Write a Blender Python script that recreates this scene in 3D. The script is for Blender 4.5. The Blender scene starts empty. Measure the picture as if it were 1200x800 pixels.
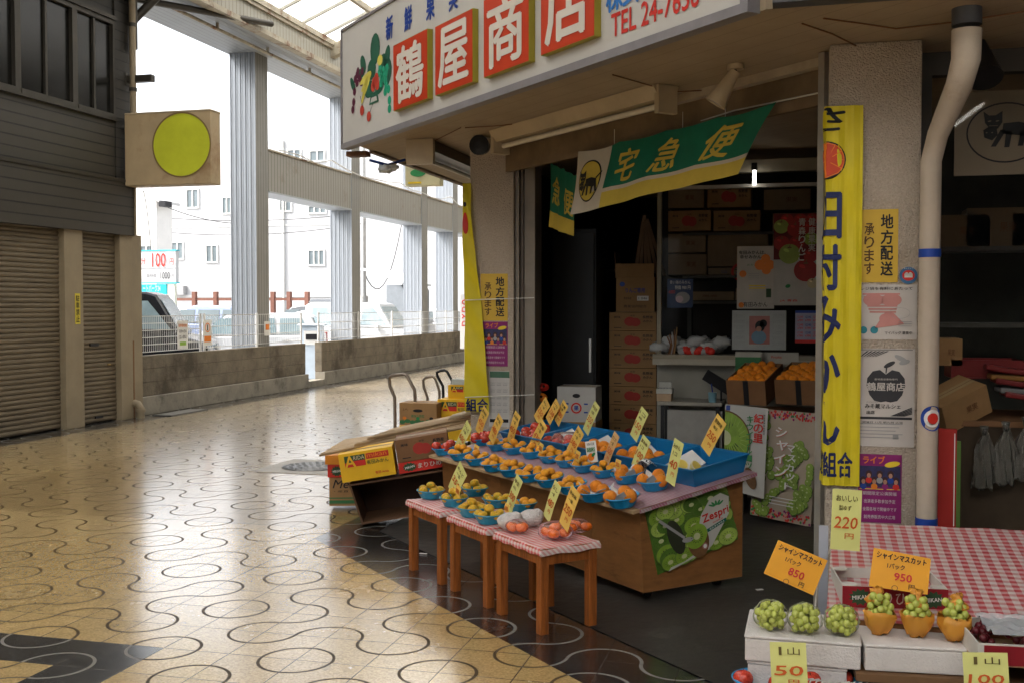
import bpy, bmesh, math, random
from math import sin, cos, pi, atan, sqrt, radians, floor
from mathutils import Vector, Matrix, Euler
random.seed(7)
scn = bpy.context.scene
COL = scn.collection
V = Vector
# ------------------------------------------------------------- camera model
F = 1260.0; EYE = 1.6; PITCH = atan(42 / F); YAW = radians(14.68)
def ray(px, py):
    a = (px - 600) / F; b = (400 - py) / F
    fw = cos(PITCH) + b * sin(PITCH); up = -sin(PITCH) + b * cos(PITCH)
    return V((a * cos(YAW) - fw * sin(YAW), a * sin(YAW) + fw * cos(YAW), up))
PL = {'X': V((1, 0, 0)), 'Y': V((0, 1, 0)), 'Z': V((0, 0, 1)), 'S': V((1, 1, 0)) / sqrt(2), 'U': V((1, -1, 0)) / sqrt(2)}
def P(px, py, kind, c):
    """the point of the plane kind = c that a pixel of the survey grid shows"""
    n = PL[kind]; r = ray(px, py); o = V((0, 0, EYE))
    return o + r * ((c - n.dot(o)) / n.dot(r))
def US(u, s, z=0): return V(((u + s) / sqrt(2), (s - u) / sqrt(2), z))
def uof(p): return (p.x - p.y) / sqrt(2)
def sof(p): return (p.x + p.y) / sqrt(2)
# ------------------------------------------------------------- materials
_mats = {}
def mat(name, col, rough=.6, var=.12, scale=6, metal=0, bump=0, bscale=None, emit=0, alpha=None, spec=None, stain=None, stretch=None, trans=0):
    if name in _mats: return _mats[name]
    m = bpy.data.materials.new(name); m.use_nodes = True; nt = m.node_tree; b = nt.nodes['Principled BSDF']
    N = nt.nodes.new; L = nt.links.new
    b.inputs['Roughness'].default_value = rough; b.inputs['Metallic'].default_value = metal
    b.inputs['Specular IOR Level'].default_value = .28 if spec is None else spec
    tc = N('ShaderNodeTexCoord'); co = tc.outputs['Object']
    if stretch:
        mp = N('ShaderNodeMapping'); mp.inputs['Scale'].default_value = stretch; L(co, mp.inputs[0]); co = mp.outputs[0]
    n = N('ShaderNodeTexNoise'); n.inputs['Scale'].default_value = scale; n.inputs['Detail'].default_value = 6; n.inputs['Roughness'].default_value = .65
    L(co, n.inputs['Vector'])
    r = N('ShaderNodeMapRange'); r.inputs[1].default_value = .3; r.inputs[2].default_value = .7
    r.inputs[3].default_value = 1 - var; r.inputs[4].default_value = 1 + var; L(n.outputs[0], r.inputs[0])
    mx = N('ShaderNodeVectorMath'); mx.operation = 'SCALE'; mx.inputs[0].default_value = col[:3]; L(r.outputs[0], mx.inputs['Scale'])
    out = mx.outputs[0]
    if stain:
        n2 = N('ShaderNodeTexNoise'); n2.inputs['Scale'].default_value = stain[1]; n2.inputs['Detail'].default_value = 8; n2.inputs['Roughness'].default_value = .7
        L(co, n2.inputs['Vector'])
        r2 = N('ShaderNodeMapRange'); r2.inputs[1].default_value = stain[2]; r2.inputs[2].default_value = stain[2] + .14; L(n2.outputs[0], r2.inputs[0])
        mm = N('ShaderNodeMix'); mm.data_type = 'RGBA'; L(r2.outputs[0], mm.inputs[0]); L(out, mm.inputs[6]); mm.inputs[7].default_value = (*stain[0], 1)
        out = mm.outputs[2]
    L(out, b.inputs['Base Color'])
    rr = N('ShaderNodeMapRange'); rr.inputs[3].default_value = max(0, rough - .08); rr.inputs[4].default_value = min(1, rough + .08); L(n.outputs[0], rr.inputs[0]); L(rr.outputs[0], b.inputs['Roughness'])
    if bump:
        n3 = N('ShaderNodeTexNoise'); n3.inputs['Scale'].default_value = bscale or scale * 6; n3.inputs['Detail'].default_value = 4
        L(co, n3.inputs['Vector'])
        bp = N('ShaderNodeBump'); bp.inputs['Strength'].default_value = min(1, bump * 3); bp.inputs['Distance'].default_value = .01 * bump; L(n3.outputs[0], bp.inputs['Height']); L(bp.outputs[0], b.inputs['Normal'])
    if emit:
        b.inputs['Emission Color'].default_value = (*col[:3], 1); b.inputs['Emission Strength'].default_value = emit
    if alpha is not None: b.inputs['Alpha'].default_value = alpha
    if trans: b.inputs['Transmission Weight'].default_value = trans
    _mats[name] = m; return m
class E:
    """tiny node-expression helper"""
    nt = None
    def __init__(s, v): s.v = v
    def _o(op, a, b=None, c=None):
        n = E.nt.nodes.new('ShaderNodeMath'); n.operation = op
        for i, q in enumerate((a, b, c)):
            if q is None: continue
            q = q.v if isinstance(q, E) else q
            if isinstance(q, (int, float)): n.inputs[i].default_value = q
            else: E.nt.links.new(q, n.inputs[i])
        return E(n.outputs[0])
    __add__ = lambda a, b: E._o('ADD', a, b)
    __sub__ = lambda a, b: E._o('SUBTRACT', a, b)
    __rsub__ = lambda a, b: E._o('SUBTRACT', b, a)
    __mul__ = lambda a, b: E._o('MULTIPLY', a, b)
    __truediv__ = lambda a, b: E._o('DIVIDE', a, b)
    __lt__ = lambda a, b: E._o('LESS_THAN', a, b)
    __gt__ = lambda a, b: E._o('GREATER_THAN', a, b)
def o1(op, a, b=None): return E._o(op, a, b)
def mixc(fac, a, b):
    m = E.nt.nodes.new('ShaderNodeMix'); m.data_type = 'RGBA'
    E.nt.links.new(fac.v, m.inputs[0])
    for i, q in ((6, a), (7, b)):
        if isinstance(q, tuple): m.inputs[i].default_value = (*q, 1)
        else: E.nt.links.new(q, m.inputs[i])
    return m.outputs[2]
def noise(co, scale, det=4, r=.6):
    n = E.nt.nodes.new('ShaderNodeTexNoise'); n.inputs['Scale'].default_value = scale; n.inputs['Detail'].default_value = det; n.inputs['Roughness'].default_value = r
    E.nt.links.new(co, n.inputs['Vector']); return E(n.outputs[0])
def floor_mat():
    m = bpy.data.materials.new('terrazzo_tiles'); m.use_nodes = True; nt = E.nt = m.node_tree; L = nt.links.new
    b = nt.nodes['Principled BSDF']
    tc = nt.nodes.new('ShaderNodeTexCoord'); sp = nt.nodes.new('ShaderNodeSeparateXYZ'); L(tc.outputs['Object'], sp.inputs[0])
    co = tc.outputs['Object']; X = E(sp.outputs[0]); Y = E(sp.outputs[1]); T = .3375
    u = (X + 4.19) / T; v = (Y - 4.41) / T
    a = o1('FLOOR', u); c = o1('FLOOR', v); fu = u - a; fv = v - c
    par = o1('FLOORED_MODULO', a + c, 2)                       # 0 even tile
    am = o1('FLOORED_MODULO', a, 4); cm = o1('FLOORED_MODULO', c, 4)
    O = (am > .5) * (am < 2.5) * (cm > .5) * (cm < 2.5)
    flip = o1('ABSOLUTE', par - O)                             # 1: arcs at (1,0) and (0,1)
    gu = o1('ABSOLUTE', flip - fu)
    def d(x, y): return o1('SQRT', x * x + y * y)
    d1 = o1('ABSOLUTE', d(gu, fv) - .5); d2 = o1('ABSOLUTE', d(gu - 1, fv - 1) - .5)
    wear = noise(co, 2.2, 5)
    lw = wear * .020 + .0135
    line = o1('MINIMUM', d1, d2) < lw
    gr = o1('MINIMUM', o1('MINIMUM', fu, 1 - fu), o1('MINIMUM', fv, 1 - fv)) < (wear * .012 + .003)
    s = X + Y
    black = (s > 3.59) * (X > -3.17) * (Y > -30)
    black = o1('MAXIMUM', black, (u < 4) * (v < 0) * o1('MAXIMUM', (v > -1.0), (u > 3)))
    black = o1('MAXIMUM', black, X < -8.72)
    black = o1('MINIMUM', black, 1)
    # colours
    wn = nt.nodes.new('ShaderNodeTexWhiteNoise'); wn.noise_dimensions = '2D'
    cb = nt.nodes.new('ShaderNodeCombineXYZ'); L(a.v, cb.inputs[0]); L(c.v, cb.inputs[1]); L(cb.outputs[0], wn.inputs['Vector']); tv = E(wn.outputs['Value'])
    vo = nt.nodes.new('ShaderNodeTexVoronoi'); vo.inputs['Scale'].default_value = 110; L(co, vo.inputs['Vector']); ch = nt.nodes.new('ShaderNodeSeparateColor'); L(vo.outputs['Color'], ch.inputs[0]); chip = E(ch.outputs[0])
    blot = noise(co, .55, 6, .7); fine = noise(co, 14, 6, .75)
    val = (tv * .10 + .95) * (chip * .34 + .80) * (blot * .26 + .87) * (fine * .26 + .87)
    tan = nt.nodes.new('ShaderNodeVectorMath'); tan.operation = 'SCALE'; L(val.v, tan.inputs['Scale'])
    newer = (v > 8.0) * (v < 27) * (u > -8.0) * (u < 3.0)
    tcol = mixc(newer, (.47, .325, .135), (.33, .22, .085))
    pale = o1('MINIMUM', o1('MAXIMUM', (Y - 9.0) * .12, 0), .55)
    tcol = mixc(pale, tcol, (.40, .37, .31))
    L(tcol, tan.inputs[0])
    speck = chip > .93
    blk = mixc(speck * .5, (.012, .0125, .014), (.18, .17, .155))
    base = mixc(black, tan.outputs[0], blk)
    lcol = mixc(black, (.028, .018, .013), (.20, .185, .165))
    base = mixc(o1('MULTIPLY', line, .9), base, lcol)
    base = mixc(o1('MULTIPLY', gr, .9), base, (.07, .055, .045))
    # expansion joint and cracks
    cr = (o1('ABSOLUTE', v - 8.0) < (wear * .06 - .006)) * (u > -3.1) * (u < 4.2)
    cr2 = (o1('ABSOLUTE', u - 3.0 - 0.0) < (fine * .06 - .012)) * (v > 4) * (v < 12)
    base = mixc(o1('MAXIMUM', cr, cr2), base, (.012, .011, .010))
    # stains, dark scuffs
    st = noise(co, 3.3, 8, .75)
    stm = o1('MINIMUM', o1('MAXIMUM', (st - .60) * 6, 0), .36)
    base = mixc(stm, base, (.10, .075, .05))
    L(base, b.inputs['Base Color'])
    rg = noise(co, 1.3, 6, .7)
    rgh = rg * .16 + fine * .05 + .15
    rgh = rgh + line * .1
    L(rgh.v, b.inputs['Roughness'])
    bp = nt.nodes.new('ShaderNodeBump'); bp.inputs['Strength'].default_value = .3; bp.inputs['Distance'].default_value = .0016
    und = noise(co, 7, 3); h = (1 - gr * .6) * .5 + und * .9 + fine * .25
    L(h.v, bp.inputs['Height']); L(bp.outputs[0], b.inputs['Normal'])
    L(((1 - line * .96) * .95).v, b.inputs['Specular IOR Level'])
    L(((1 - o1('MAXIMUM', line, gr)) * .85).v, b.inputs['Coat Weight']); b.inputs['Coat Roughness'].default_value = .17
    return m
def stripe_mat(name, col, dark, axis, period, duty=.12, rough=.5, metal=0, bump=.6, var=.1, stain=None, scale=4):
    """board joints / corrugation ribs as a real relief pattern along one axis"""
    if name in _mats: return _mats[name]
    m = bpy.data.materials.new(name); m.use_nodes = True; nt = E.nt = m.node_tree; L = nt.links.new; b = nt.nodes['Principled BSDF']
    tc = nt.nodes.new('ShaderNodeTexCoord'); sp = nt.nodes.new('ShaderNodeSeparateXYZ'); L(tc.outputs['Object'], sp.inputs[0])
    X, Y, Z = (E(sp.outputs[i]) for i in range(3))
    q = {'X': X, 'Y': Y, 'Z': Z, 'XY': X + Y}[axis] / period
    f = q - o1('FLOOR', q); groove = f < duty
    n = noise(tc.outputs['Object'], scale, 6, .7)
    val = n * (2 * var) + (1 - var)
    sc = nt.nodes.new('ShaderNodeVectorMath'); sc.operation = 'SCALE'; sc.inputs[0].default_value = col; L(val.v, sc.inputs['Scale'])
    out = sc.outputs[0]
    if stain:
        n2 = noise(tc.outputs['Object'], stain[1], 8, .75); k = o1('MINIMUM', o1('MAXIMUM', (n2 - stain[2]) * 7, 0), 1)
        out = mixc(k, out, stain[0])
    out = mixc(groove, out, dark)
    L(out, b.inputs['Base Color']); b.inputs['Roughness'].default_value = rough; b.inputs['Metallic'].default_value = metal
    bp = nt.nodes.new('ShaderNodeBump'); bp.inputs['Strength'].default_value = bump; bp.inputs['Distance'].default_value = .01
    h = o1('SMOOTH_MIN', f, 1 - f); L((1 - groove).v, bp.inputs['Height']); L(bp.outputs[0], b.inputs['Normal'])
    _mats[name] = m; return m
def gingham_mat(name, red, white, per, rot=-45):
    m = bpy.data.materials.new(name); m.use_nodes = True; nt = E.nt = m.node_tree; L = nt.links.new; b = nt.nodes['Principled BSDF']
    tc = nt.nodes.new('ShaderNodeTexCoord'); mp = nt.nodes.new('ShaderNodeMapping'); mp.inputs['Rotation'].default_value = (0, 0, radians(rot)); L(tc.outputs['Object'], mp.inputs[0])
    sp = nt.nodes.new('ShaderNodeSeparateXYZ'); L(mp.outputs[0], sp.inputs[0])
    def st(q): q = E(q) / per; return (q - o1('FLOOR', q)) < .5
    s1 = st(sp.outputs[0]); s2 = st((E(sp.outputs[1]) + E(sp.outputs[2])).v)
    k = (s1 + s2) * .45 + noise(tc.outputs['Object'], 9) * .12 - .03
    L(mixc(k, white, red), b.inputs['Base Color']); b.inputs['Roughness'].default_value = .45
    bp = nt.nodes.new('ShaderNodeBump'); bp.inputs['Strength'].default_value = .4; bp.inputs['Distance'].default_value = .004; L(noise(tc.outputs['Object'], 22).v, bp.inputs['Height']); L(bp.outputs[0], b.inputs['Normal'])
    return m
def film_mat(name, col, a, rough=.08, ior=1.22, bumpy=.5):
    m = bpy.data.materials.new(name); m.use_nodes = True; nt = m.node_tree; L = nt.links.new; N = nt.nodes.new
    nt.nodes.clear(); out = N('ShaderNodeOutputMaterial'); t = N('ShaderNodeBsdfTransparent'); g = N('ShaderNodeBsdfPrincipled'); mx = N('ShaderNodeMixShader')
    g.inputs['Base Color'].default_value = (*col, 1); g.inputs['Roughness'].default_value = rough; g.inputs['Specular IOR Level'].default_value = .8
    fr = N('ShaderNodeFresnel'); fr.inputs[0].default_value = ior
    ad = N('ShaderNodeMath'); ad.operation = 'ADD'; ad.use_clamp = True; L(fr.outputs[0], ad.inputs[0]); ad.inputs[1].default_value = a
    tc = N('ShaderNodeTexCoord'); n = N('ShaderNodeTexNoise'); n.inputs['Scale'].default_value = 25; L(tc.outputs['Object'], n.inputs['Vector'])
    bp = N('ShaderNodeBump'); bp.inputs['Strength'].default_value = bumpy; bp.inputs['Distance'].default_value = .006; L(n.outputs[0], bp.inputs['Height'])
    if bumpy: L(bp.outputs[0], g.inputs['Normal'])
    L(ad.outputs[0], mx.inputs[0]); L(t.outputs[0], mx.inputs[1]); L(g.outputs[0], mx.inputs[2]); L(mx.outputs[0], out.inputs[0])
    return m
# ------------------------------------------------------------- mesh builder
_txt = {}
def text_geo(body, bold):
    k = (body, bold)
    if k not in _txt:
        cu = bpy.data.curves.new('t', 'FONT'); cu.body = body; cu.offset = bold; cu.resolution_u = 2
        o = bpy.data.objects.new('t', cu); COL.objects.link(o); bpy.context.view_layer.update()
        dg = bpy.context.evaluated_depsgraph_get(); me = bpy.data.meshes.new_from_object(o.evaluated_get(dg))
        vs = [(v.co.x, v.co.y) for v in me.vertices]; fs = [tuple(p.vertices) for p in me.polygons]
        if vs:
            x0 = min(v[0] for v in vs); x1 = max(v[0] for v in vs); y0 = min(v[1] for v in vs); y1 = max(v[1] for v in vs)
            w = max(x1 - x0, 1e-4); h = max(y1 - y0, 1e-4)
            vs = [((x - x0) / w - .5, (y - y0) / h - .5) for x, y in vs]
        _txt[k] = (vs, fs, (w / h) if vs else 1)
        bpy.data.objects.remove(o); bpy.data.curves.remove(cu); bpy.data.meshes.remove(me)
    return _txt[k]
class MB:
    def __init__(s, M=None): s.v = []; s.f = []; s.mi = []; s.mats = []; s.M = M or Matrix(); s.sm = []
    def add(s, vs, fs, m, smooth=False):
        if m not in s.mats: s.mats.append(m)
        i = s.mats.index(m); b = len(s.v); s.v += [s.M @ V(v) for v in vs]
        for f in fs: s.f.append([b + q for q in f]); s.mi.append(i); s.sm.append(smooth)
        return s
    def box(s, x0, x1, y0, y1, z0, z1, m):
        vs = [(x, y, z) for z in (z0, z1) for y in (y0, y1) for x in (x0, x1)]
        return s.add(vs, [(0, 2, 3, 1), (4, 5, 7, 6), (0, 1, 5, 4), (2, 6, 7, 3), (0, 4, 6, 2), (1, 3, 7, 5)], m)
    def obox(s, c, size, m, R=None):
        R = R or Matrix(); c = V(c); x, y, z = (q / 2 for q in size)
        vs = [c + (R @ V((i * x, j * y, k * z))) for k in (-1, 1) for j in (-1, 1) for i in (-1, 1)]
        return s.add(vs, [(0, 2, 3, 1), (4, 5, 7, 6), (0, 1, 5, 4), (2, 6, 7, 3), (0, 4, 6, 2), (1, 3, 7, 5)], m)
    def hexa(s, pts, m):     # 8 points: bottom 4 ccw, top 4 ccw
        return s.add(pts, [(3, 2, 1, 0), (4, 5, 6, 7), (0, 1, 5, 4), (1, 2, 6, 5), (2, 3, 7, 6), (3, 0, 4, 7)], m)
    def prism(s, poly, y0, y1, m, axis='Y'):
        n = len(poly)
        def q(a, b, c): return {'Y': (a, c, b), 'X': (c, a, b), 'Z': (a, b, c)}[axis]
        vs = [q(a, b, y0) for a, b in poly] + [q(a, b, y1) for a, b in poly]
        fs = [tuple(range(n)), tuple(range(2 * n - 1, n - 1, -1))] + [(i, i + n, (i + 1) % n + n, (i + 1) % n) for i in range(n)]
        return s.add(vs, fs, m)
    def poly(s, pts, m): return s.add(pts, [tuple(range(len(pts)))], m)
    def flat(s, poly, y, m): return s.add([(a, y, b) for a, b in poly], [tuple(range(len(poly)))], m)
    def rect(s, x0, x1, z0, z1, y, m): return s.flat([(x0, z0), (x1, z0), (x1, z1), (x0, z1)], y, m)
    def ell(s, cx, cz, rx, rz, y, m, n=20, rot=0, a0=0, a1=2 * pi):
        pts = []
        for i in range(n + (0 if a1 - a0 > 6.28 else 1)):
            t = a0 + (a1 - a0) * i / n; x = rx * cos(t); z = rz * sin(t)
            pts.append((cx + x * cos(rot) - z * sin(rot), cz + x * sin(rot) + z * cos(rot)))
        return s.flat(pts, y, m)
    def ring(s, cx, cz, rx, rz, w, y, m, n=32):
        vs = []
        for i in range(n):
            t = 2 * pi * i / n; vs += [(cx + rx * cos(t), y, cz + rz * sin(t)), (cx + (rx - w) * cos(t), y, cz + (rz - w) * sin(t))]
        return s.add(vs, [(2 * i, 2 * ((i + 1) % n), 2 * ((i + 1) % n) + 1, 2 * i + 1) for i in range(n)], m)
    def text(s, body, cx, cz, w, h, y, m, bold=.0, shear=0, rot=0, keep=False):
        vs, fs, asp = text_geo(body, 0); bd = bold * .75
        if keep: w = h * asp
        o = []
        for x, z in vs:
            X = x * w + shear * z * h; Z = z * h
            o.append((cx + X * cos(rot) - Z * sin(rot), y, cz + X * sin(rot) + Z * cos(rot)))
        s.add(o, fs, m)
        if bd > .006:
            k = len(body)
            for j, (dx, dz) in enumerate(((1, 0), (-1, 0), (0, .8), (0, -.8))): s.add([(a + dx * bd * w / k, c - .00025 * (j + 1), e + dz * bd * h) for a, c, e in o], fs, m)
        return s
    def vtext(s, body, cx, z1, z0, w, y, m, bold=.0, gap=.12):
        n = len(body); st = (z1 - z0) / n
        for i, c in enumerate(body): s.text(c, cx, z1 - st * (i + .5), w, st * (1 - gap), y, m, bold)
        return s
    def cyl(s, p0, p1, r0, m, r1=None, n=12, caps=True, smooth=True):
        r1 = r0 if r1 is None else r1; p0 = V(p0); p1 = V(p1); d = (p1 - p0).normalized()
        a = d.orthogonal().normalized(); b = d.cross(a)
        vs = [p + (a * cos(2 * pi * i / n) + b * sin(2 * pi * i / n)) * r for p, r in ((p0, r0), (p1, r1)) for i in range(n)]
        s.add(vs, [(i, (i + 1) % n, (i + 1) % n + n, i + n) for i in range(n)], m, smooth)
        if caps: s.add(vs, [tuple(range(n - 1, -1, -1)), tuple(range(n, 2 * n))], m)
        return s
    def tube(s, pts, r, m, n=8, closed=False):
        pts = [V(p) for p in pts]; vs = []; k = len(pts); up = None
        for i, p in enumerate(pts):
            d = (pts[min(i + 1, k - 1)] - pts[max(i - 1, 0)]).normalized()
            if up is None: up = d.orthogonal().normalized()
            a = (up - d * up.dot(d)).normalized(); up = a; b = d.cross(a); rr = r[i] if isinstance(r, (list, tuple)) else r
            vs += [p + (a * cos(2 * pi * j / n) + b * sin(2 * pi * j / n)) * rr for j in range(n)]
        fs = [(i * n + j, i * n + (j + 1) % n, (i + 1) * n + (j + 1) % n, (i + 1) * n + j) for i in range(k - 1) for j in range(n)]
        s.add(vs, fs, m, True); s.add(vs, [tuple(range(n - 1, -1, -1)), tuple(range((k - 1) * n, k * n))], m)
        return s
    def ball(s, c, r, m, sc=(1, 1, 1), seg=12, rings=8, jit=0, R=None):
        c = V(c); vs = [(0, 0, 1)]
        for i in range(1, rings):
            for j in range(seg):
                t = pi * i / rings; q = 2 * pi * j / seg; vs.append((sin(t) * cos(q), sin(t) * sin(q), cos(t)))
        vs.append((0, 0, -1)); o = []
        for q in vs:
            w = V((q[0] * sc[0], q[1] * sc[1], q[2] * sc[2])) * r * (1 + random.uniform(-jit, jit))
            if R: w = R @ w
            o.append(c + w)
        fs = [(0, 1 + j, 1 + (j + 1) % seg) for j in range(seg)]
        for i in range(rings - 2):
            for j in range(seg): a = 1 + i * seg; fs.append((a + j, a + seg + j, a + seg + (j + 1) % seg, a + (j + 1) % seg))
        l = len(vs) - 1; a = 1 + (rings - 2) * seg; fs += [(l, a + (j + 1) % seg, a + j) for j in range(seg)]
        return s.add(o, fs, m, True)
    def lathe(s, prof, c, m, n=24, sc=(1, 1)):
        vs = [(c[0] + r * cos(2 * pi * j / n) * sc[0], c[1] + r * sin(2 * pi * j / n) * sc[1], c[2] + z) for r, z in prof for j in range(n)]
        fs = [(i * n + j, i * n + (j + 1) % n, (i + 1) * n + (j + 1) % n, (i + 1) * n + j) for i in range(len(prof) - 1) for j in range(n)]
        return s.add(vs, fs, m, True)
    def grid(s, fn, nu, nv, m, smooth=True):
        vs = [fn(i / nu, j / nv) for j in range(nv + 1) for i in range(nu + 1)]; w = nu + 1
        return s.add(vs, [(j * w + i, j * w + i + 1, (j + 1) * w + i + 1, (j + 1) * w + i) for j in range(nv) for i in range(nu)], m, smooth)
    def warp(s, fn): s.v = [V(fn(v)) for v in s.v]; return s
    def build(s, name, parent=None, origin=None, bevel=0, thick=0):
        me = bpy.data.meshes.new(name); ob = bpy.data.objects.new(name, me); COL.objects.link(ob)
        vs = s.v
        if parent is not None: I = ROOT[parent.name].inverted(); vs = [I @ v for v in vs]; ob.parent = parent; ROOT[ob.name] = ROOT[parent.name]
        else:
            if origin is None:
                xs = [v.x for v in vs]; ys = [v.y for v in vs]; origin = V(((min(xs) + max(xs)) / 2, (min(ys) + max(ys)) / 2, min(v.z for v in vs)))
            origin = V(origin); vs = [v - origin for v in vs]; ob.location = origin; ROOT[ob.name] = Matrix.Translation(origin)
        me.from_pydata([tuple(v) for v in vs], [], s.f)
        for m in s.mats: me.materials.append(m)
        for p, i, sm in zip(me.polygons, s.mi, s.sm): p.material_index = i; p.use_smooth = sm
        me.update()
        if thick:
            q = ob.modifiers.new('thickness', 'SOLIDIFY'); q.thickness = thick; q.offset = 0
        if bevel:
            q = ob.modifiers.new('bevel', 'BEVEL'); q.width = bevel; q.segments = 2; q.limit_method = 'ANGLE'; q.angle_limit = radians(50)
        return ob
ROOT = {}
def tag(o, label=None, cat=None, group=None, kind=None):
    for k, v in (('label', label), ('category', cat), ('group', group), ('kind', kind)):
        if v: o[k] = v
    return o
def struct(o, label=None, cat=None):
    return tag(o, label, cat, None, 'structure')
def thing(name, label, cat, loc, rz=0, group=None):
    o = bpy.data.objects.new(name, None); COL.objects.link(o); o.location = loc; o.rotation_euler = (0, 0, rz); o.empty_display_size = .1
    ROOT[o.name] = Matrix.Translation(V(loc)) @ Matrix.Rotation(rz, 4, 'Z')
    return tag(o, label, cat, group)
def dup(root, loc, rz=None, label=None, group=None):
    r = root.copy(); COL.objects.link(r); r.location = loc
    if rz is not None: r.rotation_euler = (0, 0, rz)
    if label: r['label'] = label
    if group: r['group'] = group
    def rec(a, b):
        for ch in kids.get(a.name, ()):
            c = ch.copy(); COL.objects.link(c); c.parent = b; rec(ch, c)
    rec(root, r); return r
kids = {}
def note_kids(o):
    def rec(a):
        kids[a.name] = [c for c in bpy.data.objects if c.parent == a]
        for c in kids[a.name]: rec(c)
    rec(o)
def FR(loc, rz=0): return Matrix.Translation(V(loc)) @ Matrix.Rotation(rz, 4, 'Z')
R45 = radians(-45)
CS = FR((0, 0, 0), R45)          # chamfer frame: local x = u, local y = s
# palette
WHITE = mat('white_print', (.72, .71, .68), .5, .05)
INK = mat('black_ink', (.012, .012, .014), .5, .05)
RED = mat('red_ink', (.55, .03, .02), .45, .06)
ORG = mat('orange_ink', (.72, .20, .02), .5, .06)
YEL = mat('yellow_ink', (.72, .52, .03), .5, .06)
GRN = mat('green_ink', (.03, .22, .07), .5, .08)
LGR = mat('light_green_ink', (.25, .42, .06), .5, .1)
BLU = mat('blue_ink', (.015, .05, .28), .45, .06)
PNK = mat('pink_ink', (.62, .25, .22), .5, .06)
PUR = mat('purple_ink', (.22, .015, .13), .5, .1)
GRY = mat('grey_ink', (.3, .3, .3), .5, .06)
BRN = mat('brown_ink', (.16, .07, .03), .6, .1)
CARD = mat('corrugated_cardboard', (.32, .185, .08), .8, .12, 5, bump=.2)
CARDD = mat('dark_cardboard', (.20, .10, .045), .8, .15, 5, bump=.2)
CARDI = mat('cardboard_inside', (.40, .27, .15), .85, .1)
YBOX = mat('yellow_carton', (.72, .42, .015), .55, .08, bump=.1)
DARK = mat('dark_interior_paint', (.035, .033, .03), .8, .25)
WOOD = mat('orange_pine', (.28, .083, .017), .45, .42, 3, bump=.4, stretch=(14, 14, 1.5), stain=((.10, .03, .009), 3.5, .60))
PLY = mat('varnished_plywood', (.23, .10, .032), .55, .18, 3, bump=.2, stretch=(2, 2, 8), stain=((.13, .055, .02), 2.6, .57))
CONC = mat('stained_concrete', (.25, .225, .18), .9, .2, 3, bump=.6, stain=((.10, .09, .075), 1.4, .54))
STUC = mat('rough_stucco', (.50, .42, .34), .9, .14, 90, bump=2.0, bscale=105, stain=((.33, .25, .17), 1.3, .57))
STEEL = mat('galvanised_steel', (.42, .41, .39), .45, .15, 8, metal=.7)
WPAINT = mat('white_painted_metal', (.62, .61, .57), .5, .1, 8)
ALU = mat('aluminium_frame', (.36, .34, .31), .4, .12, 8, metal=.5)
RUST = mat('rusted_painted_steel', (.42, .38, .30), .7, .2, 5, stain=((.16, .06, .025), 3, .52))
BLACKP = mat('black_plastic', (.018, .018, .02), .4, .1)
# ============================================================= THE SETTING
FL = floor_mat()
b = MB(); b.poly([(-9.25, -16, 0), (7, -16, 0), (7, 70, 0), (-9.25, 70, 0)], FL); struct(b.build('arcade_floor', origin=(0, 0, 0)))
ASPH = mat('asphalt', (.17, .17, .175), .85, .15, 1.5, bump=.8)
b = MB(); b.poly([(-400, -400, -.06), (400, -400, -.06), (400, 700, -.06), (-400, 700, -.06)], ASPH); struct(b.build('ground', origin=(0, 0, -.06)))
LOT = mat('parking_concrete', (.30, .30, .30), .85, .1, 1.2, bump=.5)
b = MB(); b.poly([(-60, -16, -.02), (-9.25, -16, -.02), (-9.25, 90, -.02), (-60, 90, -.02)], LOT); struct(b.build('parking_lot', origin=(0, 0, -.02)))
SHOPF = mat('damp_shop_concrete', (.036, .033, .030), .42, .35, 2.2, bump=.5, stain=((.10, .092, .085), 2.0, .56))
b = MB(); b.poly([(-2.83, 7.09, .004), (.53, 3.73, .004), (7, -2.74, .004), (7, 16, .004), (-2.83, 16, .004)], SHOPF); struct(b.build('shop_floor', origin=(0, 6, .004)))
# manhole in a cement patch
mc = P(366, 546, 'Z', .006)
PATCH = mat('cement_patch', (.33, .30, .26), .5, .2, 4, bump=.3)
b = MB(); b.prism([(mc.x - .46, mc.y - .42), (mc.x + .45, mc.y - .45), (mc.x + .48, mc.y + .42), (mc.x - .42, mc.y + .45)], .001, .004, PATCH, 'Z'); struct(b.build('cement_floor_patch'))
IRON = mat('cast_iron', (.22, .22, .22), .45, .2, 12, metal=.6)
b = MB(); b.lathe([(0, .010), (.30, .010), (.30, .004)], (mc.x, mc.y, 0), IRON, 32)
for rr in (.07, .14, .21, .27):
    for k in range(int(rr * 90)):
        a = 2 * pi * k / int(rr * 90); b.obox((mc.x + rr * cos(a), mc.y + rr * sin(a), .0125), (.03, .03, .005), IRON, Matrix.Rotation(a, 3, 'Z'))
tag(b.build('manhole_cover'), 'round cast iron manhole cover in a grey cement patch of the tiled floor', 'manhole cover')
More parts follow.
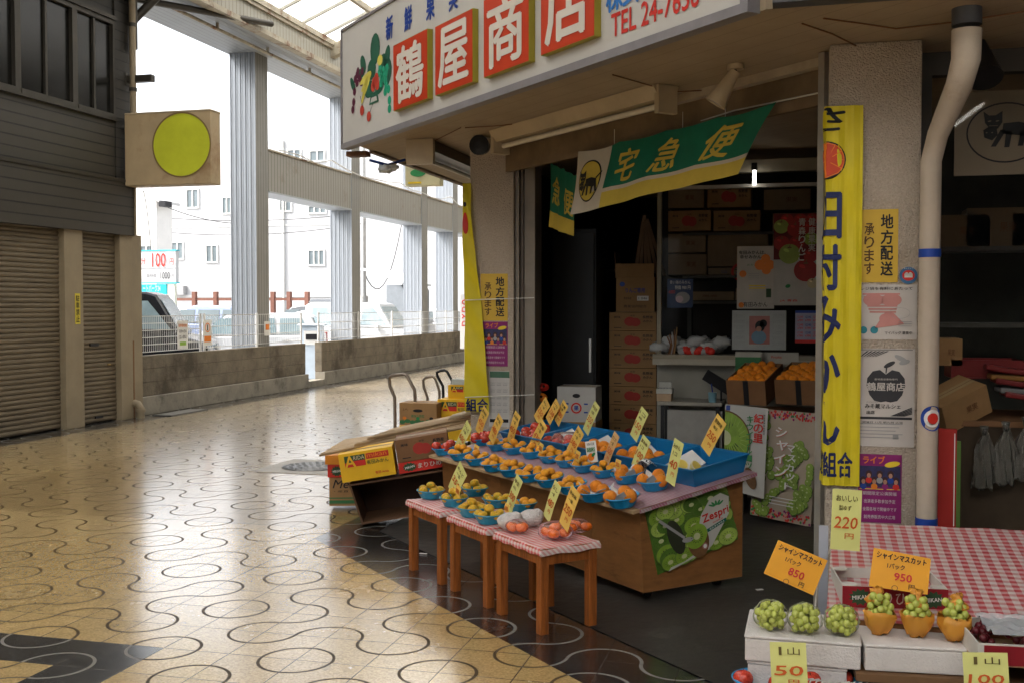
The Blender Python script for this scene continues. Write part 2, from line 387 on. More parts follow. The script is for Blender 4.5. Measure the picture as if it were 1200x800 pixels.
# ------------------------------------------------------------- left building
XF = -9.12
def LX(px, py, X=XF): return P(px, py, 'X', X)
FXL = lambda y, z, x=XF: FR((x, y, z), radians(90))      # local x = +Y world, local y = -X (into the facade)
SID = stripe_mat('grey_siding', (.038, .033, .025), (.008, .007, .006), 'Z', .135, .13, .6, bump=.8, var=.18, stain=((.058, .053, .040), 1.2, .60))
SID2 = stripe_mat('grey_upper_siding', (.028, .025, .020), (.007, .006, .005), 'Z', .135, .13, .6, bump=.8, var=.18)
FRM = mat('dark_bronze_frame', (.055, .049, .040), .45, .15, 8, metal=.4)
GLD = mat('dark_window_glass', (.010, .0095, .008), .2, .3, 1.2, spec=.3)
CREAM = mat('cream_painted_post', (.25, .20, .13), .55, .12, 3, stain=((.25, .19, .12), 2.4, .62))
bld = thing('shuttered_building', 'dark two storey building with grey siding, band of windows and two roller shutters', 'building', (XF, 11, 0))
y_end = LX(140, 200).y; z_lt = LX(0, 187).z; z_lb = LX(0, 261).z; z_sill = LX(0, 103).z; z_wt = LX(138, 27).z
yc = LX(157, 250, XF + .08).y
b = MB()
b.box(-16, XF - .12, -14, y_end + .35, 0, 8.2, mat('building_core', (.10, .095, .085), .8)); b.build('wall', bld)
b = MB(); b.box(XF - .1, XF, -14, y_end, z_lt, z_sill, SID); b.box(XF - .11, XF - .01, -14, y_end, z_wt + .06, 8.2, SID2); b.build('upper_siding', bld)
b = MB(); b.box(XF - .1, XF + .08, -14, yc, z_lb, z_lt - .02, SID); b.box(XF - .1, XF + .10, -14, yc + .02, z_lt - .02, z_lt + .02, FRM); b.box(XF - .1, XF + .10, yc, yc + .03, z_lb, z_lt - .02, CREAM); b.build('lower_siding', bld)
b = MB(); b.box(XF - .115, XF + .02, y_end - .10, y_end + .34, z_lt + .02, 8.2, SID2); b.build('corner_post', bld)
# window band
def pane(y0, y1, nm='window'):
    m = MB(); t = .05
    m.box(XF - .06, XF + .02, y0, y0 + t, z_sill, z_wt, FRM); m.box(XF - .06, XF + .02, y1 - t, y1, z_sill, z_wt, FRM)
    m.box(XF - .06, XF + .03, y0 + t, y1 - t, z_sill, z_sill + .06, FRM); m.box(XF - .06, XF + .02, y0 + t, y1 - t, z_wt - .06, z_wt, FRM)
    yy = (y0 + y1) / 2; m.box(XF - .05, XF + .0, yy - .02, yy + .02, z_sill + .06, z_wt - .06, FRM)
    w = m.build(nm, bld); g = MB(); g.box(XF - .05, XF - .035, y0 + t, y1 - t, z_sill + .06, z_wt - .06, GLD); g.build('pane', w)
ys = [LX(q, 90).y for q in (-95, 20, 87, 134)]
w3 = ys[2] - ys[1]
for a_, b_ in ((ys[3], ys[2]), (ys[2], ys[1]), (ys[1], ys[1] - w3), (ys[1] - w3, ys[1] - 2 * w3), (ys[1] - 2 * w3, ys[1] - 3 * w3)): pane(b_, a_)
m = MB(); m.box(XF - .1, XF + .05, -14, y_end - .1, z_sill - .035, z_sill - .002, FRM); m.box(XF - .1, XF + .05, -14, y_end - .1, z_wt + .002, z_wt + .055, FRM); m.build('sill', bld)
# shutters and posts
SHT = mat('shutter_slat', (.145, .115, .075), .5, .18, 2.5, metal=.15, stretch=(1, 1, 3), stain=((.15, .11, .07), 2.2, .64))
def shutter(y0, y1, handle):
    root = MB()
    z = .02; pts = []
    n = int((z_lb + .1) / .062)
    vs = []; fs = []
    prof = []
    for i in range(n):
        z0 = .02 + i * .062
        for t, dx in ((0, 0), (.15, .013), (.5, .018), (.85, .013), (1, 0)): prof.append((XF - .06 + dx, z0 + t * .062 * .96))
    for x, z in prof: vs += [(x, y0, z), (x, y1, z)]
    root.add(vs, [(2 * i, 2 * i + 1, 2 * i + 3, 2 * i + 2) for i in range(len(prof) - 1)], SHT)
    o = root.build('roller_shutter', bld)
    h = MB(); h.box(XF - .055, XF - .03, (y0 + y1) / 2 - .09, (y0 + y1) / 2 + .07, .07, .10, BLACKP)
    if handle:
        yy = LX(113, 404).y; zz = LX(113, 404).z; h.box(XF - .05, XF - .025, yy - .09, yy + .09, zz - .02, zz + .02, BLACKP)
        for px in (96, 131): yy = LX(px, 448).y; h.box(XF - .05, XF - .03, yy - .03, yy + .03, .78, .80, mat('brass', (.35, .24, .1), .4, metal=.6))
    h.build('handle', o)
    return o
yA0, yA1 = LX(75, 400).y, LX(97, 400).y; yB0, yB1 = LX(139, 400).y, LX(151, 400).y
shutter(-3.5, 3.0, 0); shutter(3.25, yA0, 0); shutter(yA1, yB0, 1)
for (a_, c_) in ((yA0 - .02, yA1 - .03), (yB0, yB1 + .04), (3.0, 3.25)):
    m = MB(); m.box(XF - .14, XF + .04, a_, c_, 0, z_lb + .02, CREAM); m.build('post', bld, bevel=.006)
m = MB(); m.box(XF - .14, XF + .02, yB1 + .04, yB1 + .30, 0, z_lb + .02, CREAM); m.box(XF + .02, XF + .035, yB1 + .05, yB1 + .08, 0, 1.1, mat('rust_strip', (.18, .09, .04), .8)); m.build('corner_post', bld, bevel=.006)
# little no-parking sticker on the middle post
q = LX(91, 362, XF + .043); m = MB(FXL(q.y, q.z, XF + .043)); m.box(-.05, .05, -.002, .001, -.20, .20, mat('yellow_sticker', (.62, .50, .05), .5)); m.vtext('駐車禁止', 0, .18, -.18, .07, -.003, INK, .03); tag(m.build('no_parking_sticker'), 'narrow yellow no parking sticker on the cream post between the two shutters', 'sticker')
# box sign with a yellow disc
zt = P(143, 130, 'Y', yc - .45).z; zb = P(143, 216, 'Y', yc - .45).z; Ys = LX(146, 170, XF + .09).y
xr = P(247, 170, 'Y', Ys).x; xl = XF + .09
BS = mat('weathered_beige_panel', (.44, .335, .20), .6, .12, 2, stain=((.32, .21, .11), 1.3, .55))
sg = thing('projecting_box_sign', 'beige box sign with a big yellow-green disc projecting from the dark building', 'sign', (xl, Ys, zb))
m = MB(); m.box(xl, xr, Ys, Ys + .26, zb, zt, BS); m.box(xl + .0, xr + .006, Ys - .006, Ys + .27, zt - .02, zt + .012, mat('beige_trim', (.36, .29, .19), .6)); m.build('cabinet', sg, bevel=.012)
cp = P(213, 170, 'Y', Ys); rx = (P(246.5, 170, 'Y', Ys).x - P(180, 170, 'Y', Ys).x) / 2; rz = (P(213, 133, 'Y', Ys).z - P(213, 207, 'Y', Ys).z) / 2
YD = mat('yellow_acrylic', (.56, .60, .04), .35, .10, 2.2)
m = MB(); n = 48
m.add([(cp.x + rx * cos(2 * pi * i / n), Ys - .004, cp.z + rz * sin(2 * pi * i / n)) for i in range(n)], [tuple(range(n))], YD); m.build('yellow_disc', sg)
m = MB(); m.ring(cp.x, cp.z, rx + .018, rz + .018, .022, Ys - .010, mat('brown_rim', (.22, .15, .06), .6), 48); m.build('rim', sg)
for zz in (zb + .2, zt - .2):
    m = MB(); m.box(XF + .0, xl + .02, Ys + .10, Ys + .16, zz - .03, zz + .03, FRM); m.build('bracket', sg)
# bracket lamp, pipes
yl = y_end + .2
m = MB(); p = LX(170, 88, XF + .3); m.box(XF + .02, XF + .42, yl - .05, yl + .05, p.z - .10, p.z - .0, FRM); m.box(XF - .0, XF + .03, yl - .08, yl + .08, p.z - .14, p.z + .04, FRM); tag(m.build('wall_bracket_box', bevel=.01), 'short grey metal box sticking out above the beige box sign', 'bracket')
m = MB(); yp = LX(154, 60, XF + .1).y; m.cyl((XF + .12, yp, zt + .0), (XF + .12, yp, 6.4), .045, CREAM)
for zz in (4.6, 5.5): m.cyl((XF + .12, yp, zz), (XF + .12, yp, zz + .05), .055, FRM)
tag(m.build('downpipe'), 'thin cream downpipe on the corner of the dark building', 'pipe')
m = MB(); m.cyl((-8.3, yp + .8, 6.8), (XF + .05, yp + .1, 5.6), .06, FRM); m.cyl((XF + .1, yp + .05, 5.2), (XF + .1, yp + .05, 6.9), .06, FRM); m.cyl((XF + .1, yp, 5.9), (-8.4, yp + 3.0, 6.25), .05, FRM)
tag(m.build('roof_strut'), 'dark forked steel strut at the top corner of the dark building under the arcade roof', 'strut')
m = MB(); p = P(165, 480, 'X', XF + .12); m.tube([(p.x, p.y, -.0), (p.x, p.y, .14), (p.x - .03, p.y - .02, .20), (p.x - .12, p.y - .02, .22)], .055, CREAM, 10); m.cyl((p.x, p.y, .09), (p.x, p.y, .13), .07, CREAM)
tag(m.build('drain_elbow'), 'small cream drain pipe elbow at the foot of the last shutter post', 'pipe')
m = MB(); a_ = P(180, 486, 'Z', .0); m.box(XF + .1, XF + .42, a_.y - .1, a_.y + .9, .0, .012, mat('dark_grating', (.06, .06, .06), .5, metal=.5)); m.box(XF + .13, XF + .39, a_.y - .06, a_.y + .86, .012, .015, mat('grey_lid', (.2, .19, .17), .6)); tag(m.build('floor_drain'), 'flat dark rimmed drain lid on the floor at the foot of the block wall', 'drain')
# ------------------------------------------------------------- block wall, fence
XW = -9.22
zw = P(206, 414, 'X', XW).z
BLK = mat('grimy_block', (.165, .138, .10), .9, .3, 3, bump=.8, bscale=40, stain=((.075, .062, .045), 1.1, .50))
JNT = mat('block_joint', (.10, .08, .06), .9)
def blockwall(y0, y1, label, dirty):
    w = thing('block_wall', label, 'wall', (XW, y0, 0))
    m = MB(); h = (zw - .27) / 3
    for r_ in range(3):
        m.box(XW - .15, XW, y0, y1, .27 + r_ * h + .006, .27 + (r_ + 1) * h, BLK); 
    m.box(XW - .145, XW - .008, y0 + .004, y1 - .004, .2, zw - .01, JNT)
    m.build('blocks', w, bevel=.004)
    m = MB(); m.box(XW - .15, XW + .07, y0, y1, 0, .27, CONC); m.build('plinth', w, bevel=.01)
    return w
yW0 = yB1 + .32; yW1 = P(358, 420, 'X', XW).y; yW2 = P(377, 420, 'X', XW).y
blockwall(yW0, yW1, 'near stained concrete block wall between the dark building and the gap in the wall', 1)
blockwall(yW2, 62, 'far concrete block wall running on beyond the gap towards the shop', 0)
m = MB(); m.box(XW - .2, XW + .05, yW1, yW2, 0, .12, CONC); struct(m.build('kerb'))
FW = mat('white_fence_wire', (.66, .66, .65), .5, .08)
zf = P(165, 371, 'X', XW - .08).z
def fence(y0, y1, label, dense, step):
    f = thing('mesh_fence', label, 'fence', (XW - .08, y0, zw))
    x = XW - .08
    m = MB(); n = max(1, int(round((y1 - y0) / step)))
    for i in range(n + 1):
        y = y0 + .03 + (y1 - y0 - .06) * i / n
        p_ = MB(); p_.cyl((x, y, zw - .0), (x, y, zf + .03), .022, FW, n=8); p_.build('post', f)
    k = int((y1 - y0) / (.05 if dense else .075))
    for i in range(k + 1):
        y = y0 + (y1 - y0) * i / k; r = .0032 if dense else .0022; m.box(x - r, x + r, y - r, y + r, zw + .05, zf, FW)
    for z in ([zw + .05 + (zf - zw - .05) * j / 5 for j in range(6)] if dense else [zw + .05, zw + .22, zw + .39, zf]): m.box(x - .005, x + .005, y0, y1, z - .006, z + .006, FW)
    m.build('wire_panel', f)
yf1 = P(236, 390, 'X', XW - .08).y
fence(yW0, yf1, 'white welded mesh fence panels with notices, nearest the dark building', True, 1.35)
fence(yf1 + .05, yW1, 'thin white wire fence on the near block wall up to the gap', False, 1.9)
fence(yW2, 55, 'thin white wire fence on the far block wall past the gap', False, 2.0)
def notice(px, py, w, h, kind, label):
    q = P(px, py, 'X', XW - .05); m = MB(FXL(q.y, q.z, XW - .05)); m.box(-w / 2, w / 2, -.004, .004, -h / 2, h / 2, WHITE)
    if kind == 0:
        m.text('駐車場利用者', 0, h * .32, w * .8, h * .12, -.006, ORG, .01); m.text('以外の方の', 0, h * .12, w * .7, h * .12, -.006, INK, .01); m.text('立入禁止', 0, -.08 * h, w * .7, h * .13, -.006, INK, .02); m.rect(-w * .3, w * .3, -h * .38, -h * .25, -.006, LGR)
    elif kind == 1:
        m.ring(0, h * .2, w * .3, w * .3, w * .07, -.006, ORG); m.box(-w * .06, w * .06, -.006, -.005, h * .08, h * .32, INK); m.rect(-w * .4, w * .4, -h * .35, -h * .12, -.006, ORG)
    else: m.rect(-w * .3, w * .3, -h * .1, h * .3, -.006, ORG)
    tag(m.build('notice_board'), label, 'notice')
notice(214, 392, .30, .44, 0, 'white notice with orange and black lines tied to the white mesh fence')
notice(243, 390, .26, .42, 1, 'small white notice with an orange circle on the fence beside the grey column')
notice(313, 385, .22, .26, 2, 'small white and orange plate on the fence in front of the nearest column')
# ------------------------------------------------------------- arcade columns, girder, roof
CLD = stripe_mat('corrugated_cladding_blue', (.33, .36, .40), (.20, .22, .245), 'X', .1, .10, .45, metal=.2, bump=1, stain=((.28, .29, .30), 2, .66))
CLDY = stripe_mat('corrugated_cladding_shaded', (.27, .265, .245), (.12, .115, .105), 'XY', .098, .15, .5, metal=.2, bump=1, stain=((.17, .15, .12), 2, .62))  # column sides: same cladding with the shade put into a darker grey
GIRD = stripe_mat('ribbed_girder_panel', (.31, .30, .27), (.17, .16, .135), 'Y', .12, .18, .5, metal=.1, bump=1, stain=((.22, .18, .13), 1.4, .58))
GIRB = mat('girder_underside', (.42, .45, .48), .4, .1, metal=.2)
XC = -9.35
cy = [P(q, 300, 'X', XC).y for q in (315, 422, 501, 536.5)]
cy += [cy[3] + 4.5 * i for i in range(1, 5)]
ZB = 6.12
names = ['nearest tall blue-grey clad column, between the two parked white cars', 'second blue-grey clad column from the dark building, just past the gap in the wall', 'third blue-grey clad column, beside the grey arched shelter', 'fourth clad column, just left of the yellow banner'] 
for i, y in enumerate(cy[:8]):
    m = MB(); w = .50
    for yy in (y - .48, y):
        m.box(XC - w, XC, yy - .004, yy, 0, ZB, CLD)
    m.box(XC - .004, XC + .002, y - .478, y - .002, 0, ZB, CLDY); m.box(XC - w - .002, XC - w + .002, y - .478, y - .002, 0, ZB, CLDY)
    m.box(XC - w + .01, XC - .01, y - .46, y - .02, 0, ZB, GIRB)
    for k in range(6): m.box(XC - w + k * .098 + .012, XC - w + k * .098 + .022, y - .492, y - .484, 0, ZB, CLD)
    tag(m.build('arcade_column'), names[i] if i < 4 else 'clad arcade column far beyond the yellow banner', 'column', 'clad arcade columns')
gz1 = P(316, 177, 'X', XC + .02).z; gz0 = P(316, 224, 'X', XC + .02).z
g = thing('ribbed_girder', 'long grey ribbed girder joining the clad columns above the parking wall', 'girder', (XC, cy[0], gz0))
m = MB()
for i in range(len(cy) - 1): m.box(XC - .46, XC + .0, cy[i] + .01, cy[i + 1] - .5, gz0, gz1, GIRD)
m.build('panel', g)
m = MB()
for i in range(len(cy) - 1): m.box(XC - .48, XC + .02, cy[i] + .01, cy[i + 1] - .5, gz0 - .03, gz0 - .002, GIRB); m.box(XC - .48, XC + .03, cy[i] + .01, cy[i + 1] - .5, gz1 + .002, gz1 + .03, RUST)
m.build('flange', g)
m = MB(); m.tube([(XC + .05, cy[0] + .3 + i * .8, gz1 + .05 + .03 * sin(i * 2.1) + (.12 if i % 5 == 3 else 0)) for i in range(24)], .012, FW, 6); tag(m.build('cable'), 'loose pale cable lying along the top of the grey ribbed girder', 'cable')
# eave box
EAV = stripe_mat('eave_soffit_boards', (.30, .32, .335), (.17, .18, .19), 'X', .11, .10, .5, bump=.6)
FAS = stripe_mat('ribbed_fascia', (.36, .345, .29), (.20, .18, .14), 'Y', .115, .14, .55, bump=1, stain=((.20, .16, .11), 1.5, .6))
XO, XI = -9.9, -8.62
rf = thing('arcade_roof', 'long arcade roof with ribbed eave, rusty purlins and translucent white panels', 'roof', (XI, 10, ZB))
zr = ZB + .42
m = MB(); m.box(XO, XI, 13.9, 70, ZB, ZB + .03, EAV); m.box(XO, XI, -16, 13.88, ZB, ZB + .03, EAV); m.build('eave_soffit', rf)
m = MB(); m.box(XI - .0, XI + .04, -16, 70, ZB + .06, zr, FAS); m.box(XO, XO + .04, -16, 70, ZB + .03, zr, FAS); m.build('fascia', rf)
m = MB(); m.box(XI - .06, XI + .10, -16, 70, ZB - .02, ZB + .06, RUST); m.box(XI - .06, XI + .12, -16, 70, zr, zr + .10, RUST); m.build('gutter', rf)
m = MB(); m.cyl((XI - .35, -16, ZB - .10), (XI - .35, 70, ZB - .10), .03, RUST, n=8)
for k in range(30): y = 2 + k * 1.7; m.box(XI - .37, XI - .33, y, y + .03, ZB - .1, ZB, RUST)
m.build('conduit', rf)
SL = .42; XR = -5.6; zR = zr + .1 + (XR - XI) * SL; XE = -2.6
def rz_(x): return zr + .12 + (x - XI) * SL if x < XR else zR + .02 - (x - XR) * SL
PAN = bpy.data.materials.new('translucent_panel'); PAN.use_nodes = True; nt = PAN.node_tree; nt.nodes.clear(); o_ = nt.nodes.new('ShaderNodeOutputMaterial'); tl = nt.nodes.new('ShaderNodeBsdfTranslucent'); df = nt.nodes.new('ShaderNodeBsdfDiffuse'); mxs = nt.nodes.new('ShaderNodeMixShader')
tl.inputs[0].default_value = (.86, .85, .80, 1); df.inputs[0].default_value = (.8, .79, .74, 1); mxs.inputs[0].default_value = .22; nt.links.new(tl.outputs[0], mxs.inputs[1]); nt.links.new(df.outputs[0], mxs.inputs[2]); nt.links.new(mxs.outputs[0], o_.inputs[0])
m = MB(); m.poly([(XI, -16, rz_(XI)), (XR, -16, rz_(XR - .001)), (XR, 70, rz_(XR - .001)), (XI, 70, rz_(XI))], PAN); m.poly([(XR, -16, zR), (XE, -16, rz_(XE)), (XE, 70, rz_(XE)), (XR, 70, zR)], PAN); m.build('panels', rf)
m = MB(); CR = mat('added_cross_roof_deck', (.16, .15, .135), .8, .15); m.box(XE + .02, 8.5, .5, 5.69, 6.35, 6.45, CR); m.box(5.0, 8.5, -7, .49, 6.35, 6.45, CR); m.build('added_cross_roof', rf); m = MB(); m.poly([(XE + .02, -9, 6.4), (4.99, -9, 6.4), (4.99, .49, 6.4), (XE + .02, .49, 6.4)], PAN); m.build('panels', rf)  # unseen cross roof and panels, added to shape the light over the crossing
m = MB(); SB_ = mat('added_shade_wall', (.10, .09, .08), .9); m.box(XE - .2, 16, -9.2, -9, -.02, 7.5, SB_); m.box(8.5, 8.7, -8.99, 4.7, -.02, 7.5, SB_); tag(m.build('added_street_building'), 'plain unseen building added behind the camera to shade the side street', 'building')  # unseen walls added behind and right of the camera to shade the shop
m = MB()
if 1: m.box(XE, XE + .2, -15, -9.21, -.02, 7.5, SB_); tag(m.build('added_street_building'), 'plain unseen building added along the arcade behind the camera for shade', 'building')  # unseen wall continuing the added shade building
RAF = mat('cream_rafter', (.40, .36, .28), .7, .2, 4, stain=((.14, .07, .035), 2.5, .50))
PUR_ = mat('thin_purlin', (.34, .33, .29), .6, .1)
for k in range(20):
    y = -13.2 + k * 4.4 + 1.6
    m = MB()
    for (xa, xb) in ((XI, XR), (XR, XE)):
        za, zb_ = rz_(xa) - .12, rz_(xb - .001) - .12
        if xa == XR: za = zR - .12
        m.hexa([(xa, y - .09, za - .24), (xb, y - .09, zb_ - .24), (xb, y + .09, zb_ - .24), (xa, y + .09, za - .24), (xa, y - .09, za), (xb, y - .09, zb_), (xb, y + .09, zb_), (xa, y + .09, za)], RAF)
    m.build('rafter', rf)
m = MB()
for k in range(96):
    y = -15.6 + k * .88
    for (xa, xb) in ((XI, XR), (XR, XE)):
        za, zb_ = rz_(xa) - .01, (rz_(xb) if xb != XR else zR) - .01
        if xa == XR: za = zR - .01
        m.hexa([(xa, y - .022, za - .06), (xb, y - .022, zb_ - .06), (xb, y + .022, zb_ - .06), (xa, y + .022, za - .06), (xa, y - .022, za - .005), (xb, y - .022, zb_ - .005), (xb, y + .022, zb_ - .005), (xa, y + .022, za - .005)], PUR_)
o = m.build('glazing_bars', rf)
m = MB()
for x in (XI + .05, XI + 1.1, XI + 2.15, XR, XR + 1.1, XR + 2.2):
    z = rz_(x) - .10; m.box(x - .04, x + .04, -16, 70, z - .1, z, RUST)
m.build('purlin', rf)
# ------------------------------------------------------------- far buildings
FARW = mat('white_render_wall', (.45, .45, .45), .9, .05, .6, bump=.3)
FARG = mat('far_window_glass', (.15, .18, .19), .2, .25, .8)
def farwin(root, M, x, z, w, h, bars=2):
    m = MB(M); t = .07
    m.box(x - w / 2 - t, x + w / 2 + t, -.08, .0, z - h / 2 - t, z - h / 2, WPAINT); m.box(x - w / 2 - t, x + w / 2 + t, -.06, .0, z + h / 2, z + h / 2 + t, WPAINT)
    m.box(x - w / 2 - t, x - w / 2, -.06, 0, z - h / 2, z + h / 2, WPAINT); m.box(x + w / 2, x + w / 2 + t, -.06, 0, z - h / 2, z + h / 2, WPAINT)
    for k in range(1, bars): xx = x - w / 2 + w * k / bars; m.box(xx - .03, xx + .03, -.05, -.005, z - h / 2, z + h / 2, WPAINT)
    f = m.build('window', root); m = MB(M); m.box(x - w / 2, x + w / 2, -.012, -.002, z - h / 2, z + h / 2, FARG); m.build('pane', f)
YB = 48.0
def yx(px, py): p = P(px, py, 'Y', YB); return p.x, p.z
fb = thing('white_apartment_block', 'long plain white rendered building with a few small windows behind the parking lot', 'building', (-30, YB, 0))
M0 = FR((0, YB, 0))
m = MB(); xa = yx(190, 200)[0]; xb = yx(395, 200)[0]; zt1 = yx(350, 135)[1]; zt2 = yx(400, 128)[1]
m.box(xa, xb, YB, YB + 12, -.02, zt1 - 1.2, FARW); m.build('wall', fb)
m = MB(); xc = yx(700, 200)[0]; m.box(xb, xc, YB + .6, YB + 12, -.02, yx(450, 150)[1], FARW); m.build('wall', fb)
m = MB(); zz = yx(300, 347)[1]; m.box(xa, xb, YB - .06, YB, zz - .06, zz + .06, mat('grey_band', (.55, .54, .52), .8)); zz = yx(300, 265)[1]; m.box(xa, xb, YB - .03, YB, zz - .03, zz + .03, WPAINT); m.build('string_course', fb)
for (cx_, cz_, w, h) in ((226, 233, 17, 23), (248.5, 297.5, 16, 21), (208, 294, 17, 21), (266, 241, 12, 20), (371, 302, 22, 18), (372, 246, 24, 8), (345, 181, 18, 10), (372, 183, 20, 12), (300, 300, 16, 20), (335, 240, 16, 16)):
    x, z = yx(cx_, cz_); s_ = 52 / F; farwin(fb, M0, x, z, w * s_ * .86, h * s_ * .9, 3 if w > 20 else 2)
m = MB(); x, z = yx(333, 300); m.cyl((x, YB - .08, 0), (x, YB - .08, zt1 - 1.2), .06, WPAINT, n=8); m.build('downpipe', fb)
m = MB(); x, z = yx(212, 340); m.box(x - .35, x + .35, YB - .35, YB, z - .25, z + .2, GRY); m.build('vent_hood', fb)
# nearer gabled house at the left edge
YG = 40
hs = thing('gabled_house', 'pale house with a sloping roof edge seen between the box sign and the white block', 'house', (-27, YG, 0))
pt = [P(140, 330, 'Y', YG), P(183, 330, 'Y', YG), P(183, 236, 'Y', YG), P(176, 229, 'Y', YG), P(163, 218, 'Y', YG), P(140, 200, 'Y', YG)]
m = MB(); m.prism([(pt[0].x, 0), (pt[1].x, 0), (pt[2].x, pt[2].z), (pt[5].x, pt[5].z)], YG, YG + 1.2, mat('pale_plaster', (.72, .70, .66), .9, .08, 1)); m.build('wall', hs)
m = MB(); dx = pt[2] - pt[5]; m.prism([(pt[2].x + .25, pt[2].z - .10), (pt[2].x + .25, pt[2].z + .02), (pt[5].x, pt[5].z + .14), (pt[5].x, pt[5].z + .02)], YG - .15, YG + 1.4, mat('pale_eave', (.50, .49, .47), .7)); m.box(pt[2].x + .25, pt[2].x + .55, YG - .2, YG + .3, pt[2].z - .25, pt[2].z - .02, INK); m.build('roof', hs)
M1 = FR((0, YG, 0)); p = P(172, 300, 'Y', YG); farwin(hs, M1, p.x, p.z, .5, .8)
# teal-windowed far building at the right
YT = 60
tb = thing('far_office_block', 'far pale building with teal windows glimpsed left of the yellow banner', 'building', (-12, YT, 0))
a1 = P(505, 300, 'Y', YT); a2 = P(560, 300, 'Y', YT); zt3 = P(530, 238, 'Y', YT).z
m = MB(); m.box(a1.x, a2.x + 3, YT, YT + 8, 0, zt3 + 2, FARW); m.build('wall', tb)
M2 = FR((0, YT, 0)); TEAL = mat('teal_glass', (.12, .42, .42), .3, .1)
for (px, py, w, h) in ((543, 305, 1.1, 1.6), (543, 225, 1.1, 1.6), (512, 300, 1.1, 1.4)):
    p = P(px, py, 'Y', YT); farwin(tb, M2, p.x, p.z, w, h)
# rusty posts fence before the white block
YRF = 44
rf2 = thing('rusty_rail_fence', 'low fence with rust-red posts and rail in front of the white building', 'fence', (-22, YRF, 0))
RR = mat('rust_red_paint', (.19, .085, .06), .7, .2)
xs = []
for px in (170, 228, 252.5, 290, 320, 345, 370, 395):
    pass
for px in (180, 204, 228, 253, 278, 300, 320, 339, 360):
    a_ = P(px, 342, 'Y', YRF); m = MB(); m.box(a_.x - .09, a_.x + .09, YRF - .1, YRF + .1, 0, a_.z, RR); m.build('post', rf2); xs.append(a_.x)
m = MB(); zz = P(250, 351, 'Y', YRF).z
for d_ in (0, .9, 1.4): m.box(xs[0], xs[-1], YRF - .05, YRF + .05, zz - .06 - d_, zz + .06 - d_, RR)
m.build('rail', rf2)
# parking tariff sign
YS2 = 25
SGW = mat('sign_white', (.48, .48, .48), .4, .03); CY = mat('cyan_panel', (.02, .42, .50), .4, .05)
a_ = P(140, 284, 'Y', YS2); b_ = P(206, 331, 'Y', YS2); c_ = P(195, 345, 'Y', YS2)
zt_ = P(206, 294, 'Y', YS2).z
tg = thing('parking_tariff_sign', 'white parking price sign with red 100 yen above a cyan strip', 'sign', (b_.x, YS2, 0))
m = MB(); m.box(a_.x, b_.x, YS2, YS2 + .15, b_.z, zt_, SGW); m.box(a_.x, b_.x + .03, YS2 - .02, YS2 + .16, zt_, zt_ + .025, CY); m.box(a_.x, b_.x + .03, YS2 - .02, YS2 + .16, b_.z - .03, b_.z, CY)
def T2(s_, px, py, w, h, mm, bold=.0):
    q = P(px, py, 'Y', YS2); k = YS2 / .93 / F; m.text(s_, q.x, q.z, w * k, h * k, YS2 - .02, mm, bold)
T2('100', 186.5, 305, 19, 17, RED, .02); T2('円', 201.5, 307, 5.5, 8, RED, .01); T2('分', 168.5, 306, 6, 9, RED, .01); T2('/', 175, 304, 3, 13, GRY); T2('30', 158, 304, 9, 16, RED, .02)
T2('1000', 194, 323, 13, 8.5, INK, .01); T2('円', 203, 324, 3, 5, INK); T2('最大料金', 178, 323, 13, 5, INK); m.box(a_.x, b_.x, YS2 - .01, YS2, P(180, 314.5, 'Y', YS2).z - .01, P(180, 314.5, 'Y', YS2).z + .01, GRY)
m.build('price_board', tg)
m = MB(); m.box(a_.x, c_.x, YS2, YS2 + .15, c_.z, b_.z - .05, CY); q = P(178, 338, 'Y', YS2); m.text('ートパーク24', q.x, q.z, .52, .17, YS2 - .01, SGW, .02); m.build('cyan_panel', tg)
m = MB(); m.box(c_.x + .02, b_.x - .05, YS2 + .02, YS2 + .12, 0, b_.z - .03, mat('cream_panel', (.6, .6, .5), .5)); m.cyl((a_.x + .3, YS2 + .08, 0), (a_.x + .3, YS2 + .08, b_.z), .06, STEEL); m.build('pole', tg)
# utility pole and wires
YU = 34; p = P(426, 300, 'Y', YU)
up = thing('utility_pole', 'slim pale utility pole standing beyond the far block wall', 'pole', (p.x, YU, 0))
m = MB(); m.cyl((p.x, YU, 0), (p.x, YU, P(426, 347, 'Y', YU).z), .15, STEEL); m.cyl((p.x, YU, P(426, 347, 'Y', YU).z), (p.x, YU, 8.2), .085, STEEL); m.build('shaft', up)
m = MB(); m.obox((p.x + .22, YU - .05, 1.05), (.3, .2, .5), WPAINT); m.build('meter_box', up)
WIRE = mat('black_wire', (.06, .06, .06), .6)
for i, (A, B, sag) in enumerate((((156, 252, 44), (426, 250, 44), .3), ((156, 268, 44), (426, 262, 44), .4), ((180, 236, 40), (300, 262, 44), .3), ((168, 224, 38), (180, 330, 39), -.6), ((426, 318, 34), (478, 216, 38), 1.9))):
    a_ = P(A[0], A[1], 'Y', A[2]); b_ = P(B[0], B[1], 'Y', B[2]); m = MB(); m.tube([a_.lerp(b_, t / 12) - V((0, 0, sag * 4 * (t / 12) * (1 - t / 12))) for t in range(13)], .018, WIRE, 5)
    tag(m.build('overhead_wire'), ['upper black overhead wire crossing the white building', 'lower black overhead wire crossing the white building', 'slanting wire crossing from the gabled house to the white building', 'wire hanging down the side of the gabled house', 'curving wire hanging down to the slim utility pole'][i], 'wire', 'overhead wires')
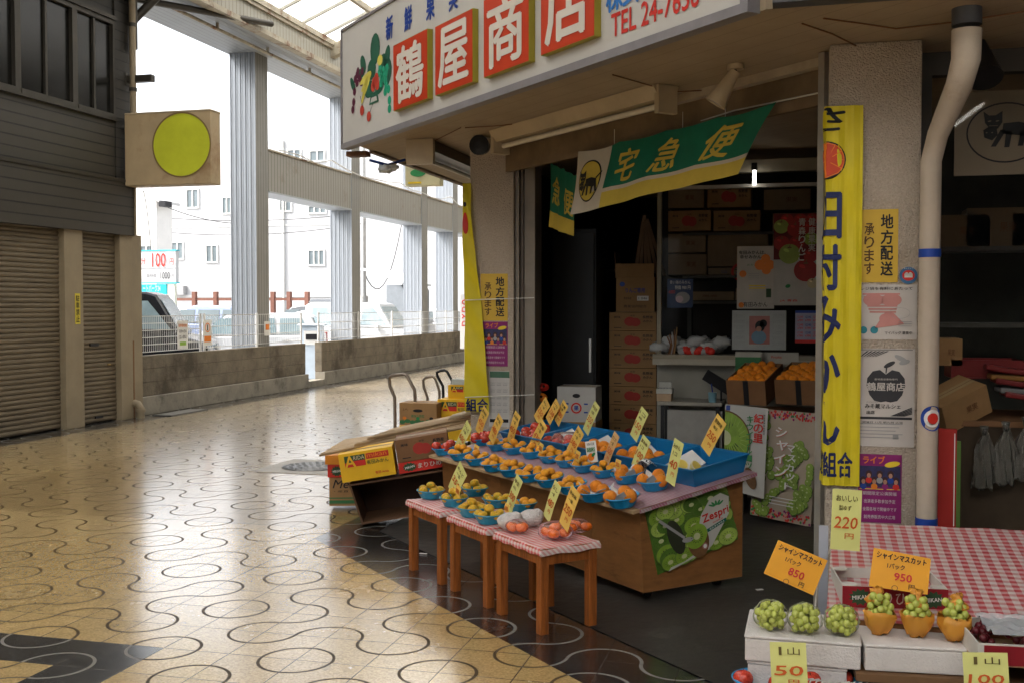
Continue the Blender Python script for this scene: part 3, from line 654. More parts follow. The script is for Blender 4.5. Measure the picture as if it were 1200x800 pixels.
# arched shelter
YH = 31; GS = mat('blue_grey_shelter', (.23, .25, .27), .5, .1); GL = mat('pale_blue_shelter_roof', (.55, .58, .60), .4, .1)
sh = thing('arched_shelter', 'blue-grey shelter with a curved roof beyond the wall, between second and third column', 'shelter', (P(455, 400, 'Y', YH).x, YH, 0))
m = MB(); x0 = P(453, 390, 'Y', YH).x; x1 = P(473, 390, 'Y', YH).x; x2 = P(425, 390, 'Y', YH).x; zt_ = P(460, 334, 'Y', YH).z
m.prism([(x0, 0), (x1, 0), (x1, zt_ * .93), (x1 - .08, zt_), (x0, zt_)], YH, YH + 2.4, GS); m.build('side_wall', sh)
m = MB(); z2 = P(430, 316, 'Y', YH).z
arc = [(x2 - .4 + (x1 - x2 + .4) * t / 8, zt_ + (z2 - zt_) * cos(pi / 2 * t / 8) ** .9 if t < 8 else zt_) for t in range(9)]
m.prism(arc + [(a, c + .06) for a, c in reversed(arc)], YH - .1, YH + 2.6, GL); m.build('curved_roof', sh)
# ticket machine at the gap, vending banner
p = P(366, 408, 'X', XW - 1.0)
tm = thing('parking_machine', 'pale blue parking payment machine behind the gap in the block wall', 'machine', (p.x, p.y, 0))
PB = mat('pale_blue_metal', (.50, .58, .66), .4, .06)
m = MB(FR((p.x, p.y, 0), radians(20))); m.box(-.24, .24, -.2, .2, 0, 1.15, PB); m.box(-.3, .3, -.24, .24, 1.15, 1.2, PB); m.build('cabinet', tm, bevel=.02)
m = MB(FR((p.x, p.y, 0), radians(20))); m.box(-.16, .16, -.215, -.203, .75, 1.05, WHITE); m.box(-.12, .12, -.225, -.216, .86, .98, BLACKP); m.build('control_panel', tm)
YV = 26; p = P(544, 366, 'Y', YV)
m = MB(); w = .12; m.box(p.x - .11, p.x + .13, YV, YV + .05, P(544, 390, 'Y', YV).z - .4, P(544, 345, 'Y', YV).z, SGW)
vt = text_geo('DyDo', .02)
for i, c in enumerate('DyDo'): m.text(c, p.x + .0, P(544, 379 - i * 8.2, 'Y', YV).z, .13, .12, YV - .01, RED, .03, 0, pi / 2)
m.box(p.x + .02, p.x + .05, YV - .01, YV - .005, P(544, 352, 'Y', YV).z, P(544, 346, 'Y', YV).z, RED)
m.box(p.x - .02, p.x + .04, YV + .05, YV + .10, 0, P(544, 345, 'Y', YV).z, STEEL)
tag(m.build('vertical_drink_banner'), 'narrow white upright banner with sideways red letters left of the yellow banner', 'banner')
# ------------------------------------------------------------- cars
def car(name, label, pos, rz, L, W, H, paint, kind, glass):
    M = FR(pos, rz); c = thing(name, label, 'car', pos, rz, 'cars in the parking lot')
    # local: x forward, y left
    if kind == 'van': side = [(-L / 2, .35), (-L / 2, .95), (-L / 2 + .06, H * .6), (L / 2 - .55, H * .58), (L / 2 - .05, H * .50), (L / 2, .62), (L / 2, .30), (L / 2 - .1, .22), (-L / 2 + .1, .22)]; cab = [(-L / 2 + .06, H * .6), (-L / 2 + .14, H * .96), (-L / 2 + .3, H), (L / 2 - 1.15, H), (L / 2 - .95, H * .97), (L / 2 - .52, H * .585)]
    elif kind == 'wagon': side = [(-L / 2, .4), (-L / 2 + .02, .9), (-L / 2 + .1, H * .62), (L / 2 - 1.1, H * .60), (L / 2 - .25, H * .50), (L / 2, H * .40), (L / 2, .30), (L / 2 - .1, .22), (-L / 2 + .1, .22)]; cab = [(-L / 2 + .1, H * .62), (-L / 2 + .3, H * .95), (-L / 2 + .55, H), (L / 2 - 2.1, H), (L / 2 - 1.8, H * .97), (L / 2 - 1.05, H * .605)]
    else: side = [(-L / 2, .4), (-L / 2 + .03, .85), (-L / 2 + .15, H * .64), (L / 2 - 1.2, H * .62), (L / 2 - .25, H * .52), (L / 2, H * .42), (L / 2, .30), (L / 2 - .1, .22), (-L / 2 + .1, .22)]; cab = [(-L / 2 + .15, H * .64), (-L / 2 + .65, H * .93), (-L / 2 + 1.1, H), (L / 2 - 2.2, H * .99), (L / 2 - 1.9, H * .95), (L / 2 - 1.15, H * .625)]
    m = MB(M); m.prism(side, -W / 2, W / 2, paint, 'Y'); m.build('body', c, bevel=.05)
    m = MB(M); n = len(cab); ins = .13
    def yy(z): return W / 2 - .03 - ins * max(0, (z - H * .6)) / (H * .4)
    vs = [(x, -yy(z), z) for x, z in cab] + [(x, yy(z), z) for x, z in cab]
    m.add(vs, [tuple(range(n)), tuple(range(2 * n - 1, n - 1, -1))] + [(i, i + n, (i + 1) % n + n, (i + 1) % n) for i in range(n)], paint); m.build('cabin', c, bevel=.04)
    zb_, zt_ = H * .635, H * .91
    xs_ = sorted(x for x, z in cab); xr_, xf_ = cab[0][0] + .22, cab[-1][0] - .12
    cuts = [xr_, xr_ + (xf_ - xr_) * .30, xr_ + (xf_ - xr_) * .64, xf_]
    for sgn in (-1, 1):
        for i in range(3):
            a, e = cuts[i] + .04, cuts[i + 1] - .04
            da = .18 if i == 0 and kind != 'van' else .05; de = .42 if i == 2 else 0
            m = MB(M); m.add([(a, sgn * (yy(zb_) + .008), zb_), (e, sgn * (yy(zb_) + .008), zb_), (e - de, sgn * (yy(zt_) + .008), zt_), (a + da, sgn * (yy(zt_) + .008), zt_)], [(0, 1, 2, 3)], glass); m.build('window', c, thick=.01)
    # windscreen, rear window
    (xa, za), (xb, zb2) = cab[-1], cab[-2]; f0, f1 = .12, .88; k = yy(H * .8) - .08
    A = (xa + (xb - xa) * f0, za + (zb2 - za) * f0); B = (xa + (xb - xa) * f1, za + (zb2 - za) * f1)
    m = MB(M); m.add([(A[0] + .012, -k - .05, A[1]), (A[0] + .012, k + .05, A[1]), (B[0] + .012, k - .02, B[1] + .01), (B[0] + .012, -k + .02, B[1] + .01)], [(0, 1, 2, 3)], glass); m.build('windscreen', c, thick=.01)
    (xa, za), (xb, zb2) = cab[0], cab[1]; A = (xa + (xb - xa) * f0, za + (zb2 - za) * f0); B = (xa + (xb - xa) * f1, za + (zb2 - za) * f1)
    m = MB(M); m.add([(A[0] - .012, -k, A[1]), (A[0] - .012, k, A[1]), (B[0] - .012, k - .05, B[1]), (B[0] - .012, -k + .05, B[1])], [(0, 3, 2, 1)], glass); m.build('rear_window', c, thick=.01)
    for x in (-L / 2 + .62, L / 2 - .72):
        for sgn in (-1, 1):
            m = MB(M); y0 = sgn * (W / 2 - .16); y1 = sgn * (W / 2 + .012); m.cyl((x, y0, .29), (x, y1, .29), .29, BLACKP, n=20); w = m.build('wheel', c)
            m = MB(M); m.cyl((x, y1, .29), (x, y1 + sgn * .01, .29), .18, STEEL, n=14); m.build('rim', w)
    for sgn in (-1, 1):
        m = MB(M); m.obox((L / 2 - .04, sgn * (W / 2 - .22), H * .42), (.1, .3, .14), mat('lamp_glass', (.7, .7, .7), .1)); m.build('headlight', c)
        m = MB(M); m.obox((-L / 2 + .03, sgn * (W / 2 - .1), H * .52), (.08, .14, .34), mat('tail_lamp', (.45, .03, .02), .2)); m.build('tail_light', c)
        m = MB(M); m.obox((xf_ - .25, sgn * (W / 2 + .09), H * .60), (.1, .18, .14), paint); m.build('mirror', c, bevel=.02)
        for q in (cuts[1], cuts[2]):
            m = MB(M); m.obox((q - .2, sgn * (W / 2 + .015), H * .52), (.18, .03, .03), STEEL); m.build('door_handle', c)
    return c
PW = mat('white_car_paint', (.52, .53, .54), .2, .02, spec=.7); PK = mat('black_car_paint', (.012, .013, .016), .15, .1, spec=.7); PBc = mat('blue_grey_car_paint', (.16, .20, .30), .2, .05, spec=.7); PD = mat('dark_car_paint', (.05, .055, .06), .2, .05, spec=.7); PS = mat('silver_car_paint', (.45, .46, .47), .25, .05, metal=.4)
CG = mat('car_glass', (.05, .075, .08), .08, .2, 2, spec=.8); CGL = mat('pale_car_glass', (.20, .27, .29), .08, .3, 2, spec=.8)
def carat(px, Y, *a, **k):
    p = P(px, 380, 'Y', Y); return V((p.x, Y, -.02))
p = carat(252, 18.3); car('parked_car', 'black boxy minivan behind the white mesh fence beside the dark building', (p.x - 1.7 * cos(.38), 18.3 - 1.7 * sin(.38), -.02), .38, 3.4, 1.5, 1.87, PK, 'van', CGL)
p = carat(240, 24); car('parked_car', 'white estate car parked side on behind the nearest grey column', (-13.8, 25.2, -.02), pi + .36, 4.2, 1.65, 1.42, PW, 'wagon', CGL)
p = carat(275, 31); car('parked_car', 'blue-grey car whose roof shows above the white estate car', (-18.2, 32.6, -.02), 0, 4.3, 1.7, 1.62, PBc, 'hatch', CG)
p = carat(333, 24); car('parked_car', 'white hatchback beyond the pale blue machine, between first and second columns', (-14.4, 30.6, -.02), pi * .96, 4.1, 1.7, 1.48, PW, 'hatch', CG)
p = carat(325, 33); car('parked_car', 'dark grey car behind the white hatchback', (p.x, 35.5, -.02), pi, 4.3, 1.7, 1.62, PD, 'wagon', CG)
p = carat(368, 36); car('parked_car', 'dark boxy car far back in the lot left of the second column', (p.x - 1, 40.5, -.02), pi / 2, 3.4, 1.5, 1.85, PD, 'van', CG)
p = carat(440, 29); car('parked_car', 'white small van beside the arched shelter', (p.x - .2, 28.6, -.02), 0, 3.3, 1.48, 1.7, PW, 'van', CGL)
p = carat(470, 40); car('parked_car', 'silver car far behind the third column', (p.x, 42, -.02), pi, 4.3, 1.7, 1.5, PS, 'hatch', CG)
p = carat(540, 38); car('parked_car', 'pale car glimpsed between the third and fourth columns', (p.x - 1.6, 36, -.02), pi / 2, 3.4, 1.5, 1.75, PS, 'van', CGL)
# ============================================================= THE SHOP BUILDING
ZS = 2.9                                    # soffit height
SC = 4.38                                   # chamfer plane of the opening
SOF = stripe_mat('stained_soffit_boards', (.33, .262, .18), (.24, .19, .13), 'XY', .21, .04, .8, bump=.35, var=.22, stain=((.30, .21, .13), .9, .56))
WPL = mat('shop_plaster', (.40, .36, .30), .85, .15, 2, stain=((.24, .19, .13), 1.5, .6))
shop = thing('fruit_shop_building', 'corner fruit shop building with stained soffit, stucco pillars and an open cut-off corner', 'building', (-.2, 6.0, 0))
m = MB(); m.prism([(-3.45, 60), (-3.45, 8.22), (-.13, 4.90), (7, 4.90), (7, 60)], ZS, ZS + .12, SOF, 'Z'); m.build('soffit', shop)
UPW = mat('dark_upper_wall', (.10, .095, .09), .8, .2, 2)
m = MB(); m.prism([(-2.9, 60), (-2.9, 8.9), (.2, 5.7), (7, 5.7), (7, 60)], ZS + .121, 7.3, UPW, 'Z'); m.build('upper_wall', shop)
m = MB(); FAD = mat('dark_fascia', (.075, .078, .09), .5, .15)
m.box(-.10, 7, 4.80, 4.90, ZS, ZS + .9, FAD); m.box(-.10, 7, 4.76, 4.80, ZS + .04, ZS + .12, FAD); m.box(-3.47, -3.42, 8.5, 60, ZS - .02, ZS + .35, mat('brown_fascia', (.20, .15, .10), .7, .2)); m.build('fascia', shop)
# left pillar
yLP = 8.52; xL0 = P(551, 300, 'Y', yLP).x; xL1 = P(602, 300, 'Y', yLP).x
m = MB(); m.box(xL0, xL1, yLP, yLP + .5, 0, ZS - .002, STUC); m.build('pillar', shop, bevel=.008)
# right pillar
yRP = 5.63; xR0 = P(970, 300, 'Y', yRP).x; xR1 = P(1078, 300, 'Y', yRP).x
m = MB(); m.box(xR0, xR1, yRP, yRP + .42, 0, ZS - .002, STUC); m.build('pillar', shop, bevel=.008)
# side and inner walls
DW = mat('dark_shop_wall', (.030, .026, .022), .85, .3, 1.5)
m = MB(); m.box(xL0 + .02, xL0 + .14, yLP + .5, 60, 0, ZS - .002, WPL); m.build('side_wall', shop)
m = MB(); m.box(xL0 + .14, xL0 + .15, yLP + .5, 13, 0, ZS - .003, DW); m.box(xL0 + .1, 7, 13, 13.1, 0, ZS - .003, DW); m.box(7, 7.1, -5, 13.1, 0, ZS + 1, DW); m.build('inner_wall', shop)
# frames of the opening: jamb at the left pillar, removable pole at right
jl = P(606, 300, 'Y', yLP + .05); JB = mat('dark_brown_jamb', (.13, .10, .08), .5, .15); JG = mat('grey_jamb', (.25, .215, .18), .55, .15)
m = MB(); x0 = xL1; x1 = P(609, 300, 'Y', yLP + .06).x; x2 = P(613, 300, 'Y', yLP + .06).x; x3 = P(627, 300, 'Y', yLP + .1).x
m.box(x0 + .003, x1, yLP + .04, yLP + .3, 0, ZS - .004, JG); m.box(x1, x2, yLP + .08, yLP + .3, 0, ZS - .004, JB); m.box(x2, x3, yLP + .1, yLP + .34, 0, ZS - .004, JG); m.build('jamb', shop, bevel=.004)
pp = P(962.5, 500, 'S', 4.20)
m = MB(); m.obox((pp.x, pp.y, ZS / 2), (.042, .05, ZS - .01), ALU, Matrix.Rotation(R45, 3, 'Z')); m.build('shutter_post', shop)
# header along the chamfer
uL = uof(V((xL1, yLP, 0))); uR = uof(pp)
m = MB(CS); m.box(uL, uR + .02, 4.25, 4.31, ZS - .05, ZS - .002, mat('pale_header', (.38, .32, .24), .6, .2)); m.box(uL, uR + .02, 4.38, 4.42, ZS - .22, ZS - .003, mat('rust_header', (.20, .14, .085), .7, .3, 3)); m.build('header', shop)
# soffit junk: cables
m = MB(); pts = [P(*q, 'Z', ZS - .02) for q in ((540, 186), (600, 150), (650, 118), (700, 92), (760, 100), (800, 108))]
for pl in (((480, 172), (500, 170), (520, 160), (540, 150)), ((545, 150), (580, 148), (600, 146)), ((718, 88), (760, 100), (790, 108), (826, 106)), ((965, 22), (1010, 28), (1050, 34), (1120, 26), (1200, 14)), ((940, 28), (975, 40), (1003, 54))):
    m = MB(); m.tube([P(*q, 'Z', ZS - .015) for q in pl], .004, BRN, 5)
    tag(m.build('soffit_cable'), 'thin black cable run fixed along the stained soffit boards', 'cable', 'black cables on the soffit')
for (u0, u1, s_, px, py, lab) in ((None, None, 3.93, (597, 160), (770, 104), 'long beige strip light fixture under the soffit above the open shop front'),):
    a_ = P(*px, 'Z', ZS - .03); b_ = P(*py, 'Z', ZS - .03) if False else P(768, 104, 'Z', ZS - .03); ua, ub = uof(a_), uof(b_); s0 = (sof(a_) + sof(b_)) / 2
    root = thing('strip_light', lab, 'light fixture', US(ua, s0, ZS - .1), R45)
    FX = mat('beige_fixture', (.42, .34, .23), .45, .12, 3)
    m = MB(CS); m.prism([(s0 - .10, ZS - .004), (s0 + .10, ZS - .004), (s0 + .05, ZS - .085), (s0 - .05, ZS - .085)], ua, ub, FX, 'X'); m.build('housing', root)
    m = MB(CS); m.cyl((ua + .05, s0 - .0, ZS - .115), (ub - .05, s0, ZS - .115), .018, mat('unlit_tube', (.62, .56, .45), .3, .03)); m.build('tube', root)
    m = MB(CS); m.box(ub - .02, ub + .02, s0 - .07, s0 + .07, ZS - .17, ZS - .005, FX); m.build('end_cap', root); m = MB(CS); m.box(ua - .02, ua + .02, s0 - .07, s0 + .07, ZS - .17, ZS - .005, FX); m.build('end_cap', root)
root = thing('strip_light', 'dark strip light fixture under the soffit left of the left pillar', 'light fixture', (-3.1, 8.9, ZS - .1))
m = MB(); a_ = P(510, 178, 'Z', ZS - .05); m.box(a_.x - .09, a_.x + .09, a_.y - .35, a_.y + 1.3, ZS - .09, ZS - .004, FRM); m.build('housing', root)
m = MB(); m.cyl((a_.x - .06, a_.y - .35, ZS - .12), (a_.x - .06, a_.y + 1.3, ZS - .12), .018, WPAINT); m.build('tube', root)
m = MB(); m.box(a_.x - .11, a_.x + .11, a_.y - .38, a_.y - .33, ZS - .2, ZS - .004, mat('beige_fixture', (.5, .43, .32))); m.build('end_cap', root)
# dome speaker on the left pillar top
q = P(563, 171, 'Y', yLP - .55)
root = thing('soffit_speaker', 'round black loudspeaker facing out at the top of the left pillar', 'loudspeaker', (q.x, q.y, ZS))
m = MB(); m.cyl((q.x, q.y + .06, q.z), (q.x, q.y - .04, q.z), .062, BLACKP, .078, 20); m.cyl((q.x, q.y - .04, q.z), (q.x, q.y - .05, q.z), .078, INK, .03, 20); m.build('horn', root)
m = MB(); m.cyl((q.x, q.y + .03, q.z), (q.x, q.y + .03, ZS - .003), .012, INK); m.cyl((q.x, q.y + .03, ZS - .015), (q.x, q.y + .03, ZS - .003), .07, FX, n=16); m.build('bracket', root)
# spot light
a_ = P(862, 82, 'Z', ZS - .02); 
root = thing('spot_lamp', 'pale conical spot lamp hanging from the soffit above the green cloth banner', 'lamp', (a_.x, a_.y, ZS))
tip = P(862, 84, 'Y', a_.y - .05); bas = P(838, 122, 'Y', a_.y - .05)
m = MB(); d = (bas - tip).normalized(); m.cyl(tip, tip + d * .06, .030, FX, .036, 16); m.cyl(tip + d * .06, bas, .036, FX, .062, 16, caps=False); m.cyl(bas - d * .01, bas - d * .012, .055, WPAINT, .055, 16); m.build('lamp_shade', root)
m = MB(); m.cyl(tip + d * .03, (tip.x + .0, tip.y, ZS - .03), .009, INK); m.build('arm', root)
m = MB(); m.cyl((tip.x, tip.y, ZS - .03), (tip.x, tip.y, ZS - .003), .045, FX, n=16); m.build('base', root)
# ------------------------------------------------------------- main sign
S0 = 3.32
def SP(px, py): q = P(px, py, 'S', S0); return uof(q), q.z
ua, zb = SP(402, 177); ub, _ = SP(880, 11); za_top = SP(402, 38)[1]; zt = za_top + .02
zb = ZS - .01
SGR = mat('sign_trim_grey', (.21, .20, .215), .5, .12); SFW = mat('sign_face_white', (.50, .485, .46), .5, .06, 1.5, stain=((.40, .35, .29), 1.5, .66))
root = thing('shop_sign_board', 'long white fascia sign with a fruit emblem and four red square letter tiles', 'sign', US(ua, S0, zb), R45)
m = MB(CS); m.box(ua, ub, S0, S0 + .055, zb, zt, SGR); m.build('cabinet', root)
m = MB(CS); m.box(ua, ub, S0 - .02, S0 - .001, zb, zb + .045, SGR); m.box(ua, ub, S0 - .02, S0 - .001, zt - .02, zt, SGR); m.box(ua, ua + .018, S0 - .02, S0 - .001, zb + .045, zt - .02, SGR); m.box(ub - .05, ub, S0 - .02, S0 - .001, zb + .045, zt - .02, SGR); m.build('trim', root)
m = MB(CS); m.box(ua + .018, ub - .05, S0 - .008, S0 - .001, zb + .045, zt - .02, SFW); m.build('face', root)
TR = mat('red_tile_face', (.50, .045, .014), .4, .08, 3); TY = mat('yellow_tile_edge', (.30, .25, .03), .5, .1); TW = mat('white_brushed_character', (.60, .56, .50), .5, .05)
for ch, xa, xb, ya, yb in (('鶴', 461, 501, 54, 131), ('屋', 510, 554, 32, 113), ('商', 567, 620, 1, 92), ('店', 634, 697, -32, 66)):
    d_ = .05
    Q = lambda px, py: (uof(P(px, py, 'S', S0 - d_)), P(px, py, 'S', S0 - d_).z)
    u0, z1 = Q(xa, ya); u0b, z0 = Q(xa, yb); u1, _ = Q(xb, ya)
    m = MB(CS); m.box(u0, u1, S0 - d_, S0 - .009, z0, z1, TY); m.box(u0 + .004, u1 - .004, S0 - d_ - .003, S0 - d_, z0 + .004, z1 - .004, TR)
    t = m.build('letter_tile', root)
    m = MB(CS); m.text(ch, (u0 + u1) / 2, (z0 + z1) / 2, (u1 - u0) * .78, (z1 - z0) * .82, S0 - d_ - .006, TW, .035); m.build('character', t)
m = MB(CS)
for ch, px, py, h in (('新', 458, 33, 26), ('鮮', 480, 22, 28), ('果', 506, 9, 30), ('実', 533, -3, 30)):
    u0, z0 = SP(px, py); m = MB(CS); m.text(ch, u0, z0, .125, .17, S0 - .012, BLU, .05); m.build('blue_character', root)
a_ = SP(722, 22); b_ = SP(818, -7)
u0, z0 = SP(720, 27); u1, z1 = SP(820, -3)
m = MB(CS); m.text('TEL 24-7658', (u0 + u1) / 2, (z0 + z1) / 2, u1 - u0 + .02, .118, S0 - .012, RED, .04); m.build('telephone_lettering', root)
u0, z0 = SP(722, -4); m = MB(CS); m.text('株', u0, z0, .14, .15, S0 - .012, mat('bright_blue_ink', (.03, .17, .5), .5), .05); m.build('blue_character', root)
u0, z0 = SP(742, -12); m = MB(CS); m.text('式', u0, z0, .14, .15, S0 - .012, mat('bright_blue_ink', (.03, .17, .5), .5), .05)
m.build('blue_character', root)
# fruit emblem painted on the sign
m = MB(CS); y_ = S0 - .011
def e_(px, py, rw, rh, mm, rot=0, dy=0):
    rw *= 1.7; rh *= 1.35
    u_, z_ = SP(px, py); m.ell(u_, z_, rw, rh, y_ - dy, mm, 14, rot)
DG = mat('emblem_green', (.02, .10, .06), .5, .1); MG = mat('emblem_mint', (.02, .32, .18), .5, .1); DP = mat('emblem_grape', (.10, .015, .04), .5, .1); BY = mat('emblem_banana', (.62, .55, .10), .5, .05)
for (px, py, rw, rh, r_) in ((441, 58, .055, .09, 0), (427, 76, .03, .06, .5), (455, 68, .03, .07, -.4), (424, 87, .05, .03, 0), (437, 82, .05, .06, 0), (415, 100, .02, .06, .7), (455, 85, .05, .08, -.3), (434, 105, .06, .05, 0), (450, 75, .04, .06, -.9), (446, 104, .05, .03, .2)): e_(px, py, rw, rh, DG, r_)
for i, (px, py) in enumerate(((420, 88), (418, 93), (423, 92), (420, 98), (425, 97), (417, 108), (421, 84), (416, 120), (415, 129), (426, 84))): e_(px, py, .019, .024, DP, 0, .001)
for i, (px, py) in enumerate(((447, 80), (451, 83), (446, 86), (450, 88), (454, 86), (449, 93), (453, 94), (454, 101), (453, 108), (457, 105), (458, 118), (458, 128), (455, 80), (448, 98))): e_(px, py, .019, .024, MG, 0, .001)
for (px, py, r_) in ((430, 92, .25), (431, 97, .5), (431, 102, .75), (429, 106, 1.0)): e_(px, py, .07, .020, BY, r_, .002)
e_(447, 71, .03, .03, BY, 0, .002)
for (px, py) in ((443, 92), (440, 97), (444, 100), (439, 102), (426, 130), (434, 137)): e_(px, py, .024, .030, mat('emblem_red', (.45, .05, .03), .5), 0, .003)
u0, z0 = SP(440, 114); m.flat([(u0 - .10, z0 - .05), (u0 + .09, z0 - .05), (u0 + .06, z0 + .035), (u0 - .06, z0 + .035)], y_ - .0005, DG); m.flat([(u0 - .07, z0 - .035), (u0 + .06, z0 - .035), (u0 + .045, z0 + .0), (u0 - .05, z0 + .0)], y_ - .0015, SFW)
for (a_, b_) in (((424, 113), (426, 128)), ((440, 118), (434, 135))):
    A, B = SP(*a_), SP(*b_); m.flat([(A[0] - .004, A[1]), (A[0] + .004, A[1]), (B[0] + .004, B[1]), (B[0] - .004, B[1])], y_, INK)
m.build('fruit_emblem', root)
m = MB(); q = P(402, 180, 'S', S0); m.box(-3.62, -3.44, 8.36, 8.46, ZS - .06, ZS - .02, BRN); m.tube([(-3.55, 8.7, ZS - .05), (-3.4, 8.75, ZS - .09), (-3.3, 8.9, ZS - .03)], .012, BLU); m.ball((-3.42, 8.75, ZS - .12), .07, mat('clear_plastic_bag', (.55, .6, .65), .15), (1, .6, .6), jit=.25); m.ball((-3.35, 8.75, ZS - .11), .05, mat('clear_plastic_bag', (.55, .6, .65), .15), (1, .6, .6), jit=.25)
tag(m.build('tied_plastic_bag'), 'crumpled clear plastic bundle tied under the left end of the shop sign', 'plastic bag')
# small hanging cream sign further along
q0 = P(475, 196, 'Y', 16.2); q1 = P(515, 217, 'Y', 16.2)
m = MB(); m.box(q0.x, q1.x, 16.2, 16.4, q1.z, P(475, 199, 'Y', 16.2).z + .2, mat('cream_sign', (.50, .46, .28), .5, .1)); q = P(490, 203, 'Y', 16.2); m.ell(q.x, q.z, .13, .06, 16.19, GRN); m.rect(q0.x + .05, q1.x - .3, q1.z + .03, q1.z + .06, 16.19, YEL)
tag(m.build('hanging_cream_sign'), 'small cream hanging sign with a green mark beyond the left end of the shop sign', 'sign')
# ------------------------------------------------------------- drain pipe at right
PI_ = mat('beige_drain_pipe', (.43, .36, .29), .6, .12, 3, bump=.4, stain=((.28, .21, .15), 2, .62)); 
YP = 5.46; q = [P(1133, -60, 'Y', YP - .35), P(1133, 30, 'Y', YP - .35), P(1132, 70, 'Y', YP - .35), P(1124, 100, 'Y', YP - .28), P(1099, 158, 'Y', YP - .05), P(1091, 190, 'Y', YP), P(1091, 400, 'Y', YP)]
root = thing('drain_pipe', 'beige drain pipe with a bend and a blue band beside the right stucco pillar', 'pipe', (q[5].x, YP, 0))
R_ = .048
m = MB(); m.tube([q[1] + V((0, 0, -.02)), q[2], q[3], q[4], q[5], V((q[5].x, YP, 1.0)), V((q[5].x, YP, .0))], [R_ * 1.32, R_ * 1.28, R_ * 1.2, R_ * 1.0, R_, R_, R_], PI_, 20); m.build('pipe', root)
m = MB(); m.cyl(q[0], q[1], R_ * 1.3, FAD, R_ * 1.3, 20); m.build('upper_pipe', root)
z_ = P(1091, 297, 'Y', YP).z; m = MB(); m.cyl((q[5].x, YP, z_ - .02), (q[5].x, YP, z_ + .02), R_ + .003, BLU, n=20); m.build('blue_tape', root); m = MB(); z_ = P(1091, 611, 'Y', YP).z; m.cyl((q[5].x, YP, z_ - .02), (q[5].x, YP, z_ + .02), R_ + .003, BLU, n=20); m.build('blue_tape', root)
m = MB(); p_ = P(1094, 490, 'Y', YP - R_ - .003)
vs = []
for i, (r0, mm) in enumerate(((.060, BLU), (.042, WHITE), (.026, RED))):
    n = 24; k = R_ + .004 + i * .002
    pts = []
    for j in range(n):
        t = 2 * pi * j / n; a = .35 + r0 * cos(t) / R_ * .9; pts.append((q[5].x + k * sin(a), YP - k * cos(a), p_.z + r0 * sin(t)))
    m.add(pts, [tuple(range(n))], mm)
m.build('round_sticker', root)
# ------------------------------------------------------------- posters on pillars
def board(px0, py0, px1, py1, kind, c, name=None):
    """a thin sheet on a plane facing the viewer, from its corners"""
    a_ = P(px0, py0, kind, c); b_ = P(px1, py1, kind, c); cz = (a_.z + b_.z) / 2; ctr = (a_ + b_) / 2
    rz = {'Y': 0, 'S': R45, 'X': radians(90)}[kind]
    M = FR((ctr.x, ctr.y, cz), rz); w = (b_ - a_); W = sqrt(w.x ** 2 + w.y ** 2); return M, W, abs(a_.z - b_.z)
def sheet(M, W, H, col, t=.002): m = MB(M); m.box(-W / 2, W / 2, 0, t, -H / 2, H / 2, col); return m
YS1 = mat('delivery_sticker_yellow', (.56, .36, .04), .45, .08, 4)
def chiho(px0, py0, px1, py1, c, label, sep):
    M, W, H = board(px0, py0, px1, py1, 'Y', c); m = sheet(M, W, H, YS1)
    m.vtext('地方配送', W * .22, H * .44, -H * .42, W * .30, -.002, INK, .04); m.vtext('承ります', -W * .22, H * .32, -H * .40, W * .24, -.002, mat('dark_brown_ink', (.08, .04, .01), .5), .03)
    tag(m.build('delivery_notice', origin=M.translation), label, 'notice')
chiho(563, 321, 595, 376, yLP - .003, 'yellow notice with black vertical writing on the left stucco pillar', 0)
chiho(1006, 246, 1052, 331, yRP - .003, 'yellow notice with black vertical writing on the right stucco pillar', 0)
def band_poster(px0, py0, px1, py1, c, label):
    M, W, H = board(px0, py0, px1, py1, 'Y', c); m = sheet(M, W, H, PUR)
    m.rect(-W * .47, W * .47, H * .02, H * .33, -.002, mat('poster_night_blue', (.03, .03, .09), .5, .4, 20)); m.text('ライブ', -W * .14, H * .42, W * .5, H * .11, -.002, ORG, .04)
    m.ell(W * .28, H * .36, W * .18, H * .04, -.003, YEL, rot=.2)
    SK = mat('printed_skin', (.42, .22, .15), .5, .1); rr = random.Random(3)
    for i in range(7):
        x = -W * .38 + i * W * .125; z = H * (.10 + .09 * (i % 2)); m.ell(x, z + H * .02, W * .075, H * .055, -.003, mat('printed_hair', (.05, .02, .02), .5)); m.ell(x, z, W * .045, H * .035, -.004, SK, 12); m.ell(x, z - H * .07, W * .075, H * .045, -.0035, (BLU, RED, ORG, GRY, PUR)[i % 5], 12)
    for i, s_ in enumerate(('期間限定公演開催', '出演者多数参加予定', '全国各地で開催中です', '前売券販売中大広場')): m.text(s_, 0, -H * (.07 + .115 * i), W * (.78 - .06 * (i % 2)), H * .055, -.002, mat('pale_print', (.55, .42, .48), .5), .01)
    m.rect(-W * .47, W * .47, -H * .012, -H * .002, -.002, YEL)
    tag(m.build('event_poster', origin=M.translation), label, 'poster')
band_poster(566, 377, 595, 429, yLP - .003, 'purple event poster on the left pillar under the yellow notice')
band_poster(1006, 531, 1056, 613, yRP - .003, 'purple event poster low on the right pillar under the black apple poster')
M, W, H = board(573, 434, 597, 500, 'Y', yLP - .003); m = sheet(M, W, H, mat('calendar_paper', (.50, .48, .46), .6, .05)); m.rect(-W * .45, W * .5, H * .38, H * .49, -.002, mat('calendar_green', (.06, .14, .09), .5)); 
for i in range(5):
    for j in range(3): m.text('1234567', -W * .3 + j * W * .3, H * (.28 - .12 * i), W * .24, H * .04, -.002, GRY); m.rect(-W * .42 + j * W * .3, -W * .20 + j * W * .3, H * (.24 - .12 * i), H * (.25 - .12 * i), -.002, GRY)
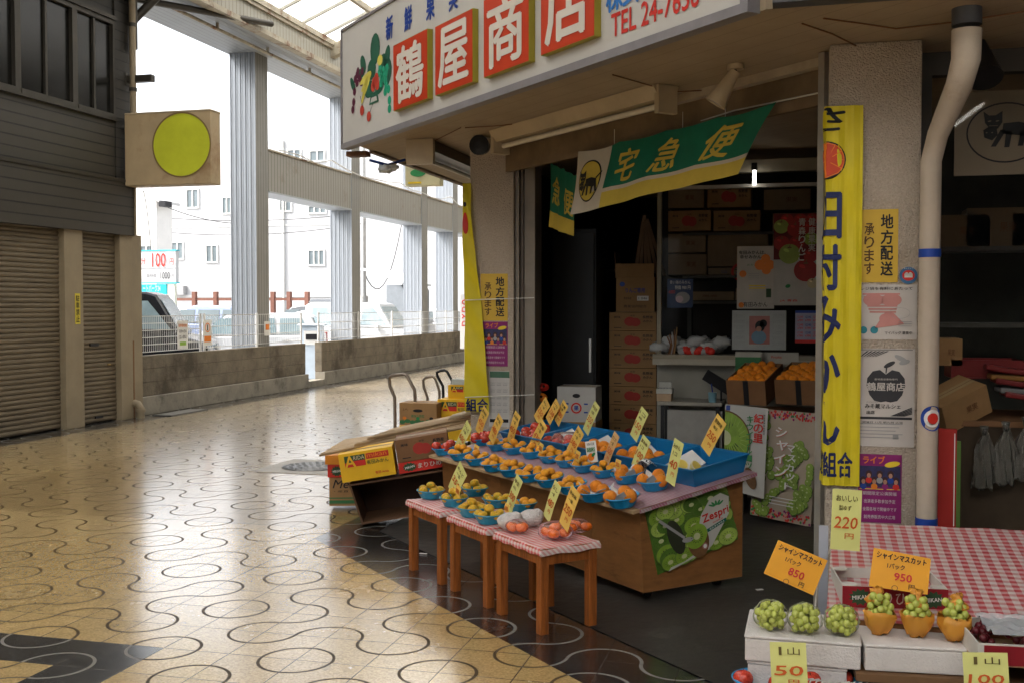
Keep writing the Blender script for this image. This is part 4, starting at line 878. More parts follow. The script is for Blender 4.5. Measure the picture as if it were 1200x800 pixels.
m.rect(-W * .45, W * .45, -H * .42, -H * .36, -.002, INK); tag(m.build('wall_calendar', origin=M.translation), 'white calendar sheet with a green head low on the left pillar', 'calendar')
# round badge
M, W, H = board(1054, 312, 1075, 334, 'Y', yRP - .003); m = MB(M); r_ = W / 2; m.cyl((0, 0, 0), (0, -.003, 0), r_, mat('badge_blue', (.05, .14, .28), .4), n=28, smooth=False); m.ell(0, 0, r_ * .7, r_ * .62, -.004, RED); m.rect(-r_ * .45, r_ * .45, -r_ * .25, r_ * .2, -.005, WHITE); m.ell(-r_ * .2, r_ * .2, r_ * .18, r_ * .16, -.005, WHITE); m.ell(r_ * .2, r_ * .2, r_ * .18, r_ * .16, -.005, WHITE); m.text('ありがとう', 0, r_ * .82, r_ * 1.0, r_ * .16, -.005, WHITE)
tag(m.build('round_badge', origin=M.translation), 'round blue badge with a red centre on the right pillar', 'sticker')
# pink heart notice
PAP = mat('weathered_paper', (.50, .46, .43), .6, .06, 4)
M, W, H = board(1004, 334, 1074, 398, 'Y', yRP - .003); m = sheet(M, W, H, PAP); PK2 = mat('pale_pink_print', (.50, .22, .20), .6, .1)
m.text('レジ袋を有料にあたって', 0, H * .43, W * .85, H * .06, -.002, INK, .01)
for i in range(7): z = H * (.33 - .055 * i); m.rect(-W * .40 + .02 * W * i, W * .22 - .01 * W * i, z - H * .016, z + H * .016, -.002, PK2)
for x in (-W * .22, W * .08): m.ell(x, H * .22, W * .17, H * .12, -.0015, PK2)
m.flat([(-W * .2, -H * .3), (W * .3, -H * .22), (W * .12, -H * .02), (-W * .02, 0)], -.002, PK2); m.ell(-W * .02, -H * .12, W * .1, H * .09, -.0025, PK2)
for x in (-W * .38, -W * .2): m.ell(x, -H * .33, W * .065, W * .065, -.002, mat('teal_print', (.03, .20, .25), .5))
m.text('マイバッグ 募集中', W * .2, -H * .38, W * .45, H * .06, -.002, INK, .01)
for i in range(3): m.rect(W * .2, W * .42, -H * (.18 + .04 * i), -H * (.17 + .04 * i), -.002, GRY)
m.ring(W * .22, -H * .02, W * .17, H * .10, .0015, -.002, GRY)
tag(m.build('heart_notice', origin=M.translation), 'white notice with a pink striped heart on the right pillar', 'notice')
# black apple poster
M, W, H = board(1005, 408, 1071, 524, 'Y', yRP - .003); m = sheet(M, W, H, PAP); AP = mat('apple_black', (.035, .035, .04), .5)
m.rect(-W * .46, W * .46, -H * .22, -H * .195, -.002, AP); m.rect(-W * .47, -W * .45, -H * .2, H * .49, -.002, AP); m.rect(-W * .46, W * .46, H * .485, H * .49, -.002, AP)
pts = [(0, .24), (.10, .285), (.22, .27), (.31, .20), (.32, .12), (.27, .03), (.19, -.03), (.08, -.045), (0, -.035), (-.08, -.045), (-.19, -.03), (-.27, .03), (-.32, .12), (-.31, .20), (-.22, .27), (-.10, .285)]
m.flat([(x * W * 1.05, z * H) for x, z in pts], -.002, AP); m.ell(W * .06, H * .34, W * .11, H * .022, -.002, AP, rot=.5); m.flat([(-.01 * W, .25 * H), (.01 * W, .25 * H), (.03 * W, .34 * H), (0, .34 * H)], -.003, AP)
m.text('鶴屋商店', 0, H * .115, W * .66, H * .085, -.004, PAP, .03); m.text('産地直送果物専門', 0, H * .19, W * .4, H * .02, -.004, PAP)
m.text('みそ蔵マルシェ', -W * .05, -H * .085, W * .62, H * .05, -.003, INK, .02); m.text('出店', -W * .26, -H * .15, W * .14, H * .035, -.003, INK, .04); m.text('二〇二〇', -W * .24, -H * .045, W * .2, H * .015, -.003, INK)
for i in range(5): m.flat([(W * (.08 + .05 * i), -H * .185), (W * (.13 + .05 * i), -H * .185), (W * .46, -H * (.10 + .015 * i)), (W * .46, -H * (.09 + .015 * i))], -.003, AP)
for i in range(6): m.flat([(-W * (.45 - .05 * i), H * .42), (-W * (.43 - .05 * i), H * .42), (-W * (.30 - .07 * i), H * .475), (-W * (.34 - .07 * i), H * .475)], -.003, AP)
m.ell(W * .26, H * .40, W * .13, H * .025, -.002, GRY, 10, -.5); m.ell(W * .32, H * .365, W * .10, H * .025, -.003, GRY, 9, .3)
for i in range(5): m.rect(-W * .45, W * (.30 - .06 * (i % 3)), -H * (.27 + .035 * i), -H * (.262 + .035 * i), -.002, GRY)
m.text('開催日 11月 朝九時 広場', -W * .05, -H * .25, W * .7, H * .022, -.003, INK)
for x in (W * .18,): m.rect(x - W * .05, x + W * .05, -H * .42, -H * .37, -.002, GRY)
tag(m.build('apple_poster', origin=M.translation), 'white poster with a big black apple and shop name on the right pillar', 'poster')
# ------------------------------------------------------------- yellow vertical banners
BAN = mat('yellow_vinyl_banner', (.58, .47, .012), .5, .07, 5, bump=.3, bscale=9); NV = mat('navy_ink', (.012, .02, .09), .5)
def slice_(m, x, z, r, y):
    m.ell(x, z, r, r, y, INK, 30); m.ell(x, z, r * .93, r * .93, y - .0006, ORG, 30); m.ell(x, z, r * .88, r * .88, y - .0012, mat('citrus_flesh', (.55, .06, .02), .5), 30)
    for k in range(12):
        a = 2 * pi * k / 12; c_, s_ = cos(a), sin(a); w = r * .022
        m.flat([(x - s_ * w, z + c_ * w), (x + s_ * w, z - c_ * w), (x + c_ * r * .88 + s_ * w, z + s_ * r * .88 - c_ * w), (x + c_ * r * .88 - s_ * w, z + s_ * r * .88 + c_ * w)], y - .0018, ORG)
def vbanner(x0, x1, fold, z0, z1, y, label, px):
    """full-width banner wrapped round the corner at x = fold"""
    m = MB(); W = x1 - x0; cx = (x0 + x1) / 2; H = z1 - z0; yy = y
    m.grid(lambda a, b_: (x0 + W * a, yy, z0 + H * b_), 24, 60, BAN)
    m.text('さ', cx, z1 - .035 * H, W * .5, H * .06, yy - .002, INK, .03)
    slice_(m, cx, P(px[0], px[1], 'Y', y).z, W * .27, yy - .002)
    zt = P(px[0], px[2], 'Y', y).z; zb_ = P(px[0], px[3], 'Y', y).z
    m.vtext('田村みかん', cx - W * .02, zt, zb_, W * .46, yy - .0025, NV, .04, .14)
    zc = P(px[0], px[4], 'Y', y).z; m.text('組合', cx + W * .19, zc, W * .42, H * .066, yy - .0025, NV, .04); m.text('農業', cx - W * .27, zc, W * .40, H * .058, yy - .0025, NV, .04)
    return m
def fold_build(m, fold, label, waver, taper=0):
    bm = bmesh.new(); vv = [bm.verts.new(v) for v in m.v]; 
    for f, i in zip(m.f, m.mi):
        try: fc = bm.faces.new([vv[q] for q in f]); fc.material_index = i
        except ValueError: pass
    bmesh.ops.bisect_plane(bm, geom=bm.verts[:] + bm.edges[:] + bm.faces[:], plane_co=(fold, 0, 0), plane_no=(1, 0, 0))
    for v in bm.verts:
        x, y, z = v.co; dy = .008 * sin(z * 6.3 + x * 8 + sin(z * 3)) + .004 * sin(z * 17 + x * 41) + .004 * sin(x * 90 + z * 2); y += dy * waver
        if x < fold: d = fold - x; v.co = (fold + (y - m.y0), m.y0 + d, z)
        else: v.co = (x, y, z)
    me = bpy.data.meshes.new('vertical_banner'); bm.to_mesh(me); bm.free()
    for q in m.mats: me.materials.append(q)
    o = bpy.data.objects.new('vertical_banner', me); COL.objects.link(o); ROOT[o.name] = Matrix(); return tag(o, label, 'banner')
yb_ = yRP - .035; x1 = P(1010, 300, 'Y', yb_).x; fold = P(967, 300, 'Y', yb_).x
m = vbanner(2 * fold - x1, x1, fold, P(990, 569, 'Y', yb_).z, P(990, 124, 'Y', yb_).z, yb_, '', (985, 188, 222, 525, 544)); m.y0 = yb_
fold_build(m, fold, 'tall yellow banner with an orange slice wrapped round the corner of the right pillar', 1)
# left banner: hangs in front of the left pillar's outer corner
yb_ = yLP - .04; x0 = P(545, 300, 'Y', yb_).x; x1 = P(573, 300, 'Y', yb_).x; z0 = P(560, 482, 'Y', yb_).z; z1 = P(545, 215, 'Y', yb_).z
m = MB(); W = x1 - x0
m.grid(lambda a, b_: (x0 + W * a, yb_, z0 + (z1 - z0) * b_), 10, 50, BAN)
zc = P(560, 474, 'Y', yb_).z; m.text('組合', x0 + W * .52, zc, W * .9, .105, yb_ - .004, NV, .04); zz = P(546, 262, 'Y', yb_).z; m.ell(x0 + W * .3, zz, W * .30, .09, yb_ - .003, RED); m.ell(x0 + W * .3, P(546, 240, 'Y', yb_).z, W * .2, .02, yb_ - .003, INK)
def lw(v):
    t = (v.z - z0) / (z1 - z0); k = (.95 - .62 * max(0, t - .15) / .85) if t < .6 else (.62 - .30 * (t - .6) / .4) if True else 1
    k = 1 - .66 * min(1, max(0, (t - .10)) / .80); off = -.0 - .02 * t; return V((x0 + (v.x - x0) * k + off, v.y + .02 * sin(v.z * 5) + .008 * sin(v.z * 15 + v.x * 20), v.z))
m.warp(lw); tag(m.build('vertical_banner'), 'narrow twisted yellow banner hanging down the outer corner of the left pillar', 'banner')
m = MB(); 
for py, l_ in ((352, 'upper'), (465, 'lower')): m = MB(); a_ = P(545, py, 'Y', yLP - .07); b_ = P(626, py - 3, 'Y', yLP - .07); m.tube([a_, b_], .004, WPAINT, 5); tag(m.build('tie_string'), l_ + ' thin white string stretched across the left pillar and its yellow banner', 'string')
# ------------------------------------------------------------- green delivery banner (cloth)
CG_ = mat('green_cloth', (.008, .13, .075), .75, .12, 6, bump=.3); CYL = mat('yellow_cloth_print', (.50, .38, .06), .7, .1); CW = mat('off_white_cloth', (.46, .42, .35), .75, .08)
def cat(m, cx, cz, s_, y, ink, line=None):
    """walking cat carrying a kitten, in an oval"""
    def f_(pts, mm=ink, d=0): m.flat([(cx + x * s_, cz + z * s_) for x, z in pts], y - d, mm)
    f_([(-.12, .10), (.15, .12), (.40, .06), (.42, -.10), (.30, -.16), (.05, -.12), (-.15, -.10)])
    f_([(.38, .04), (.58, .20), (.60, .25), (.54, .23), (.36, .10)]); 
    for a in ((-.12, -.02, -.30, -.34), (-.02, -.05, -.06, -.36), (.24, -.05, .18, -.34), (.36, -.04, .44, -.30)): f_([(a[0] - .05, a[1]), (a[0] + .06, a[1]), (a[2] + .05, a[3]), (a[2] - .04, a[3])])
    f_([(-.45, .12), (-.48, .34), (-.38, .26), (-.26, .26), (-.14, .34), (-.14, .12), (-.22, .0), (-.36, -.0)], d=.0006)
    f_([(-.48, -.02), (-.36, .06), (-.24, .02), (-.22, -.12), (-.32, -.22), (-.46, -.16)], d=.0006)
    L_ = line or WHITE
    for (x, z) in ((-.37, .15), (-.23, .15)): m.ell(cx + x * s_, cz + z * s_, .035 * s_, .014 * s_, y - .0015, L_, 8, .2)
    m.ell(cx - .42 * s_, cz - .07 * s_, .018 * s_, .010 * s_, y - .0015, L_, 8); m.ell(cx - .32 * s_, cz - .07 * s_, .018 * s_, .010 * s_, y - .0015, L_, 8)
    f_([(-.38, .055), (-.22, .055), (-.22, .065), (-.38, .065)], L_, .0015)
cor = [P(668, 252, 'S', 4.30), P(862, 204, 'S', 4.30), P(910, 120, 'S', 4.24), P(679, 178, 'S', 4.34)]    # BL BR TR TL
def quad_map(c, wave=.02, ph=0):
    def fn(v):
        a, b_ = v.x, v.z; p_ = (c[0] * (1 - a) + c[1] * a) * (1 - b_) + (c[3] * (1 - a) + c[2] * a) * b_
        n = V((.707, .707, 0)); return p_ + n * (v.y + wave * sin(a * 9 + ph) * (1 - b_) + wave * .6 * sin(a * 21 + b_ * 4)) + V((0, 0, -.018 * abs(sin(a * pi * 4)) * b_ * (1 if wave else 0)))
    return fn
m = MB(); m.grid(lambda a, b_: (a, 0, b_), 80, 16, CG_); m.v = [V(v) for v in m.v]
for f_i in range(len(m.f)):
    c_ = sum((m.v[q] for q in m.f[f_i]), V()) / 4
    if c_.x < .20: k = CW
    elif c_.z < .24: k = CYL
    elif c_.z < .285: k = CW
    else: k = CG_
    if k not in m.mats: m.mats.append(k)
    m.mi[f_i] = m.mats.index(k)
m.ell(.10, .5, .075, .34, -.003, INK, 40); m.ell(.10, .5, .070, .315, -.0045, CYL, 40)
m2 = MB(); cat(m2, 0, 0, .62, 0, INK, CYL)
k0 = len(m.v)
for mm in m2.mats:
    if mm not in m.mats: m.mats.append(mm)
for v in m2.v: m.v.append(V((.098 + v.x * .215, -.006 + v.y, .48 + v.z * .95)))
for f_, i in zip(m2.f, m2.mi): m.f.append([q + k0 for q in f_]); m.mi.append(m.mats.index(m2.mats[i])); m.sm.append(False)
for ch, x in (('宅', .325), ('急', .56), ('便', .82)): m.text(ch, x, .62, .13, .50, -.005, CYL, .03, .05)
m.warp(quad_map(cor)); tag(m.build('delivery_cloth_banner'), 'green and yellow cloth banner with a black cat oval hanging across the shop opening', 'banner')
cor2 = [P(643, 266, 'S', 4.55), P(671, 277, 'S', 4.45), P(676, 205, 'S', 4.42), P(646, 190, 'S', 4.62)]
m = MB(); m.grid(lambda a, b_: (a, 0, b_), 10, 12, CG_)
for f_i in range(len(m.f)):
    c_ = sum((m.v[q] for q in m.f[f_i]), V()) / 4; k = CYL if c_.z < .22 else CW if c_.z < .28 else CG_
    if k not in m.mats: m.mats.append(k)
    m.mi[f_i] = m.mats.index(k)
m.text('急', .3, .6, .35, .42, -.004, CYL, .03); m.text('便', .75, .52, .32, .42, -.004, CYL, .03)
m.warp(quad_map(cor2, .012)); tag(m.build('delivery_cloth_banner'), 'short side flap of green cloth at the left edge of the shop opening', 'banner')
m = MB(); a_ = P(640, 186, 'S', 4.45); b_ = P(965, 108, 'S', 4.34); m.tube([a_, P(770, 158, 'S', 4.42), P(860, 130, 'S', 4.36), b_], .005, WPAINT, 5)
for q in ((720, 165), (800, 146), (850, 133)): p_ = P(q[0], q[1] + 4, 'S', 4.38); m.tube([p_, p_ + V((0, 0, .1))], .003, WPAINT, 4)
tag(m.build('banner_line'), 'thin line carrying the green cloth banner across the opening', 'cord')
# ============================================================= INSIDE THE SHOP
def tomato_print(m, w, h, y, big=1):
    """two tomatoes and bold writing on a box front centred on 0"""
    m.ell(-w * .06, h * .0, w * .12, h * .26, y, mat('box_red', (.36, .035, .025), .6)); m.ell(w * .06, -h * .04, w * .11, h * .24, y - .0006, mat('box_red', (.36, .035, .025), .6))
    m.text('美味', -w * .33, h * .24, w * .14, h * .12, y, INK, .02); m.text('長野産', w * .32, h * .24, w * .22, h * .16, y, INK, .03); m.text('みかん', w * .32, h * .02, w * .2, h * .14, y, INK, .03); m.rect(-w * .4, -w * .24, -h * .36, -h * .32, y, INK); m.text('産直', 0, h * .32, w * .1, h * .07, y, INK)
def carton(x, y, z, w, d, h, rz, label, col=CARD, group=None, style='tomato', cat='box', open_=False, name='cardboard_box', R3=None):
    """box whose front-left-bottom is centred: local x right, y away, z up"""
    M = FR((x, y, z), rz)
    if R3: M = Matrix.Translation(V((x, y, z))) @ R3.to_4x4()
    m = MB(M); t = .006
    if not open_:
        m.box(-w / 2, w / 2, 0, d, 0, h, col); m.box(-w / 2 + .002, w / 2 - .002, d / 2 - .025, d / 2 + .025, h, h + .001, mat('packing_tape', (.42, .30, .16), .25))
        m.box(-w / 2, w / 2, d / 2 - .0015, d / 2 + .0015, h + .0008, h + .0016, BRN)
    else:
        m.box(-w / 2, w / 2, 0, d, 0, t, col)
        m.box(-w / 2, w / 2, 0, t, t, h, col); m.box(-w / 2, w / 2, d - t, d, t, h, col); m.box(-w / 2, -w / 2 + t, t, d - t, t, h, col); m.box(w / 2 - t, w / 2, t, d - t, t, h, col)
    mm = MB(); 
    if style == 'tomato': tomato_print(mm, w, h, 0)
    elif style == 'yellow':
        mm.rect(-w * .40, -w * .02, -h * .0, h * .40, 0, RED); mm.rect(-w * .40, -w * .02, h * .20, h * .40, -.0006, mat('box_dark_green', (.03, .07, .03), .6)); mm.rect(-w * .40, -w * .24, h * .0, h * .40, -.0012, mat('box_dark_green', (.03, .07, .03), .6)); mm.rect(-w * .40, -w * .24, h * .0, h * .16, -.0016, RED)
        mm.text('A', -w * .30, h * .19, w * .2, h * .40, -.003, mat('box_orange_yellow', (.75, .42, .02), .5), .03); mm.text('RIDA', -w * .13, h * .30, w * .2, h * .13, -.003, mat('box_cream', (.6, .5, .3), .5), .02)
        mm.rect(0, w * .42, h * .20, h * .40, -.0006, RED); mm.text('mikan', w * .2, h * .33, w * .36, h * .16, -.003, ORG, .03); mm.text('有田みかん', w * .2, h * .08, w * .40, h * .15, -.002, mat('box_dark_green', (.03, .07, .03), .6), .02); mm.text('有田 Arida', w * .25, -h * .32, w * .25, h * .10, -.002, RED, .03)
    elif style == 'red':
        for x_ in (-w * .30, w * .38): 
            pts = []
            for k in range(24): r_ = 1 if k % 2 else .72; a = 2 * pi * k / 24; pts.append((x_ + w * .14 * r_ * cos(a), h * .45 * r_ * sin(a)))
            mm.flat(pts, -.0005, mat('box_dark_green', (.03, .07, .03), .6)); mm.text('MIKAN', x_, .0, w * .17, h * .2, -.002, WHITE, .03, rot=.15)
        mm.text('まりひめ', w * .06, 0, w * .42, h * .45, -.002, mat('box_pale', (.6, .5, .45), .5), .03)
    elif style == 'green':
        mm.rect(-w * .5, w * .5, -h * .42, -h * .30, 0, mat('box_green', (.04, .16, .06), .6)); mm.rect(-w * .5, w * .5, -h * .24, -h * .20, 0, mat('box_green', (.04, .16, .06), .6)); mm.text('Melle', -w * .1, h * .28, w * .6, h * .3, -.001, INK, .01, .3); mm.ell(w * .25, h * .0, w * .15, h * .08, -.001, INK); mm.text('・産直・', -w * .2, h * .02, w * .4, h * .08, -.001, INK)
    elif style == 'veg':
        for k in range(7): mm.ell(-w * .42 + k * w * .14, -h * .36 + h * .05 * (k % 2), w * .08, h * .09, -.0005, mat('box_green', (.04, .16, .06), .6))
        for k in range(3): mm.ell(-w * .36 + k * w * .36, -h * .18, w * .05, h * .07, -.001, (ORG, GRN, INK)[k])
        mm.ell(0, h * .16, w * .13, h * .07, -.001, INK, 20); mm.text('朝採り野菜', 0, -h * .08, w * .35, h * .13, -.002, mat('box_green', (.04, .16, .06), .6), .02); mm.text('JA', -w * .34, h * .2, w * .15, h * .12, -.001, BRN)
    elif style == 'plain': mm.text('果実', w * .1, 0, w * .25, h * .25, -.0005, BRN, .01)
    elif style == 'label':
        mm.text('りんご専用', 0, h * .12, w * .5, h * .14, -.001, BLU, .03); mm.ell(-w * .34, h * .3, w * .07, h * .07, -.001, BLU); mm.rect(w * .05, w * .35, -h * .18, -h * .04, -.001, WHITE); mm.text('1 046', w * .2, -h * .11, w * .22, h * .07, -.002, INK); mm.text('青森県産', -w * .2, -h * .11, w * .2, h * .07, -.001, INK); mm.text('農業協同組合', 0, -h * .34, w * .6, h * .08, -.001, INK)
    elif style == 'white':
        mm.ell(0, h * .25, w * .1, h * .06, -.001, INK); mm.ring(0, -h * .1, w * .14, w * .14, w * .04, -.001, RED); mm.text('果', 0, -h * .1, w * .12, w * .12, -.002, BLU, .04)
        for a, c in ((-1, 1), (1, 1), (-1, -1), (1, -1)): mm.rect(a * w * .25 - w * .05, a * w * .25 + w * .05, -h * .1 + c * h * .12 - h * .02, -h * .1 + c * h * .12 + h * .02, -.001, BLU)
    for q in mm.mats:
        if q not in m.mats: m.mats.append(q)
    k0 = len(m.v)
    for v in mm.v: m.v.append(M @ V((v.x, v.y - .0015, v.z + h / 2)))
    for f_, i in zip(mm.f, mm.mi): m.f.append([q + k0 for q in f_]); m.mi.append(m.mats.index(mm.mats[i])); m.sm.append(False)
    o = m.build(name, origin=M.translation); return tag(o, label, cat, group)
def stackbox(px0, px1, py_top, py_bot, Y, d, label, **k):
    a_ = P(px0, py_bot, 'Y', Y); b_ = P(px1, py_top, 'Y', Y); carton((a_.x + b_.x) / 2, Y, P((px0 + px1) / 2, py_bot, 'Y', Y).z, b_.x - a_.x, d, P((px0 + px1) / 2, py_top, 'Y', Y).z - P((px0 + px1) / 2, py_bot, 'Y', Y).z, 0, label, **k)
YK = 9.9
ordn = ['topmost', 'second from the top', 'third from the top', 'fourth from the top', 'fifth from the top', 'sixth from the top', 'seventh from the top', 'eighth from the top']
for i in range(8):
    t_ = 366 + 21.6 * i; stackbox(714, 769, t_ + .4, t_ + 21.4, YK + (i % 3) * .012, .34, 'brown tomato-printed carton, %s of the tall dark stack inside the shop' % ordn[i], group='cartons stacked inside the shop opening')
stackbox(722, 767, 325, 365.6, YK + .02, .33, 'taller brown apple carton with a white label on top of the tall carton stack', style='label', open_=True)
q = P(744, 325, 'Y', YK + .02); a_ = P(722, 325, 'Y', YK + .02); b_ = P(767, 325, 'Y', YK + .02)
m = MB(); m.obox((q.x, YK + .02 - .01, q.z + .06), (b_.x - a_.x, .006, .13), CARD, Matrix.Rotation(-.12, 3, 'X')); m.obox((a_.x - .01, YK + .18, q.z + .12), (.006, .3, .24), CARDD, Matrix.Rotation(-.06, 3, 'Y'))
for k in range(6): m.obox((q.x + .02 + k * .03, YK + .1 + .02 * k, q.z + .22 + .03 * (k % 3)), (.03, .02, .6), mat('dim_wood_lath', (.20, .13, .08), .8), Euler((.1 * k, .15 - .08 * k, 0)).to_matrix())
tag(m.build('box_flaps_and_laths'), 'raised cardboard flaps and rough laths standing in the topmost carton of the dark stack', 'packing scraps')
# tall dark cabinet at the left of the room
a_ = P(646, 400, 'Y', 9.6); b_ = P(699, 400, 'Y', 9.6)
root = thing('tall_black_cabinet', 'tall black cabinet standing inside the shop left of the cartons', 'cabinet', ((a_.x + b_.x) / 2, 9.6, 0)); BC = mat('black_cabinet_paint', (.010, .010, .010), .5, .2)
m = MB(); m.box(a_.x, b_.x, 9.6, 10.3, .05, P(670, 268, 'Y', 9.6).z, BC); m.build('body', root, bevel=.01)
m = MB(); m.box(a_.x + .02, b_.x - .02, 9.58, 9.598, .1, P(670, 268, 'Y', 9.6).z - .04, BC); d_ = m.build('door', root, bevel=.004)
m = MB(); m.box(b_.x - .06, b_.x - .04, 9.555, 9.578, 1.0, 1.3, STEEL); m.build('handle', d_)
# graffiti panel
M, W, H = board(622, 337, 645, 388, 'Y', 11.2); m = sheet(M, W * 1.6, H, mat('grubby_white_panel', (.38, .36, .31), .7, .1)); rr = random.Random(9)
def scrib(m, n, W, H, y, k, w):
    for _ in range(n):
        x, z = rr.uniform(-W * .4, W * .4), rr.uniform(-H * .4, H * .4); a = rr.uniform(0, 6); pts = [(x, z)]
        for i in range(6): a += rr.uniform(-1.2, 1.2); x = max(-W * .45, min(W * .45, x + cos(a) * H * .07)); z = max(-H * .45, min(H * .45, z + sin(a) * H * .09)); pts.append((x, z))
        for (x0, z0), (x1, z1) in zip(pts, pts[1:]):
            d = V((x1 - x0, 0, z1 - z0)); 
            if d.length < 1e-5: continue
            n_ = V((-d.z, 0, d.x)).normalized() * w; m.flat([(x0 - n_.x, z0 - n_.z), (x1 - n_.x, z1 - n_.z), (x1 + n_.x, z1 + n_.z), (x0 + n_.x, z0 + n_.z)], y, k)
scrib(m, 16, W, H, -.003, INK, .008); scrib(m, 4, W, H, -.002, RED, .004)
tag(m.build('graffiti_panel', origin=M.translation), 'white panel scribbled with black lines seen in the dark gap left of the cabinet', 'panel')
# dim shelves with stock behind
root = thing('dark_shelf', 'dark shelf rack against the back wall between the black cabinet and the cartons', 'shelf', (-1.7, 11.6, 0)); SHM = mat('dim_shelf_board', (.10, .095, .085), .7, .2)
for z in (.6, 1.05, 1.5, 1.95): m = MB(); m.box(-2.3, -1.15, 11.4, 11.9, z, z + .04, SHM); m.build('shelf_board', root)
m = MB()
for x in (-2.3, -1.19): m.box(x, x + .04, 11.4, 11.44, 0, 2.3, SHM)
m.build('upright', root)
# white carton and toy ladybirds by the opening
stackbox(653, 698, 453, 494, 8.9, .3, 'white carton with a red and blue emblem behind the fruit stand', col=mat('white_carton', (.45, .44, .42), .6, .06), style='white')
q = P(676, 494, 'Y', 8.9); stackbox(655, 698, 494.4, 520, 8.88, .34, 'low brown carton under the white carton behind the fruit stand', style='plain')
m = MB(); 
for i, (px, py, c_, s_) in enumerate(((636, 453, RED, 8), (633, 465, ORG, 9), (631, 476, GRN, 8))):
    q = P(px, py, 'Y', 8.85); m.ball((q.x, q.y, q.z), s_ / F * 9, c_, (1, .8, .62)); m.ball((q.x - .02, q.y - .045, q.z + .01), .012, INK); m.ball((q.x + .02, q.y - .045, q.z + .01), .012, INK)
q = P(633, 480, 'Y', 8.85); m.cyl((q.x, q.y, 0), (q.x, q.y, q.z), .03, ORG); tag(m.build('toy_stack'), 'stack of red, orange and green round plastic toys beside the jamb behind the stand', 'toy')
# back stock wall behind the glass partition
YG_ = 9.15
def gx(px, py, Y=YG_): return P(px, py, 'Y', Y)
PFR = mat('old_cream_frame', (.25, .22, .165), .55, .12)
root = thing('glass_partition', 'cream framed glass partition with a low counter wall inside the shop', 'partition', (gx(772, 400).x, YG_, 0))
zc = gx(850, 420).z; xa_ = gx(770, 400).x; xb_ = 3.4
m = MB(); m.box(xa_, xa_ + .035, YG_ - .02, YG_ + .05, zc, ZS - .1, PFR); m.box(xa_, xb_, YG_ - .02, YG_ + .05, ZS - .2, ZS - .1, PFR); m.box(gx(968, 400).x, gx(968, 400).x + .04, YG_ - .02, YG_ + .05, zc, ZS - .2, PFR); m.box(xa_ + .036, xb_, YG_ - .02, YG_ + .05, gx(850, 221).z, gx(850, 217).z, ALU); m.build('frame', root)
m = MB(); m.box(xa_ - .02, xb_, YG_ - .14, YG_ + .16, zc - .0, zc + .035, PFR); m.box(xa_ - .02, xb_, YG_ - .14, YG_ - .12, zc - .05, zc - .001, mat('counter_edge', (.34, .31, .25), .6)); m.build('counter', root)
m = MB(); m.box(xa_, xb_, YG_, YG_ + .1, 0, zc - .001, mat('counter_wall', (.25, .24, .21), .8, .15, 2)); m.build('low_wall', root)
m = MB(); m.box(xa_ + .036, xb_, YG_ + .01, YG_ + .014, zc + .035, ZS - .2, film_mat('partition_glass', (.02, .02, .02), .02, .03, 1.3, 0)); m.build('glass', root)
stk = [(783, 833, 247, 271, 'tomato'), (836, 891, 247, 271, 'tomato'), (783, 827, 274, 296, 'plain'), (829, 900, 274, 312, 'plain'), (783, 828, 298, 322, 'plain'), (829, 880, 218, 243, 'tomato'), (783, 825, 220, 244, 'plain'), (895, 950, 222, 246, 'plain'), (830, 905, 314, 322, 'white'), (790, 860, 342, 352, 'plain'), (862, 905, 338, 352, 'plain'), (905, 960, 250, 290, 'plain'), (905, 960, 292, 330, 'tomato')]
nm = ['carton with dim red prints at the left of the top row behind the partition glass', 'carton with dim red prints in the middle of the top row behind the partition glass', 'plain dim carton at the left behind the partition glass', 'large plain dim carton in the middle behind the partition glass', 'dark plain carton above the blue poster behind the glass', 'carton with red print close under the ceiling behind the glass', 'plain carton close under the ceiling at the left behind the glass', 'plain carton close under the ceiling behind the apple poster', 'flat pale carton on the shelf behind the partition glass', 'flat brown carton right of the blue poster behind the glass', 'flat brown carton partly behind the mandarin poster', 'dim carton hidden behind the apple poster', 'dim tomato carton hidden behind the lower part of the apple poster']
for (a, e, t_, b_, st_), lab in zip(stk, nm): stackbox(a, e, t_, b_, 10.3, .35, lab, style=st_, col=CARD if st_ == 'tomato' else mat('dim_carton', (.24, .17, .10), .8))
m = MB()
for py in (272.5, 323, 353): z = P(840, py, 'Y', 10.28).z; m.box(xa_ + .1, 3.2, 10.26, 10.8, z - .025, z - .001, SHM)
for x in (xa_ + .1, 1.2, 3.1): m.box(x, x + .04, 10.76, 10.8, 0, ZS - .1, SHM)
tag(m.build('stock_shelf'), 'dark stock shelf carrying cartons behind the glass partition', 'shelf')
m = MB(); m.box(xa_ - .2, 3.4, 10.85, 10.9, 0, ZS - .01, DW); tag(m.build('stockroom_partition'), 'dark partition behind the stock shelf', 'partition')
# blue poster, plastic bags and goods on the counter
M, W, H = board(782, 327, 812, 361, 'Y', YG_ + .06); m = sheet(M, W, H, mat('deep_blue_poster', (.015, .04, .12), .5)); m.text('青い海のみかん', 0, H * .38, W * .8, H * .12, -.002, WHITE); m.text('特価 980 円', W * .1, H * .2, W * .6, H * .14, -.002, WHITE, .02); m.ell(W * .1, -H * .15, W * .28, H * .2, -.002, GRY); m.ell(-W * .02, -H * .2, W * .15, H * .12, -.003, mat('pale_print', (.55, .42, .48))); m.text('480', -W * .32, H * .05, W * .25, H * .12, -.002, RED)
tag(m.build('blue_poster', origin=M.translation), 'small dark blue poster on the glass left of the pale shop posters', 'poster')
FB = mat('clear_film_heap', (.35, .36, .36), .12, .2, 8)
m = MB(); q = gx(812, 402, YG_ + .08); rr2 = random.Random(4)
for i in range(16): m.ball((q.x - .28 + .035 * i, YG_ + .02 + .04 * (i % 3), zc + .09 + .05 * sin(i * .5) ** 2), .07, FB, (1.2, .7, .7), jit=.25)
